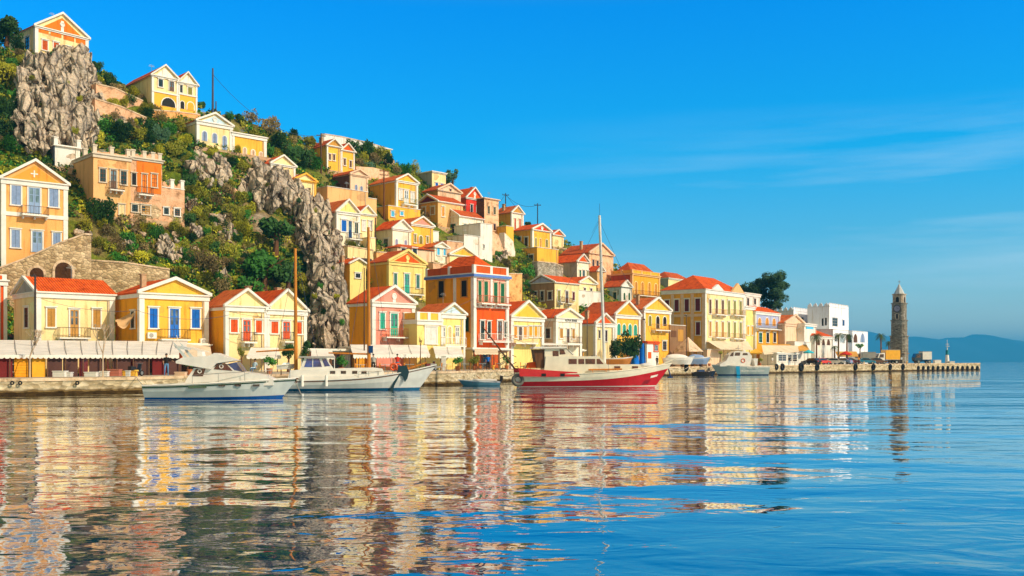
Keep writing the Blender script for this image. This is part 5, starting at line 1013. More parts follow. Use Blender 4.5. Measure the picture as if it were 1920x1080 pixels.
# air conditioners
for k_, px_, py_ in (('yellowblue', 283, 629), ('yellowblue', 381, 640), ('smallyellow', 0, 0)):
    if px_:
        H_ = HN[k_]; f_ = H_['ff']; a = f_.a(px_); z = f_.z(px_, py_); m = MB(); m.box(a-.45, a+.45, -.35, -.02, z-.3, z+.3); ac = m.build('air_conditioner', mat('white', 'gloss'), H_['root']); m = MB(); m.ring((a-.1, -.36, z), .2, .03, 'y', 16, 5); m.tube((a-.1, -.352, z), (a-.1, -.37, z), .17, n=14); m.build('fan_grille', mat('grey', 'paint'), ac)
# sagging beige sail cloth beside the yellow house
A = [pt(216, 600, 18.6), pt(258, 575, 18.4), pt(246, 600, 18.9), pt(224, 614, 19.2)]; O = A[0]
m = MB(); n = 8; vs = []
for j in range(n+1):
    for i in range(n+1):
        a, b = i/n, j/n; p = (A[0]*(1-a)+A[1]*a)*(1-b)+(A[3]*(1-a)+A[2]*a)*b; vs.append(p-O-Vector((0, 0, .5*math.sin(math.pi*a)*(.4+b*.6)+.12*math.sin(b*12))))
m.add(vs, [(j*(n+1)+i, j*(n+1)+i+1, (j+1)*(n+1)+i+1, (j+1)*(n+1)+i) for j in range(n) for i in range(n)]); tag(m.build('shade_sail', mat('sail', 'cloth', col=(.72, .44, .20)), loc=O, smooth=True), 'sagging beige shade cloth hung between the cream and the yellow house', 'shade cloth')
# bank lettering
def text(body, H_, px, py, size, col, root=None, fr=None, off=.19):
    c = bpy.data.curves.new('lettering', 'FONT'); c.body = body; c.size = size; c.align_x = 'CENTER'; c.extrude = .01; ob = bpy.data.objects.new('lettering', c); scn.collection.objects.link(ob)
    dg = bpy.context.evaluated_depsgraph_get(); me = bpy.data.meshes.new_from_object(ob.evaluated_get(dg)); bpy.data.objects.remove(ob); me.materials.clear(); me.materials.append(mat(col))
    o = bpy.data.objects.new('lettering', me); scn.collection.objects.link(o)
    if H_: f_ = H_['ff']; o.parent = H_['root']; o.location = (f_.a(px), -off, f_.z(px, py)); o.rotation_euler = (math.radians(90), 0, 0)
    return o
text('ALPHA BANK', HN['bank'], 1069, 603.2, .5, 'dark', off=.20)

# cafe tables and chairs, pots and bollards along the waterfront
def cafe_table(px, inl, label, cloth=('sky', 'cloth')):
    o = ground_thing('cafe_table', label, 'table', px, -inl); m = MB(); m.box(-.4, .4, -.4, .4, .72, .75); m.build('tabletop', mat(*cloth), o); m = MB(); m.tube((0, 0, 0), (0, 0, .72), .04); m.tube((0, 0, 0), (0, 0, .04), .25, n=10); m.build('pedestal', mat('grey', 'metal'), o)
def cafe_chair(px, inl, rz, label, col='mastwood'):
    PAL.setdefault('mastwood', (.62, .22, .03)); o = ground_thing('cafe_chair', label, 'chair', px, -inl, rz, 'chairs at the waterfront cafes'); m = MB(); m.box(-.21, .21, -.21, .21, .43, .46); m.build('seat', mat(col, 'wood'), o); m = MB(); m.box(-.21, .21, .19, .22, .5, .88); m.build('backrest', mat(col, 'wood'), o)
    for x in (-.19, .19):
        for y in (-.19, .19): m = MB(); m.tube((x, y, 0), (x, y, .88 if y > 0 else .43), .018, n=5); m.build('leg', mat(col, 'wood'), o)
WH = ['under the white cafe awning near its left end', 'under the middle of the wide white cafe awning', 'under the right end of the wide white cafe awning', 'before the shop of the small pale yellow house', 'in front of the climbing plant', 'before the red framed shop', 'right of the red framed shop', 'before the lemon gabled house']
for i, px_ in enumerate((676, 722, 768, 838, 872, 905, 938, 985)):
    cafe_table(px_, 4.5, 'small cafe table '+WH[i]); cafe_chair(px_-6, 4.4, 1.4, 'left wooden cafe chair '+WH[i]); cafe_chair(px_+7, 4.7, -1.5, 'right wooden cafe chair '+WH[i])
def pot(px, inl, kind, label, h=.9):
    o = ground_thing('potted_plant', label, 'potted plant', px, -inl); m = MB(); m.tube((0, 0, 0), (0, 0, .5), .2, .28, 10); m.build('pot', mat('terracotta', 'paint', col=(.5, .16, .06)), o); m = MB(); leaves(m, (0, 0, .5+h*.5), h*.55, 260, .11, int(px), .9, 4); m.build('foliage', mat(kind, 'leaf', col=LEAF[kind]), o)
for px_, k_, lb in ((592, 'darkg', 'left of the white awning at the cliff foot'), (640, 'green', 'at the foot of the cliff'), (858, 'green', 'right of the white power pedestal'), (890, 'olive', 'at the left corner of the red framed shop'), (950, 'green', 'behind the stern of the red motorsailer'), (1060, 'darkg', 'behind the wheelhouse roof of the red motorsailer'), (1330, 'green', 'at the left corner of the palace'), (1425, 'olive', 'under the yellow parasol'), (356, 'darkg', 'under the small beige awning'), (505, 'green', 'beside the white awning between the bushes')): pot(px_, 6, k_, 'potted bushy plant '+lb, 1.2)
def bollard(px, label):
    o = ground_thing('mooring_bollard', label, 'bollard', px, -.45); m = MB(); m.tube((0, 0, .05), (0, 0, .45), .12, .1, 10); m.tube((0, 0, .45), (0, 0, .56), .2, .17, 10); o2 = m.build('post', mat('yellow', 'paint'), o)
for px_, lb in ((255, 'yellow mooring bollard left of the motor yacht stern'), (806, 'yellow mooring bollard at the bow of the wooden cruiser'), (925, 'yellow mooring bollard above the blue skiff'), (1292, 'yellow mooring bollard by the dark work boat'), (1540, 'yellow mooring bollard before the red parked car'), (1620, 'yellow mooring bollard before the teal parked car'), (1700, 'yellow mooring bollard near the clock tower')): bollard(px_, lb)
for px_, inl, lb, sh_, tr_ in ((700, 6, 'person in a grey top walking under the white cafe awning', 'grey', 'dark'), (745, 5, 'person in a red shirt under the right half of the cafe awning', 'red', 'denim'), (915, 4, 'person in a blue shirt before the red framed shop', 'blue', 'dark'), (1110, 5, 'person in white behind the mast of the red motorsailer', 'white', 'denim'), (1480, 1.2, 'person in dark clothes at the quay edge before the kiosk', 'dark', 'denim'), (1610, 3, 'person in an orange vest near the brown canopy', 'orange', 'dark'), (1690, 2, 'person in a pale shirt by the clock tower base', 'sky', 'dark')):
    person(px_, -inl, qz(px_)+.04, px_ % 5, lb, (sh_, 'cloth'), (tr_, 'cloth'))

def facade_cable(a, b, sag, label): cable(pt(*a), pt(*b), sag, label, .022)
facade_cable((76, 560, 19.6), (262, 582, 19.2), .5, 'thin cable across the cream house front'); facade_cable((262, 584, 19.3), (432, 590, 18.5), .6, 'thin cable across the yellow house front'); facade_cable((432, 584, 18.6), (574, 588, 17.9), .5, 'thin cable across the twin gabled fronts'); facade_cable((700, 600, 16), (888, 560, 14.9), .9, 'thin cable sagging from the pink house to the mansion')
# ---------------------------------------------------------------- boats (x forward, y to port, z up; origin at the stern on the waterline)
def hull(root, L, beam, sheer, mats, levels, rake=.8, stern=.75, deckmat=None, full=.55, ns=22, strake=None):
    """levels: list of (fn(t)->z, material index above it)"""
    m = MB(); K = len(levels); rows = []
    for side in (-1, 1):
        vs = []
        for i in range(ns+1):
            t = i/ns; b = beam/2*min(1, (stern+(1-stern)*math.sin(min(1, t/.45)*math.pi/2)))*(1 if t < full else math.cos(((t-full)/(1-full))**1.25*math.pi/2)**.85)
            for k, (fz, _) in enumerate(levels):
                z = fz(t); top = sheer(t); u = max(0, min(1, (z+.35)/(top+.35))); yy = b*(.55+.45*math.sin(u*math.pi/2)**.8) if t < .999 else 0
                x = L*t+rake*(max(z, -.3)/sheer(1))*t**5-.12*(1-t)**6*z
                vs.append((x, side*max(yy, .012), z))
        m.add(vs, [], 0); base = len(m.v)-len(vs)
        for i in range(ns):
            for k in range(K-1): m.f.append(tuple(base+q for q in (i*K+k, (i+1)*K+k, (i+1)*K+k+1, i*K+k+1))); m.m.append(levels[k][1])
        rows.append(base)
    a, b = rows
    for k in range(K-1): m.f.append((a+k, b+k, b+k+1, a+k+1)); m.m.append(levels[k][1])
    h = m.build('hull', mats, root, smooth=False)
    m = MB(); vs = []; dz = .12
    src = h.data.vertices
    for i in range(ns+1):
        for base in rows: v = src[base+i*K+K-1].co; vs.append((v.x-.02, v.y*.97, v.z-dz))
    m.add(vs, [(2*i, 2*i+1, 2*i+3, 2*i+2) for i in range(ns)]); m.build('deck', deckmat or mat('white', 'gloss'), root)
    if strake is not None:
        m = MB(); k_, sm = strake
        for base in rows:
            for i in range(ns): p = src[base+i*K+k_].co; q = src[base+(i+1)*K+k_].co; m.tube(p, q, .045, n=5)
        m.build('rubbing_strake', sm, root)
    # rail cap
    m = MB()
    for base in rows:
        for i in range(ns): p = src[base+i*K+K-1].co; q = src[base+(i+1)*K+K-1].co; m.tube(p, q, .05, n=5)
    m.build('rail_cap', mats[-1] if isinstance(mats, list) else mats, root)
    return h
class Boat:
    def __init__(s, name, label, px0, yw, sc, ang, cat='boat', group=None, flip=False):
        s.sc = sc; D = F/sc; s.X = wx(px0, D); s.D = D; s.px0 = px0; s.th = math.radians(ang); s.flip = flip
        s.root = empty(name, (s.X, D, 0), s.th); tag(s.root, label, cat, group)
    def x(s, px):
        r = (px-960)/F; return (r*s.D-s.X)/(math.cos(s.th)-r*math.sin(s.th))
    def z(s, px, py): return wz(py, s.D+s.x(px)*math.sin(s.th))
    def P(s, pts): return [(s.x(a), s.z(a, b)) for a, b in pts]
    def prof(s, name, pts, hw, mt, parent=None, hw0=None, y0=None):
        m = MB(); q = s.P(pts)
        if y0 is None: m.py(q, -hw, hw)
        else: m.py(q, y0, hw)
        return m.build(name, mt, parent or s.root)
    def win(s, name, pts, y, mt, parent=None, t=.02):
        q = s.P(pts); m = MB(); m.py(q, -y-t, -y-.002); m.build(name, mt, parent or s.root); m = MB(); m.py(q, y+.002, y+t); return m.build(name, mt, parent or s.root)
GLS = mat('dark', 'glass')
PAL.update(hullgrey=(.56, .60, .56), boatblue=(.01, .10, .36), deepred=(.60, .012, .018), creamboat=(.80, .72, .55), mastwood=(.62, .22, .03))
# motor yacht
b = Boat('motor_yacht', 'white motor yacht with flybridge and blue waterline, nearest boat at the left', 279, 748, 29.2, 6); R_ = b.root
sh = lambda t: .86+.42*t**1.6
hull(R_, 8.4, 3.1, sh, [mat('boatblue', 'gloss'), mat('hullgrey', 'gloss'), mat('white', 'gloss')], [(lambda t: -.4, 0), (lambda t: .10+.10*t**3, 1), (lambda t: sh(t)*.55, 1), (lambda t: sh(t)-.12, 2), (sh, 2)], rake=1.0, stern=.86, strake=(3, mat('dgreen', 'gloss')))
cb = b.prof('cabin', [(350, 722), (357, 708), (369, 690), (390, 689), (431, 683), (444, 694), (460, 697), (500, 703), (516, 711), (516, 722)], .95, mat('white', 'gloss'))
b.prof('side_deck', [(300, 724), (345, 717), (470, 713), (505, 713), (505, 722)], 1.0, mat('white', 'gloss'))
b.win('window', [(366, 705), (373, 691), (391, 691), (386, 705)], .95, mat('maroon', 'glass', col=(.05, .012, .01)), cb)
b.win('window', [(406, 692), (412, 683), (429, 682), (441, 695)], .95, mat('maroon', 'glass'), cb)
for cx_, cy_ in ((380, 696), (420, 687)):
    m = MB(); x, z = b.P([(cx_, cy_)])[0]; [m.ring((x, sg*.985, z), .11, .03, 'y', 14, 5) for sg in (-1, 1)]; m.build('round_sticker', mat('white'), cb)
m = MB(); q = b.P([(432, 682), (447, 679), (459, 696), (446, 697)]); m.py(q, -.9, .9); m.build('windshield', mat('navy', 'glass'), cb)
fb = b.prof('flybridge', [(337, 677), (348, 671), (398, 667), (408, 662), (447, 676), (412, 681), (402, 692), (378, 688), (337, 681)], 1.15, mat('white', 'gloss'))
m = MB(); q = b.P([(352, 673), (333, 646), (330, 641), (336, 646), (360, 673)]); 
for sg in (-1, 1): m.py(q, sg*1.0-.04, sg*1.0+.04)
q = b.P([(333, 648), (352, 653), (352, 656), (336, 653)]); m.py(q, -1.0, 1.0); m.build('radar_arch', mat('hullgrey', 'gloss'), fb)
m = MB(); p = b.P([(330, 641), (327, 628), (372, 660), (352, 650)]); m.tube((p[0][0], .6, p[0][1]), (p[1][0], .6, p[1][1]), .02); [m.tube((p[3][0], y, p[3][1]), (p[2][0]+.5, y, p[2][1]), .02) for y in (-.9, .9)]; m.build('antenna', mat('white'), fb)
b.prof('seat', [(373, 668), (373, 657), (381, 659), (383, 668)], .5, mat('white'), fb)
m = MB(); q = b.P([(331, 661), (337, 664), (338, 672), (332, 677)]); m.py(q, .7, .74); m.build('flag', mat('redorange', 'cloth'), fb)
m = MB(); q = b.P([(363, 727), (396, 726), (396, 722.5), (363, 723)]); m.py(q, -1.62, -1.50); m.build('hull_window', mat('dgreen', 'glass'), R_)
for px_ in (424, 453, 486):
    m = MB(); x, z = b.P([(px_, 721.5)])[0]; yy = 1.53 if px_ < 430 else (1.49 if px_ < 460 else 1.30); m.box(x-.2, x+.2, -yy-.05, -yy+.35, z-.06, z+.06); m.build('porthole', mat('dark', 'glass'), R_)
m = MB(); 
for sg in (-1, 1):
    P_ = [(x, sg*y, z) for x, y, z in [(3.0, 1.4, 1.5), (4.6, 1.4, 1.62), (6.2, 1.15, 1.72), (7.6, .65, 1.80), (8.9, .06, 1.9)]]
    for a_, b_ in zip(P_, P_[1:]): m.tube(a_, b_, .02, n=5)
    for x, y, z in P_: m.tube((x, y, z), (x, y, z-.75), .018, n=5)
m.build('guard_rail', mat('grey', 'metal'), R_)
m = MB(); m.box(8.75, 9.45, -.12, .12, 1.22, 1.3); m.tube((9.2, 0, 1.25), (9.35, 0, 1.0), .05); m.build('bow_roller', mat('brown', 'wood'), R_)
# white wooden cruiser
b = Boat('wooden_cruiser', 'long white wooden cruiser with two orange wooden masts and blue wheelhouse windows', 462, 734, 22.9, 10); R_ = b.root
sh = lambda t: .75+.18*t+1.15*t**5
hull(R_, 14.1, 3.7, sh, [mat('boatblue2', 'gloss', col=(.01, .11, .22)), mat('offgrey', 'gloss', col=(.66, .66, .60)), mat('brown', 'gloss'), mat('offgrey', 'gloss')], [(lambda t: -.5, 0), (lambda t: .14+.05*t, 1), (lambda t: sh(t)*.55, 1), (lambda t: sh(t)-.14, 2), (lambda t: sh(t)-.04, 3), (sh, 3)], rake=1.5, stern=.7, full=.6)
bl = b.prof('bulwark', [(565, 716), (565, 705), (700, 704), (735, 701), (735, 712)], 1.35, mat('white', 'gloss'))
dh = b.prof('deckhouse', [(540, 712), (545, 694), (612, 691), (700, 689), (716, 691), (722, 708)], 1.15, mat('white', 'gloss'))
for x0 in (619, 639, 660, 677): b.win('porthole', [(x0, 700.5), (x0+9.5, 700.5), (x0+9.5, 695), (x0, 695.2)], 1.15, GLS, dh)
wh = b.prof('wheelhouse', [(562, 694), (572, 670), (610, 669), (626, 692)], 1.05, mat('white', 'gloss'))
bw = mat('bluewin', 'glass', col=(.01, .05, .20))
b.win('window', [(571, 688), (576, 673), (586, 672.5), (586, 688)], 1.05, bw, wh); b.win('window', [(588, 688), (588, 672.5), (599, 672.3), (604, 687.5)], 1.05, bw, wh); b.win('window', [(609, 687), (604, 673), (611, 672.5), (619, 686)], 1.05, bw, wh)
b.prof('roof', [(560, 671), (562, 668), (626, 668), (628, 671)], 1.25, mat('grey', 'paint'), wh)
m = MB(); 
for px_ in (566, 627): x, z = b.P([(px_, 670)])[0]; [m.tube((x, sg*1.0, z), (x, sg*1.0, z-1.1), .03) for sg in (-1, 1)]
m.build('canopy_post', mat('white'), R_)
for px_, yt, nm in ((555, 466, 'mast'), (692, 426, 'mast')):
    m = MB(); x = b.x(px_); m.tube((x, 0, .8), (x-.06, 0, b.z(px_, yt)), .16, .11, 10); ms_ = m.build('mast', mat('mastwood', 'wood'), R_); 
    m = MB(); z = b.z(px_, 655 if px_ < 600 else 664); e_ = b.x(480 if px_ < 600 else 616); m.tube((x, 0, z), (e_, .1, z+(-.2 if px_ < 600 else .1)), .08, .06, 7); m.build('boom', mat('mastwood', 'wood'), ms_)
    m = MB(); top = b.z(px_, yt); 
    for dx in (-3.2, 3.4): m.tube((x, 0, top-.3), (x+dx*.6, .9*(1 if dx > 0 else -1), 1.2), .018, n=4)
    m.build('rigging', mat('cable'), ms_)
m = MB(); x, z = b.P([(692, 655)])[0]; m.box(x-.05, x+.32, -.22, .22, z-.3, z+.3); m.build('mast_box', mat('navy'), R_)
m = MB(); x, z = b.P([(737, 688)])[0]; [m.ring((x+k*.35, -.9+k*.1, z), .26, .085, 'y', 18, 7) for k in (0, 1)]; m.build('lifebuoy', mat('redorange', 'gloss'), R_, smooth=True)
m = MB(); q = b.P([(745, 686), (760, 685), (765, 697), (762, 709), (757, 716), (754, 706), (748, 703), (738, 722), (735, 731), (729, 731), (742, 703)]); m.py(q, -1.28, -1.16); m.build('anchor', mat('anchorblack', 'paint', col=(.02, .05, .06)), R_)
m = MB(); 
for px_ in (568, 612): x = b.x(px_); m.tube((x, -1.9, .35), (x, -1.85, 1.25), .13, .10, 8)
m.build('fender', mat('white', 'gloss'), R_)
m = MB(); x0 = b.x(672)
for i in range(5): x = x0+i*.8; m.tube((x, -1.45+.12*i, .9), (x, -1.42+.12*i, 1.55), .02, n=5); m.tube((x, -1.42+.12*i, 1.55), (x+.8, -1.3+.12*i, 1.56), .02, n=5)
m.build('guard_rail', mat('grey', 'metal'), R_)
m = MB(); p = b.P([(760, 693), (800, 680)]); m.tube((p[0][0], 0, p[0][1]), (p[1][0], 0, p[1][1]), .07); m.build('bowsprit', mat('mastwood', 'wood'), R_)
bb = Boat('tender', 'small white tender with windshield lying on the stern of the wooden cruiser', 519, 734, 22.6, 10); tb = bb.root; tb.location.z = 1.95-.1
hull(tb, 1.4, .9, lambda t: .18+.1*t, [mat('white', 'gloss')]*2, [(lambda t: -.1, 0), (lambda t: .18+.1*t, 1)], rake=.2, ns=10); m = MB(); m.py([(.35, .15), (.55, .42), (1.0, .42), (1.2, .2)], -.3, .3); m.build('windshield', mat('sky', 'glass'), tb)
m = MB(); [m.box(x-.03, x+.03, -.3, .3, -.62, -.1) for x in (.35, 1.1)]; m.build('chock', mat('brown', 'wood'), tb)
# skiff
b = Boat('rowing_skiff', 'small blue skiff with dinghy tubes moored between the cruiser and the red boat', 936, 722, 19.2, 188); R_ = b.root
sh = lambda t: .36+.22*t**2
hull(R_, 3.5, 1.4, sh, [mat('skiffblue', 'gloss', col=(.08, .22, .30)), mat('skiffwhite', 'gloss', col=(.55, .62, .66))], [(lambda t: -.3, 0), (lambda t: .1, 0), (lambda t: sh(t)-.08, 1), (sh, 1)], rake=.5, deckmat=mat('grey'))
m = MB(); 
for x in (.7, 1.6, 2.5): m.box(x, x+.22, -.6, .6, .30, .35)
m.build('thwart', mat('brown', 'wood'), R_); m = MB(); m.tube((.0, 0, .2), (-.25, 0, .75), .09, .14, 8); m.box(-.35, -.05, -.12, .12, .6, .95); m.build('outboard', mat('dark', 'gloss'), R_)
m = MB(); [m.tube((.3, sg*.62, .5), (2.6, sg*.5, .55), .13, .1, 8) for sg in (-1, 1)]; m.build('tube', mat('palebox', 'cloth'), R_)
m = MB(); m.tube((1.5, -.4, .4), (2.3, .5, 1.0), .03); m.build('oar', mat('mastwood', 'wood'), R_)
# red boat
b = Boat('red_motorsailer', 'red and cream motorsailer with white mast and wheelhouse in the centre', 972, 727, 20.8, 7); R_ = b.root
sh = lambda t: 1.32-.10*math.sin(t*math.pi)+.85*t**3.2
red = mat('deepred', 'gloss'); crm = mat('creamboat', 'gloss')
ro = lambda t: .55+.08*math.sin(t*3)+1.15*t**4
hull(R_, 12.6, 3.8, sh, [red, crm, mat('white', 'gloss'), crm], [(lambda t: -.5, 0), (lambda t: .06+.02*t, 2), (lambda t: .14+.04*t, 0), (ro, 1), (lambda t: max(ro(t)+.02, sh(t)-.35), 1), (sh, 3)], rake=1.6, stern=.78, deckmat=crm, full=.55)
for sg in (-1, 1):
    m = MB(); m.py([(-.12, 1.05), (-.25, 1.78), (2.5, 1.58), (5.0, 1.42), (5.3, 1.02), (2.5, 1.0)], sg*1.86-.035, sg*1.86+.035); m.build('bulwark', red, R_)
for px_ in (1013.5, 1048): m = MB(); x, z = b.P([(px_, 702.5)])[0]; m.box(x-.2, x+.2, -1.92, -1.80, z-.12, z+.13); m.build('scupper', mat('dark'), R_)
dh = b.prof('deckhouse', [(1016, 700), (1020, 668), (1118, 668), (1136, 686), (1140, 702)], 1.15, crm)
for x0, x1, x2, x3 in ((1062, 1077, 1077, 1062), (1080, 1091, 1091, 1080), (1093, 1111, 1111, 1093), (1114, 1127, 1119, 1114)): b.win('window', [(x0, 682.5), (x1, 682.5), (x2, 673), (x3, 673)], 1.15, mat('maroon', 'glass'), dh)
pw = b.prof('wheelhouse', [(1018, 690), (1018, 654), (1056, 653), (1072, 668), (1072, 690)], 1.0, crm)
b.win('window', [(1033, 668), (1044, 668), (1044, 658), (1033, 658)], 1.0, mat('maroon', 'glass'), pw); b.win('window', [(1046, 665), (1057, 664), (1053, 655), (1046, 655)], 1.0, mat('maroon', 'glass'), pw)
b.prof('roof', [(996, 654), (998, 650.5), (1058, 650), (1060, 653)], 1.2, mat('white', 'gloss'), pw)
b.prof('aft_screen', [(1004, 690), (998, 655), (1017, 655), (1018, 690)], .9, mat('brown', 'wood'), pw)
m = MB(); q = b.P([(1058, 653), (1076, 666), (1072, 666)]); m.py(q, -.95, .95); m.build('windshield', mat('white', 'gloss'), pw)
tk = b.prof('fore_trunk', [(1105, 700), (1112, 684), (1195, 683), (1204, 698)], .95, crm)
for px_ in (1125, 1153, 1186): m = MB(); x, z = b.P([(px_, 688.5)])[0]; m.box(x-.27, x+.27, -.99, -.951, z-.1, z+.1); m.build('porthole', mat('maroon', 'glass'), tk)
m = MB(); x0, x1 = b.x(1134), b.x(1124); zt_ = b.z(1124, 404); m.tube((x0, 0, 1.3), (x1, 0, zt_), .15, .12, 10); ms_ = m.build('mast', mat('mastwhite', 'gloss', col=(.72, .68, .60)), R_)
m = MB(); m.tube((x1, 0, zt_), (x1, 0, zt_+1.1), .015, n=5); m.tube((x1, 0, zt_-.3), (b.x(1110), 0, zt_-1.6), .012, n=4); m.tube((x1, 0, zt_-.5), (b.x(1245), 0, 2.2), .014, n=4); m.tube((x1, 0, zt_-.5), (b.x(990), 0, 2.0), .014, n=4); [m.tube((x1, 0, zt_-1), (x0, sg*1.8, 1.3), .014, n=4) for sg in (-1, 1)]; m.build('rigging', mat('cable'), ms_)
m = MB(); z = b.z(1128, 493); [m.tube((x1+.1, sg*.9, z), (x1+.1, 0, z), .03, n=5) for sg in (-1, 1)]; m.build('spreader', mat('mastwhite', 'gloss'), ms_)
m = MB(); x, z = b.P([(970, 712)])[0]; m.ring((x-.15, -1.5, z), .42, .16, 'y', 20, 8); m.build('tyre_fender', mat('greyt', 'paint', col=(.16, .15, .13)), R_, smooth=True)
m = MB(); p = b.P([(958, 690), (905, 612)]); m.tube((p[0][0]+.4, .3, p[0][1]-.1), (p[1][0], .3, p[1][1]), .09, .06, 7); m.build('stern_spar', mat('brown', 'wood', col=(.07, .045, .03)), R_)
m = MB(); p = b.P([(905, 612), (975, 655), (960, 676)]); m.tube((p[0][0], .3, p[0][1]), (b.x(1018), .2, b.z(1018, 656)), .015, n=4); 
rnd = random.Random(5)
for i in range(16): x, z = b.P([(rnd.uniform(935, 975), rnd.uniform(662, 692))])[0]; m.tube((x, rnd.uniform(-.4, .6), z), (x+rnd.uniform(-.5, .5), rnd.uniform(-.4, .6), z+rnd.uniform(-.3, .3)), .03, n=5)
m.build('tackle', mat('dgreen2', 'paint', col=(.05, .06, .04)), R_)
b.prof('stowed_cover', [(986, 690), (990, 680), (1006, 678), (1008, 690)], .5, mat('redorange', 'cloth'))
m = MB(); q = b.P([(1098, 693), (1160, 692)]); m.tube((q[0][0], -1.3, q[0][1]), (q[1][0], -1.3, q[1][1]), .07); [m.tube((b.x(p_), -1.3, q[0][1]), (b.x(p_), -1.75, 1.3), .03) for p_ in (1105, 1130, 1152)]; m.build('gangplank', mat('mastwood', 'wood'), R_)
m = MB(); p = b.P([(1236, 686), (1268, 672)]); m.tube((p[0][0], 0, p[0][1]), (p[1][0], 0, p[1][1]), .08, .05); m.build('bowsprit', crm, R_)
m = MB(); x, z = b.P([(1253, 696)])[0]; m.tube((x, -.1, z+.2), (x+.2, -.1, z-.55), .06); m.box(x-.1, x+.4, -.16, -.04, z-.62, z-.5); m.build('anchor', mat('navy'), R_)
m = MB(); rockmesh(m, (b.x(1215), 0, b.z(1215, 686)), .8, .6, .3, 11, 3); m.build('net_pile', mat('palebox', 'cloth'), R_)
m = MB(); x, z = b.P([(1220, 705)])[0]; m.ext([(x-.35, -1.30, z-.17), (x+.3, -1.08, z-.02), (x+.42, -1.08, z+.16), (x-.3, -1.30, z+.02)], [(x-.35, -1.1, z-.17), (x+.3, -.9, z-.02), (x+.42, -.9, z+.16), (x-.3, -1.1, z+.02)]); m.build('name_board', mat('white'), R_)
# patrol boat, bow to the left
b = Boat('patrol_boat', 'grey hulled patrol boat with white cabin and light blue diagonal stripe', 1437, 704, 10.9, 187); R_ = b.root
sh = lambda t: 1.45+.35*t**2
hull(R_, 8.6, 3.0, sh, [mat('navy', 'gloss'), mat('hull', 'gloss'), mat('white', 'gloss')], [(lambda t: -.4, 0), (lambda t: .15, 1), (lambda t: sh(t)-.14, 2), (sh, 2)], rake=1.2, stern=.85)
cb = b.prof('cabin', [(1402, 686), (1406, 668), (1400, 660), (1376, 658), (1364, 665), (1358, 676), (1346, 683), (1346, 687)], 1.1, mat('white', 'gloss'))
b.win('window', [(1364, 668), (1368, 661), (1372, 661), (1371, 668)], 1.1, GLS, cb); b.win('window', [(1373, 667), (1375, 661), (1384, 661), (1383, 667)], 1.1, GLS, cb); b.win('window', [(1388, 666), (1389, 662), (1397, 662), (1398, 666)], 1.1, GLS, cb)
m = MB(); x, z = b.P([(1389, 676)])[0]; [m.ring((x, sg*1.13, z), .32, .07, 'y', 16, 6) for sg in (-1, 1)]; m.build('lifebuoy', mat('redorange', 'gloss'), cb)
m = MB(); x, z = b.P([(1384, 658)])[0]; m.tube((x, 0, z), (x, 0, z+1.0), .05); m.box(x-.3, x+.3, -.5, .5, z+.4, z+.5); m.tube((x-.6, .3, z), (x-.6, .3, z+1.5), .02); m.build('radar_mast', mat('grey', 'metal'), cb)
b.prof('rear_screen', [(1412, 686), (1409, 672), (1417, 672), (1416, 686)], 1.0, mat('white'), None); 
m = MB(); q = b.P([(1374, 686.5), (1381, 686.5), (1383, 702.5), (1377, 702.5)])
m.ext([(q[0][0], 1.30, q[0][1]), (q[1][0], 1.42, q[1][1]), (q[2][0], 1.24, q[2][1]), (q[3][0], 1.14, q[3][1])], [(q[0][0], 1.43, q[0][1]), (q[1][0], 1.535, q[1][1]), (q[2][0], 1.34, q[2][1]), (q[3][0], 1.24, q[3][1])]); m.build('stripe', mat('stripeblue', 'gloss', col=(.03, .45, .80)), R_)
for body, px_, py_, sz in (('ΛΙΜΕΝΙΚΟ', 1405, 691, .42), ('HELLENIC COAST GUARD', 1405, 696.5, .36)):
    t_ = text(body, None, 0, 0, sz, 'white'); t_.parent = R_; x, z = b.P([(px_, py_)])[0]; t_.location = (x, 1.53, z); t_.rotation_euler = (math.radians(90), 0, math.pi)
# hauled out boats
def drydock(px, s, L, beam, h, ang, hc, label, cover=None, name='hauled_out_boat'):
    o = ground_thing(name, label, 'boat', px, s, math.radians(ang)); o.location.z += .75; sh_ = lambda t: h+.25*t**3
    hull(o, L, beam, sh_, [mat(*hc), mat('white', 'gloss')], [(lambda t: -.35, 0), (lambda t: h*.6, 1 if hc[0] == 'white' else 0), (lambda t: sh_(t)-.1, 1), (sh_, 1)], rake=.5, ns=12, deckmat=mat('grey'))
    m = MB(); [m.box(L*k-.1, L*k+.1, -beam*.35, beam*.35, -.78, -.3) for k in (.25, .65)]; m.build('cradle', mat('brown', 'wood'), o)
    if cover: m = MB(); rockmesh(m, (L*.45, 0, h), L*.42, beam*.42, .65, int(px), 3, .05); m.build('cover', mat(*cover), o, smooth=True)
drydock(1246, -5, 4.6, 1.9, .7, 8, ('white', 'gloss'), 'covered white boat hauled out left of the palace wall', ('white', 'cloth'))
drydock(1290, -4, 3.6, 1.7, .7, 12, ('greyblue', 'gloss'), 'grey blue covered boat hauled out at the foot of the palace', ('greyblue', 'cloth'))
drydock(1136, -5, 3.6, 1.6, .6, 6, ('mastwood', 'gloss'), 'varnished wooden boat ashore behind the mast of the red boat')
b = Boat('work_boat', 'dark low work boat moored ahead of the patrol boat bow', 1300, 705, 11.4, 14); hull(b.root, 3.6, 1.6, lambda t: .55+.2*t, [mat('dark', 'gloss')]*2, [(lambda t: -.3, 0), (lambda t: .55+.2*t, 1)], rake=.5, ns=10); m = MB(); m.box(.8, 1.8, -.5, .5, .45, 1.0); m.build('cuddy', mat('navy', 'gloss'), b.root)

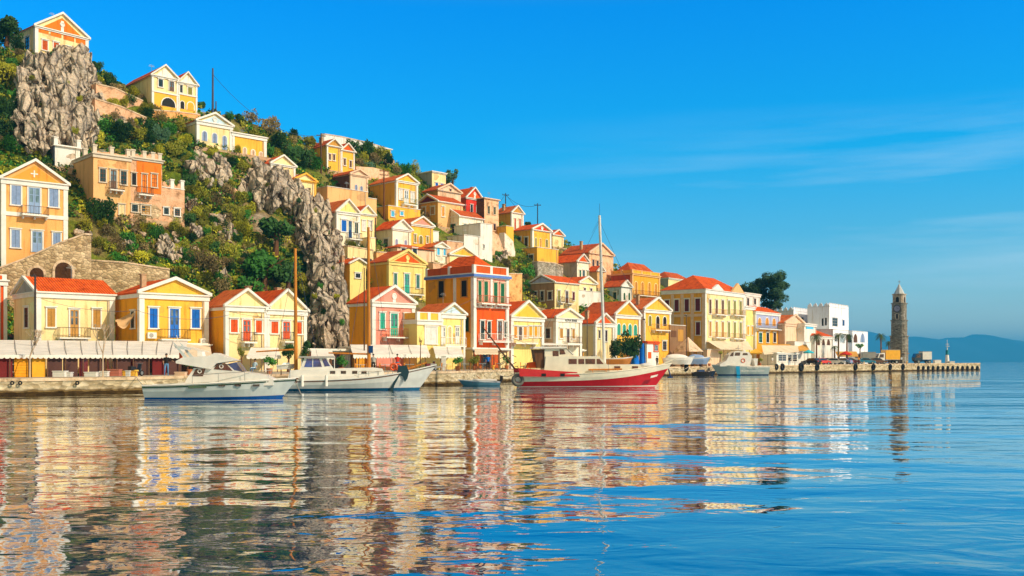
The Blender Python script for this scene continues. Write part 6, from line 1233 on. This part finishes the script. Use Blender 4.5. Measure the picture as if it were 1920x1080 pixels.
# mooring ropes
def rope(a, b, label, sag=.3):
    m = MB(); a = Vector(a); b = Vector(b); n = 10; P = [a.lerp(b, i/n)-Vector((0, 0, sag*4*(i/n)*(1-i/n))) for i in range(n+1)]
    for p, q in zip(P, P[1:]): m.tube(p-a, q-a, .03, n=5)
    tag(m.build('mooring_rope', mat('rope', 'cloth', col=(.55, .48, .36)), loc=a), label, 'rope')
def qe(px): D = itp(QP, px)+.3; return (wx(px, D), D, qz(px)+.1)
def wp(px, py, s): D = F/s; return (wx(px, D), D, wz(py, D))
rope(qe(255), wp(284, 724, 29), 'rope from the quay to the stern of the motor yacht'); rope(qe(800), wp(788, 688, 22.2), 'rope from the quay to the bow of the wooden cruiser'); rope(qe(925), wp(966, 700, 20.9), 'rope from the quay to the stern of the red motorsailer', .5); rope(qe(1292), wp(1254, 690, 19.6), 'long rope from the quay to the bow of the red motorsailer', .4)
rope(wp(552, 712, 28.2), wp(566, 742, 27.5), 'anchor line off the bow of the motor yacht', 0)
# ---------------------------------------------------------------- planting
KN = dict(darkg='dark green', green='fresh green', olive='olive green', lime='yellow green', dry='dry reddish brown', bluegreen='blue green')
SH = [ # px, py(foot), r, kind, where
 (10, 75, 26, 'darkg', 'at the top left corner beside the temple house'), (30, 92, 16, 'darkg', 'just left of the temple house wall'), (8, 150, 26, 'lime', 'on the slope at the left edge below the temple house'), (22, 128, 14, 'green', 'above the crag at the left edge'),
 (12, 215, 24, 'darkg', 'at the left edge beside the big crag'), (8, 255, 26, 'darkg', 'at the left edge above the orange house'), (20, 285, 22, 'green', 'right above the orange house roof'), (44, 250, 12, 'darkg', 'in the cleft at the crag foot'),
 (112, 97, 9, 'green', 'growing on the crag top in front of the temple house'), (148, 100, 9, 'lime', 'at the right end of the crag top'), (95, 96, 7, 'green', 'under the red doors of the temple house'), (150, 150, 6, 'olive', 'clinging to the crag face'), (115, 195, 7, 'olive', 'low on the crag face'), (75, 275, 12, 'green', 'at the right foot of the crag'), (135, 272, 10, 'olive', 'behind the ruin roof pillars'),
 (185, 130, 12, 'darkg', 'behind the crag on the skyline'), (205, 150, 12, 'darkg', 'on the skyline left of the garden wall'), (190, 160, 8, 'olive', 'before the ridge garden wall'), (195, 250, 22, 'green', 'above the faded yellow ruin'), (225, 262, 24, 'darkg', 'right above the faded yellow ruin'), (182, 262, 14, 'lime', 'beside the crag foot above the ruin'), (215, 225, 14, 'dry', 'below the stone terrace wall'), (240, 242, 16, 'dry', 'in the gully above the ruin'), (262, 262, 18, 'olive', 'above the orange plastered ruin'), (285, 245, 16, 'darkg', 'in the prickly clump under the porch terrace'), (300, 262, 18, 'bluegreen', 'cactus like clump right of the gully'), (320, 250, 16, 'green', 'under the orange tinted terrace wall'), (275, 220, 14, 'darkg', 'at the end of the terrace wall'), (305, 225, 9, 'olive', 'by the terrace wall of the porch villa'), (330, 290, 18, 'olive', 'above the pink ruin wing'), (345, 270, 15, 'lime', 'left of the blue pediment villa'), (350, 300, 12, 'darkg', 'left of the pale boulders'), (300, 290, 14, 'lime', 'just behind the orange ruin'), (375, 275, 9, 'darkg', 'at the foot of the blue pediment villa'), (400, 285, 9, 'olive', 'among the rocks under the blue pediment villa'), (432, 310, 12, 'darkg', 'cactus clump before the yellow annex'), (452, 318, 12, 'olive', 'under the yellow annex'),
 (470, 228, 16, 'dry', 'on the skyline above the yellow annex'), (500, 250, 24, 'dry', 'broad skyline thicket above the yellow annex'), (480, 262, 14, 'lime', 'behind the yellow annex corner'), (525, 278, 22, 'darkg', 'right of the yellow annex'), (545, 300, 22, 'darkg', 'left of the weathered twin gabled house'), (572, 305, 22, 'darkg', 'tall clump left of the dark utility pole'), (590, 315, 16, 'green', 'beneath the weathered twin gabled house'), (548, 268, 12, 'dry', 'bare skyline scrub left of the twin gabled house'), (430, 222, 10, 'green', 'cypress like skyline tuft right of the skyline pole'), (376, 200, 9, 'darkg', 'skyline tuft at the corner of the porch villa'), (450, 226, 10, 'darkg', 'small skyline tuft beside the pole'), (625, 316, 12, 'dry', 'bare shrub before the weathered gables'), (575, 340, 12, 'darkg', 'above the small yellow gable'),
 (660, 285, 18, 'darkg', 'skyline scrub right of the weathered gables'), (685, 292, 20, 'darkg', 'middle of the skyline scrub'), (707, 298, 18, 'olive', 'skyline scrub left of the small white block'), (725, 305, 14, 'darkg', 'below the small white block'), (690, 320, 14, 'bluegreen', 'grey blue clump under the skyline scrub'), (675, 312, 12, 'dry', 'brown clump under the skyline scrub'), (760, 325, 14, 'green', 'spiky clump left of the flat grey house'), (780, 322, 14, 'lime', 'bright spiky clump on the skyline'), (745, 322, 10, 'dry', 'dry clump on the skyline above the deep yellow house'), (838, 345, 9, 'darkg', 'behind the flat grey house'),
 (760, 408, 12, 'green', 'hedge part under the green balcony'), (776, 404, 12, 'green', 'hedge part right of the green balcony'), (742, 410, 8, 'darkg', 'hedge end left of the green balcony'), (1003, 395, 0, 'darkg', ''), (990, 425, 8, 'darkg', 'skyline tuft left of the red pediment villa'),
 (190, 415, 30, 'darkg', 'large round bush right of the orange house'), (163, 432, 18, 'lime', 'round yellow green bush beside the orange house'), (205, 440, 16, 'dry', 'brown bush below the large round bush'), (265, 420, 12, 'dry', 'dry patch under the ruin'), (180, 460, 12, 'olive', 'above the end of the arched wall'), (215, 470, 22, 'dry', 'wide russet bush above the lower rubble wall'), (262, 492, 18, 'lime', 'round bush above the lower rubble wall'), (240, 460, 18, 'green', 'grass like clump below the ruin'), (290, 445, 18, 'green', 'bright clump right under the ruin'), (330, 430, 14, 'olive', 'right under the pink ruin wing'), (365, 395, 16, 'dry', 'dry bush right of the pink ruin wing'), (355, 350, 18, 'darkg', 'in the gully right of the orange ruin'), (375, 370, 16, 'olive', 'right of the ruin chimney'), (400, 385, 18, 'dry', 'dry bush in the gully'), (425, 365, 18, 'dry', 'dry bush below the pale boulders'), (450, 380, 16, 'olive', 'left of the dark crag shadow'), (440, 410, 20, 'olive', 'big olive clump on the open middle slope'), (470, 400, 14, 'lime', 'olive clump at the crag shadow'), (455, 440, 18, 'lime', 'sunny clump on the open middle slope'), (420, 430, 16, 'dry', 'russet clump on the open middle slope'), (400, 460, 16, 'olive', 'clump above the boulders'), (370, 500, 26, 'dry', 'broad leafless bush lower slope'), (400, 510, 26, 'dry', 'broad brown bush above the yellow house'), (340, 520, 16, 'olive', 'right of the lower rubble wall end'), (430, 480, 18, 'olive', 'clump left of the dark green trees'), (420, 545, 20, 'dry', 'above the twin gabled house'), (385, 530, 16, 'olive', 'directly behind the yellow gable'), (445, 535, 14, 'lime', 'behind the twin gabled house left'), (350, 480, 12, 'green', 'between the lower boulders'), (310, 470, 12, 'olive', 'among the pale boulders'), (520, 400, 10, 'lime', 'moss like tuft in the crag shadow'), (545, 400, 10, 'lime', 'upper tuft in the crag shadow'), (560, 530, 16, 'lime', 'round olive bush beside the first wooden mast'), (575, 550, 14, 'olive', 'right of the first wooden mast'), (620, 640, 12, 'darkg', 'dark bush at the cliff foot'), (648, 640, 18, 'lime', 'yellow green bush left of the pink house'), (655, 612, 12, 'green', 'upper bush between cliff and pink house'), (600, 645, 12, 'olive', 'low bush at the cliff foot'), (635, 655, 14, 'darkg', 'darkest bush behind the small awning'), (655, 470, 14, 'olive', 'right of the tall cliff under the cream house'), (648, 500, 12, 'dry', 'dry tuft right of the tall cliff'),
 (990, 520, 16, 'green', 'green bank below the golden terrace block'), (1005, 505, 12, 'green', 'upper green bank below the golden terrace block'), (978, 510, 10, 'olive', 'green bank beside the peach rubble wall'), (968, 548, 8, 'darkg', 'small round bush above the lemon gabled house'), (1020, 520, 12, 'dry', 'dry bush against the grey stone wall'), (935, 480, 9, 'green', 'grass tuft below the crumbling stone wall'), (945, 495, 9, 'olive', 'tuft right of the mansion roof'), (948, 462, 8, 'dry', 'tuft under the narrow house'), (1055, 535, 8, 'green', 'climber by the cream cottage'),
]
for q in SH:
    if q[2] and q[4]: shrub(q[0], q[1]+3, q[2]*.95, q[3], '%s %s' % (KN[q[3]]+' shrub', q[4]))
LMK = [(115, 60, 'temple house'), (100, 180, 'big crag'), (325, 165, 'arched porch villa'), (215, 175, 'ridge garden wall'), (225, 205, 'stone terrace wall'), (400, 240, 'blue pediment villa'), (465, 270, 'yellow annex'), (210, 330, 'faded yellow ruin'), (280, 335, 'orange plastered ruin'), (325, 375, 'pink ruin wing'), (60, 400, 'large orange house'), (240, 500, 'lower rubble wall'), (325, 540, 'yellow blue shuttered house'), (465, 550, 'left twin gable'), (540, 550, 'right twin gable'), (392, 325, 'pale rock outcrop'), (510, 345, 'dark crag'), (600, 480, 'tall cliff'), (505, 480, 'dark green trees'), (528, 310, 'rusty roofed gable'), (637, 290, 'weathered twin gables'), (672, 345, 'brown sided house'), (722, 290, 'small white block'), (762, 365, 'deep yellow house'), (652, 420, 'blue shuttered cream house'), (671, 520, 'small lemon gable'), (190, 400, 'large round bush'), (307, 472, 'largest pale boulder'), (385, 500, 'leafless bushes'), (920, 480, 'mansion roof'), (966, 540, 'peach rubble wall'), (1000, 470, 'golden terrace block'), (970, 410, 'narrow red shuttered house'), (30, 200, 'left edge crag side'), (555, 500, 'first wooden mast'), (690, 600, 'pink house')]
def rel(px, py):
    L = sorted(LMK, key=lambda q: (q[0]-px)**2+(q[1]-py)**2)[:2]; a = L[0]; dx, dy = px-a[0], py-a[1]
    w = ('above' if dy < 0 else 'below') if abs(dy) > abs(dx) else ('left of' if dx < 0 else 'right of')
    d = math.hypot(dx, dy); q = 'just ' if d < 22 else ('well ' if d > 60 else '')
    return '%s%s the %s, %s side' % (q, w, a[2], ('upper ' if dy < -12 else 'lower ' if dy > 12 else '')+('left' if dx < -6 else 'right' if dx > 6 else 'near'))
USED = set()
def uniq(pre, px, py):
    for wd in ('', 'round ', 'ragged ', 'broad ', 'squat ', 'spreading ', 'upright ', 'lopsided '):
        t_ = pre.replace('shrub', wd+'shrub').replace('rock', wd+'rock')+' '+rel(px, py)
        if t_ not in USED: USED.add(t_); return t_
    return t_
# random fill of the open slope, grouped by zone
rnd = random.Random(21)
Z_ = [(960, 1000, 500, 530, '', 4), (180, 345, 410, 500, '', 22), (345, 480, 325, 540, '', 62), (195, 350, 215, 272, '', 18), (330, 470, 268, 325, '', 16), (0, 40, 90, 300, '', 18), (500, 600, 255, 330, 'skyline', 12), (660, 735, 285, 330, 'skyline', 14), (180, 290, 150, 220, '', 16), (940, 1000, 490, 540, '', 12)]
for x0, x1, y0, y1, nm, n in Z_:
    for i in range(n):
        k = rnd.choice(['olive', 'lime', 'dry', 'green', 'darkg', 'olive']); px_, py_ = rnd.uniform(x0, x1), rnd.uniform(y0, y1)
        if py_ < itp(SIL, px_)+6 and 'skyline' not in nm: continue
        if any((abs(px_-(h['X']/h['D']*F+960)) < 25) and False for h in HN.values()): continue
        py_ = max(py_, itp(SIL, px_)+2)
        r_ = rnd.uniform(7, 14); shrub(px_, py_, r_, k, uniq(('small ' if r_ < 9 else 'mid sized ' if r_ < 11.5 else 'full ')+KN[k]+' shrub', px_, py_), 'shrubs on the hillside')
# dark green trees in the crag shadow
tree(516, 478, 44, 84, 'darkg', 'dark green leafy tree in the shadow of the tall cliff, upper one', n=3500)
tree(494, 542, 58, 92, 'green', 'broad deep green tree left of the first wooden mast', n=4500)
tree(538, 556, 44, 84, 'darkg', 'dark green tree directly behind the first wooden mast', n=3500); tree(466, 560, 36, 56, 'green', 'deep green tree above the left twin gable', n=2500)
tree(848, 362, 17, 52, 'bluegreen', 'upright blue green cypress like tree on the skyline', n=2500, sq=1.35)
tree(12, 80, 34, 58, 'darkg', 'dark tree filling the top left corner', n=3500, sq=.8)
# big stone pine
D = F/8.3; PX, PY = 1436, 600; pz_ = lambda y: wz(y, D); o = empty('pine_tree', (wx(1440, D), D, 1.2)); tag(o, 'large dark umbrella pine rising behind the palace', 'tree')
m = MB(); c0 = Vector((0, 0, 0)); fk = Vector((.2, 0, pz_(590)-1.2)); m.tube(c0, fk, .45, .32, 10)
CL = [(1446, 524, 17), (1432, 532, 14), (1462, 538, 15), (1465, 556, 14), (1408, 546, 17), (1424, 556, 17), (1396, 541, 9), (1448, 556, 16), (1440, 572, 12), (1456, 573, 12), (1414, 566, 11), (1450, 540, 16), (1420, 538, 13)]
cr_ = MB()
for i, (x, y, r) in enumerate(CL):
    p = Vector((wx(x, D)-wx(1440, D), ((i*37) % 7-3)*.9, pz_(y)-1.2)); m.tube(fk*(.8+.02*i), p, .14, .05, 6)
    leaves(cr_, p, r/8.3*1.25, 2600, .055, 300+i, .8, 9)
m.build('trunk', mat('pinebark', 'wood', col=(.12, .08, .05)), o); cr_.build('crown', mat('pine', 'leaf', col=(.022, .055, .018)), o)
# trees among the waterfront
tree(540, 694, 19, 54, 'darkg', 'dark bushy tree in front of the right twin gable', D=F/18.6, n=3000, sq=1.15); tree(573, 694, 15, 60, 'darkg', 'leafy vine covered tree right of the first wooden mast', D=F/18.3, n=3000, sq=1.6); tree(452, 694, 12, 46, 'olive', 'slender olive tree before the left twin gable', D=F/19.4, n=1300, sq=1.1)
shrub(1158, 668, 17, 'darkg', 'dark spiky bush behind the white mast foot', 'quay bushes', D=F/12.1, sq=1.2); shrub(1181, 668, 21, 'darkg', 'taller dark bush left of the blue tarpaulins', 'quay bushes', D=F/12.05, sq=1.25); tree(788, 690, 6, 62, 'dry', 'slim reddish tree at the right corner of the pink house', D=F/17, n=500, sq=1.8); tree(1030, 664, 14, 20, 'green', 'low green bush under the bank', D=F/13.7, n=1200)
tree(1612, 668, 10, 28, 'green', 'bushy green tree at the right end of the fort arcade', D=F/8.25, n=1200); tree(1462, 672, 7, 16, 'darkg', 'small dark bush left of the white quay kiosk', D=F/9.2, n=700); tree(880, 694, 6, 22, 'olive', 'potted climbing plant left of the red framed shop', D=F/15.6, n=600); tree(1350, 676, 8, 22, 'olive', 'small yellowish bush at the foot of the palace awning', D=F/10.4, n=600)
# bare tree
def bare(px, s, h, label):
    o = ground_thing('bare_tree', label, 'tree', px, s); m = MB(); r_ = random.Random(int(px))
    def br(p, d, l, r, k):
        q = p+d*l; m.tube(p, q, r, r*.65, 5)
        if k:
            for _ in range(3): br(q, (d+Vector((r_.uniform(-.6, .6), r_.uniform(-.6, .6), r_.uniform(-.05, .5)))).normalized(), l*.62, r*.6, k-1)
    br(Vector((0, 0, 0)), Vector((0, 0, 1)), h*.5, .07, 4); m.build('trunk', mat('paletrunk', 'wood', col=(.62, .46, .30)), o)
bare(193, 24.2, 3.6, 'leafless pale young tree on the quay before the awning'); bare(56, 24.6, 3.2, 'leafless young tree near the left end of the quay')
# palms
def palm(px, s, ytop, label, r=1.5):
    D = F/s; z0 = qz(px); h = wz(ytop, D)-z0; o = empty('palm_tree', (wx(px, D), D, z0), px % 3); tag(o, label, 'palm tree', None); m = MB(); m.tube((0, 0, -.2), (0, 0, h*.5), .22, .19, 8); m.tube((0, 0, h*.5), (.05, 0, h), .19, .16, 8); m.build('trunk', mat('palmbark', 'ruin', col=(.20, .13, .08)), o)
    m = MB(); rn = random.Random(int(px))
    for i in range(34):
        a = rn.uniform(0, 6.28); el = rn.uniform(-.7, 1.2); d = Vector((math.cos(a), math.sin(a), 0)); p = Vector((.05, 0, h)); sd_ = Vector((-math.sin(a), math.cos(a), 0)); n = 6; pts = []
        for k in range(n+1): t = k/n; pts.append(p+d*(r*t*math.cos(el*.6))+Vector((0, 0, r*(math.sin(el)*t*.9-.75*t*t))))
        for k in range(1, n):
            w = .34*r*math.sin(math.pi*(k+.6)/(n+1)); 
            for sg in (-1, 1):
                for j in range(2): q = pts[k].lerp(pts[k+1], j*.5); b0 = len(m.v); m.add([q, q+(pts[k+1]-pts[k])*.22, q+sd_*sg*w+(pts[k+1]-pts[k])*1.1-Vector((0, 0, .12*r)), ], [(0, 1, 2)])
    m.build('crown', mat('palmleaf', 'leaf', col=(.07, .11, .02)), o)
palm(1652, 7.8, 627, 'palm standing clear against the sky left of the clock tower', 1.3); palm(1667, 7.6, 641, 'short palm partly hidden by the clock tower', 1.0); palm(1531, 8.6, 628, 'palm in front of the orange roofed arcade', 1.5); palm(1572, 8.3, 627, 'tall palm at the corner of the white fort', 1.4); palm(1588, 8.35, 628, 'palm in front of the middle arches of the white arcade', 1.4); palm(1565, 8.4, 650, 'short palm at the foot of the fort', 1.0)
# rock showing through the scrub
for i, (P, st) in enumerate([([(290, 455), (312, 440), (336, 452), (342, 480), (320, 492), (296, 484)], 8), ([(396, 398), (420, 402), (440, 425), (446, 448), (424, 446), (402, 422)], 8), ([(140, 434), (165, 430), (172, 452), (150, 458)], 7), ([(345, 372), (372, 370), (380, 392), (352, 402)], 7), ([(408, 500), (430, 505), (426, 525), (404, 520)], 7), ([(355, 425), (372, 420), (384, 440), (366, 450)], 6), ([(226, 446), (246, 448), (250, 470), (230, 466)], 6), ([(215, 215), (245, 222), (260, 240), (235, 246), (214, 236)], 7), ([(446, 340), (464, 330), (470, 372), (452, 372)], 7), ([(930, 455), (948, 470), (955, 505), (936, 500), (926, 480)], 6), ([(655, 440), (668, 470), (662, 520), (650, 520)], 7)]): cliff(P, st, 1.2, 300+i, 1.3)
# boulders on the slope
rnd = random.Random(9)
BM = []
for v in range(4): q = MB(); crag(q, (0, 0, 0), 1, .9, .75, random.Random(200+v)); ob = q.build('boulder', mat('palerock', 'ruin', col=(.50, .42, .33))); BM.append(ob.data); bpy.data.objects.remove(ob)
def boulder(px, py, r, label, group):
    D = hit(px, py+r*.4); s = F/D; o = bpy.data.objects.new('boulder', BM[int(px) % 4]); scn.collection.objects.link(o); o.location = (wx(px, D), D, wz(py, D)); R = r/s; o.scale = (R, R, R*rnd.uniform(.7, 1.1)); o.rotation_euler = (rnd.uniform(-.3, .3), rnd.uniform(-.3, .3), rnd.uniform(0, 6)); tag(o, label, 'boulder', group)
for x, y, r, lb in ((307, 472, 14, 'large pale boulder above the yellow gable roof'), (332, 480, 11, 'pale boulder right of the largest one'), (328, 440, 10, 'pale boulder under the pink ruin wing'), (305, 445, 8, 'small pale boulder under the pink ruin wing'), (366, 470, 12, 'reddish grey boulder on the lower slope'), (350, 495, 9, 'boulder among the leafless bushes'), (400, 405, 12, 'flat pale boulder on the open middle slope'), (420, 425, 9, 'pinkish boulder on the open middle slope'), (412, 438, 9, 'round pinkish boulder on the open middle slope'), (385, 430, 8, 'small boulder on the open middle slope'), (365, 385, 9, 'boulder right of the ruin wing'), (345, 405, 9, 'broken rock at the right end of the ruin wing'), (345, 340, 9, 'boulder right of the ruin chimney'), (430, 455, 8, 'low boulder in the sunny clump'), (412, 512, 7, 'pale boulder above the twin gabled house'), (268, 440, 9, 'rock below the orange ruin'), (235, 452, 8, 'rock left of the bright clump'), (150, 442, 11, 'pale rock at the right corner of the orange house'), (245, 478, 8, 'white stone above the lower rubble wall'), (232, 210, 8, 'rock on the terrace below the ridge wall'), (345, 300, 8, 'rock left of the pale outcrop')): boulder(x, y, r, lb, 'boulders on the hillside')
for i in range(60): px_, py_ = rnd.uniform(200, 470), rnd.uniform(215, 540); (py_ > itp(SIL, px_)+12) and boulder(px_, py_, rnd.uniform(2.5, 5.5), uniq('small weathered rock', px_, py_), 'small rocks scattered on the hillside')

for x, y, r, k in ((60, 150, 6, 'olive'), (90, 140, 5, 'green'), (125, 160, 6, 'olive'), (150, 190, 6, 'lime'), (80, 200, 6, 'olive'), (110, 225, 7, 'green'), (60, 240, 8, 'darkg'), (140, 250, 7, 'olive'), (100, 105, 6, 'green'), (500, 350, 5, 'olive'), (560, 380, 6, 'darkg'), (590, 400, 6, 'olive'), (612, 440, 6, 'green'), (600, 480, 5, 'olive'), (625, 510, 7, 'olive'), (600, 540, 6, 'green'), (632, 560, 6, 'lime'), (605, 590, 7, 'darkg'), (640, 610, 8, 'green'), (590, 560, 6, 'olive')):
    shrub(x, y, r, k, uniq('tiny %s shrub' % KN[k], x, y), 'tufts growing on the cliffs', D=hit(x, y)-(5 if x < 200 else 6.5))
# ---------------------------------------------------------------- haze
m = MB(); m.box(-26000, 26000, -3500, 31000, -4, 240); hz = m.build('haze', []); hz['kind'] = 'stuff'
hm = bpy.data.materials.new('haze_air'); hm.use_nodes = True; t = hm.node_tree; t.nodes.clear(); pv = t.nodes.new('ShaderNodeVolumePrincipled'); mo = t.nodes.new('ShaderNodeOutputMaterial')
pv.inputs['Color'].default_value = (.05, .54, 1.0, 1); pv.inputs['Density'].default_value = 2.0e-4; pv.inputs['Anisotropy'].default_value = 0; t.links.new(pv.outputs[0], mo.inputs['Volume'])
hz.data.materials.clear(); hz.data.materials.append(hm); scn.cycles.volume_bounces = 0
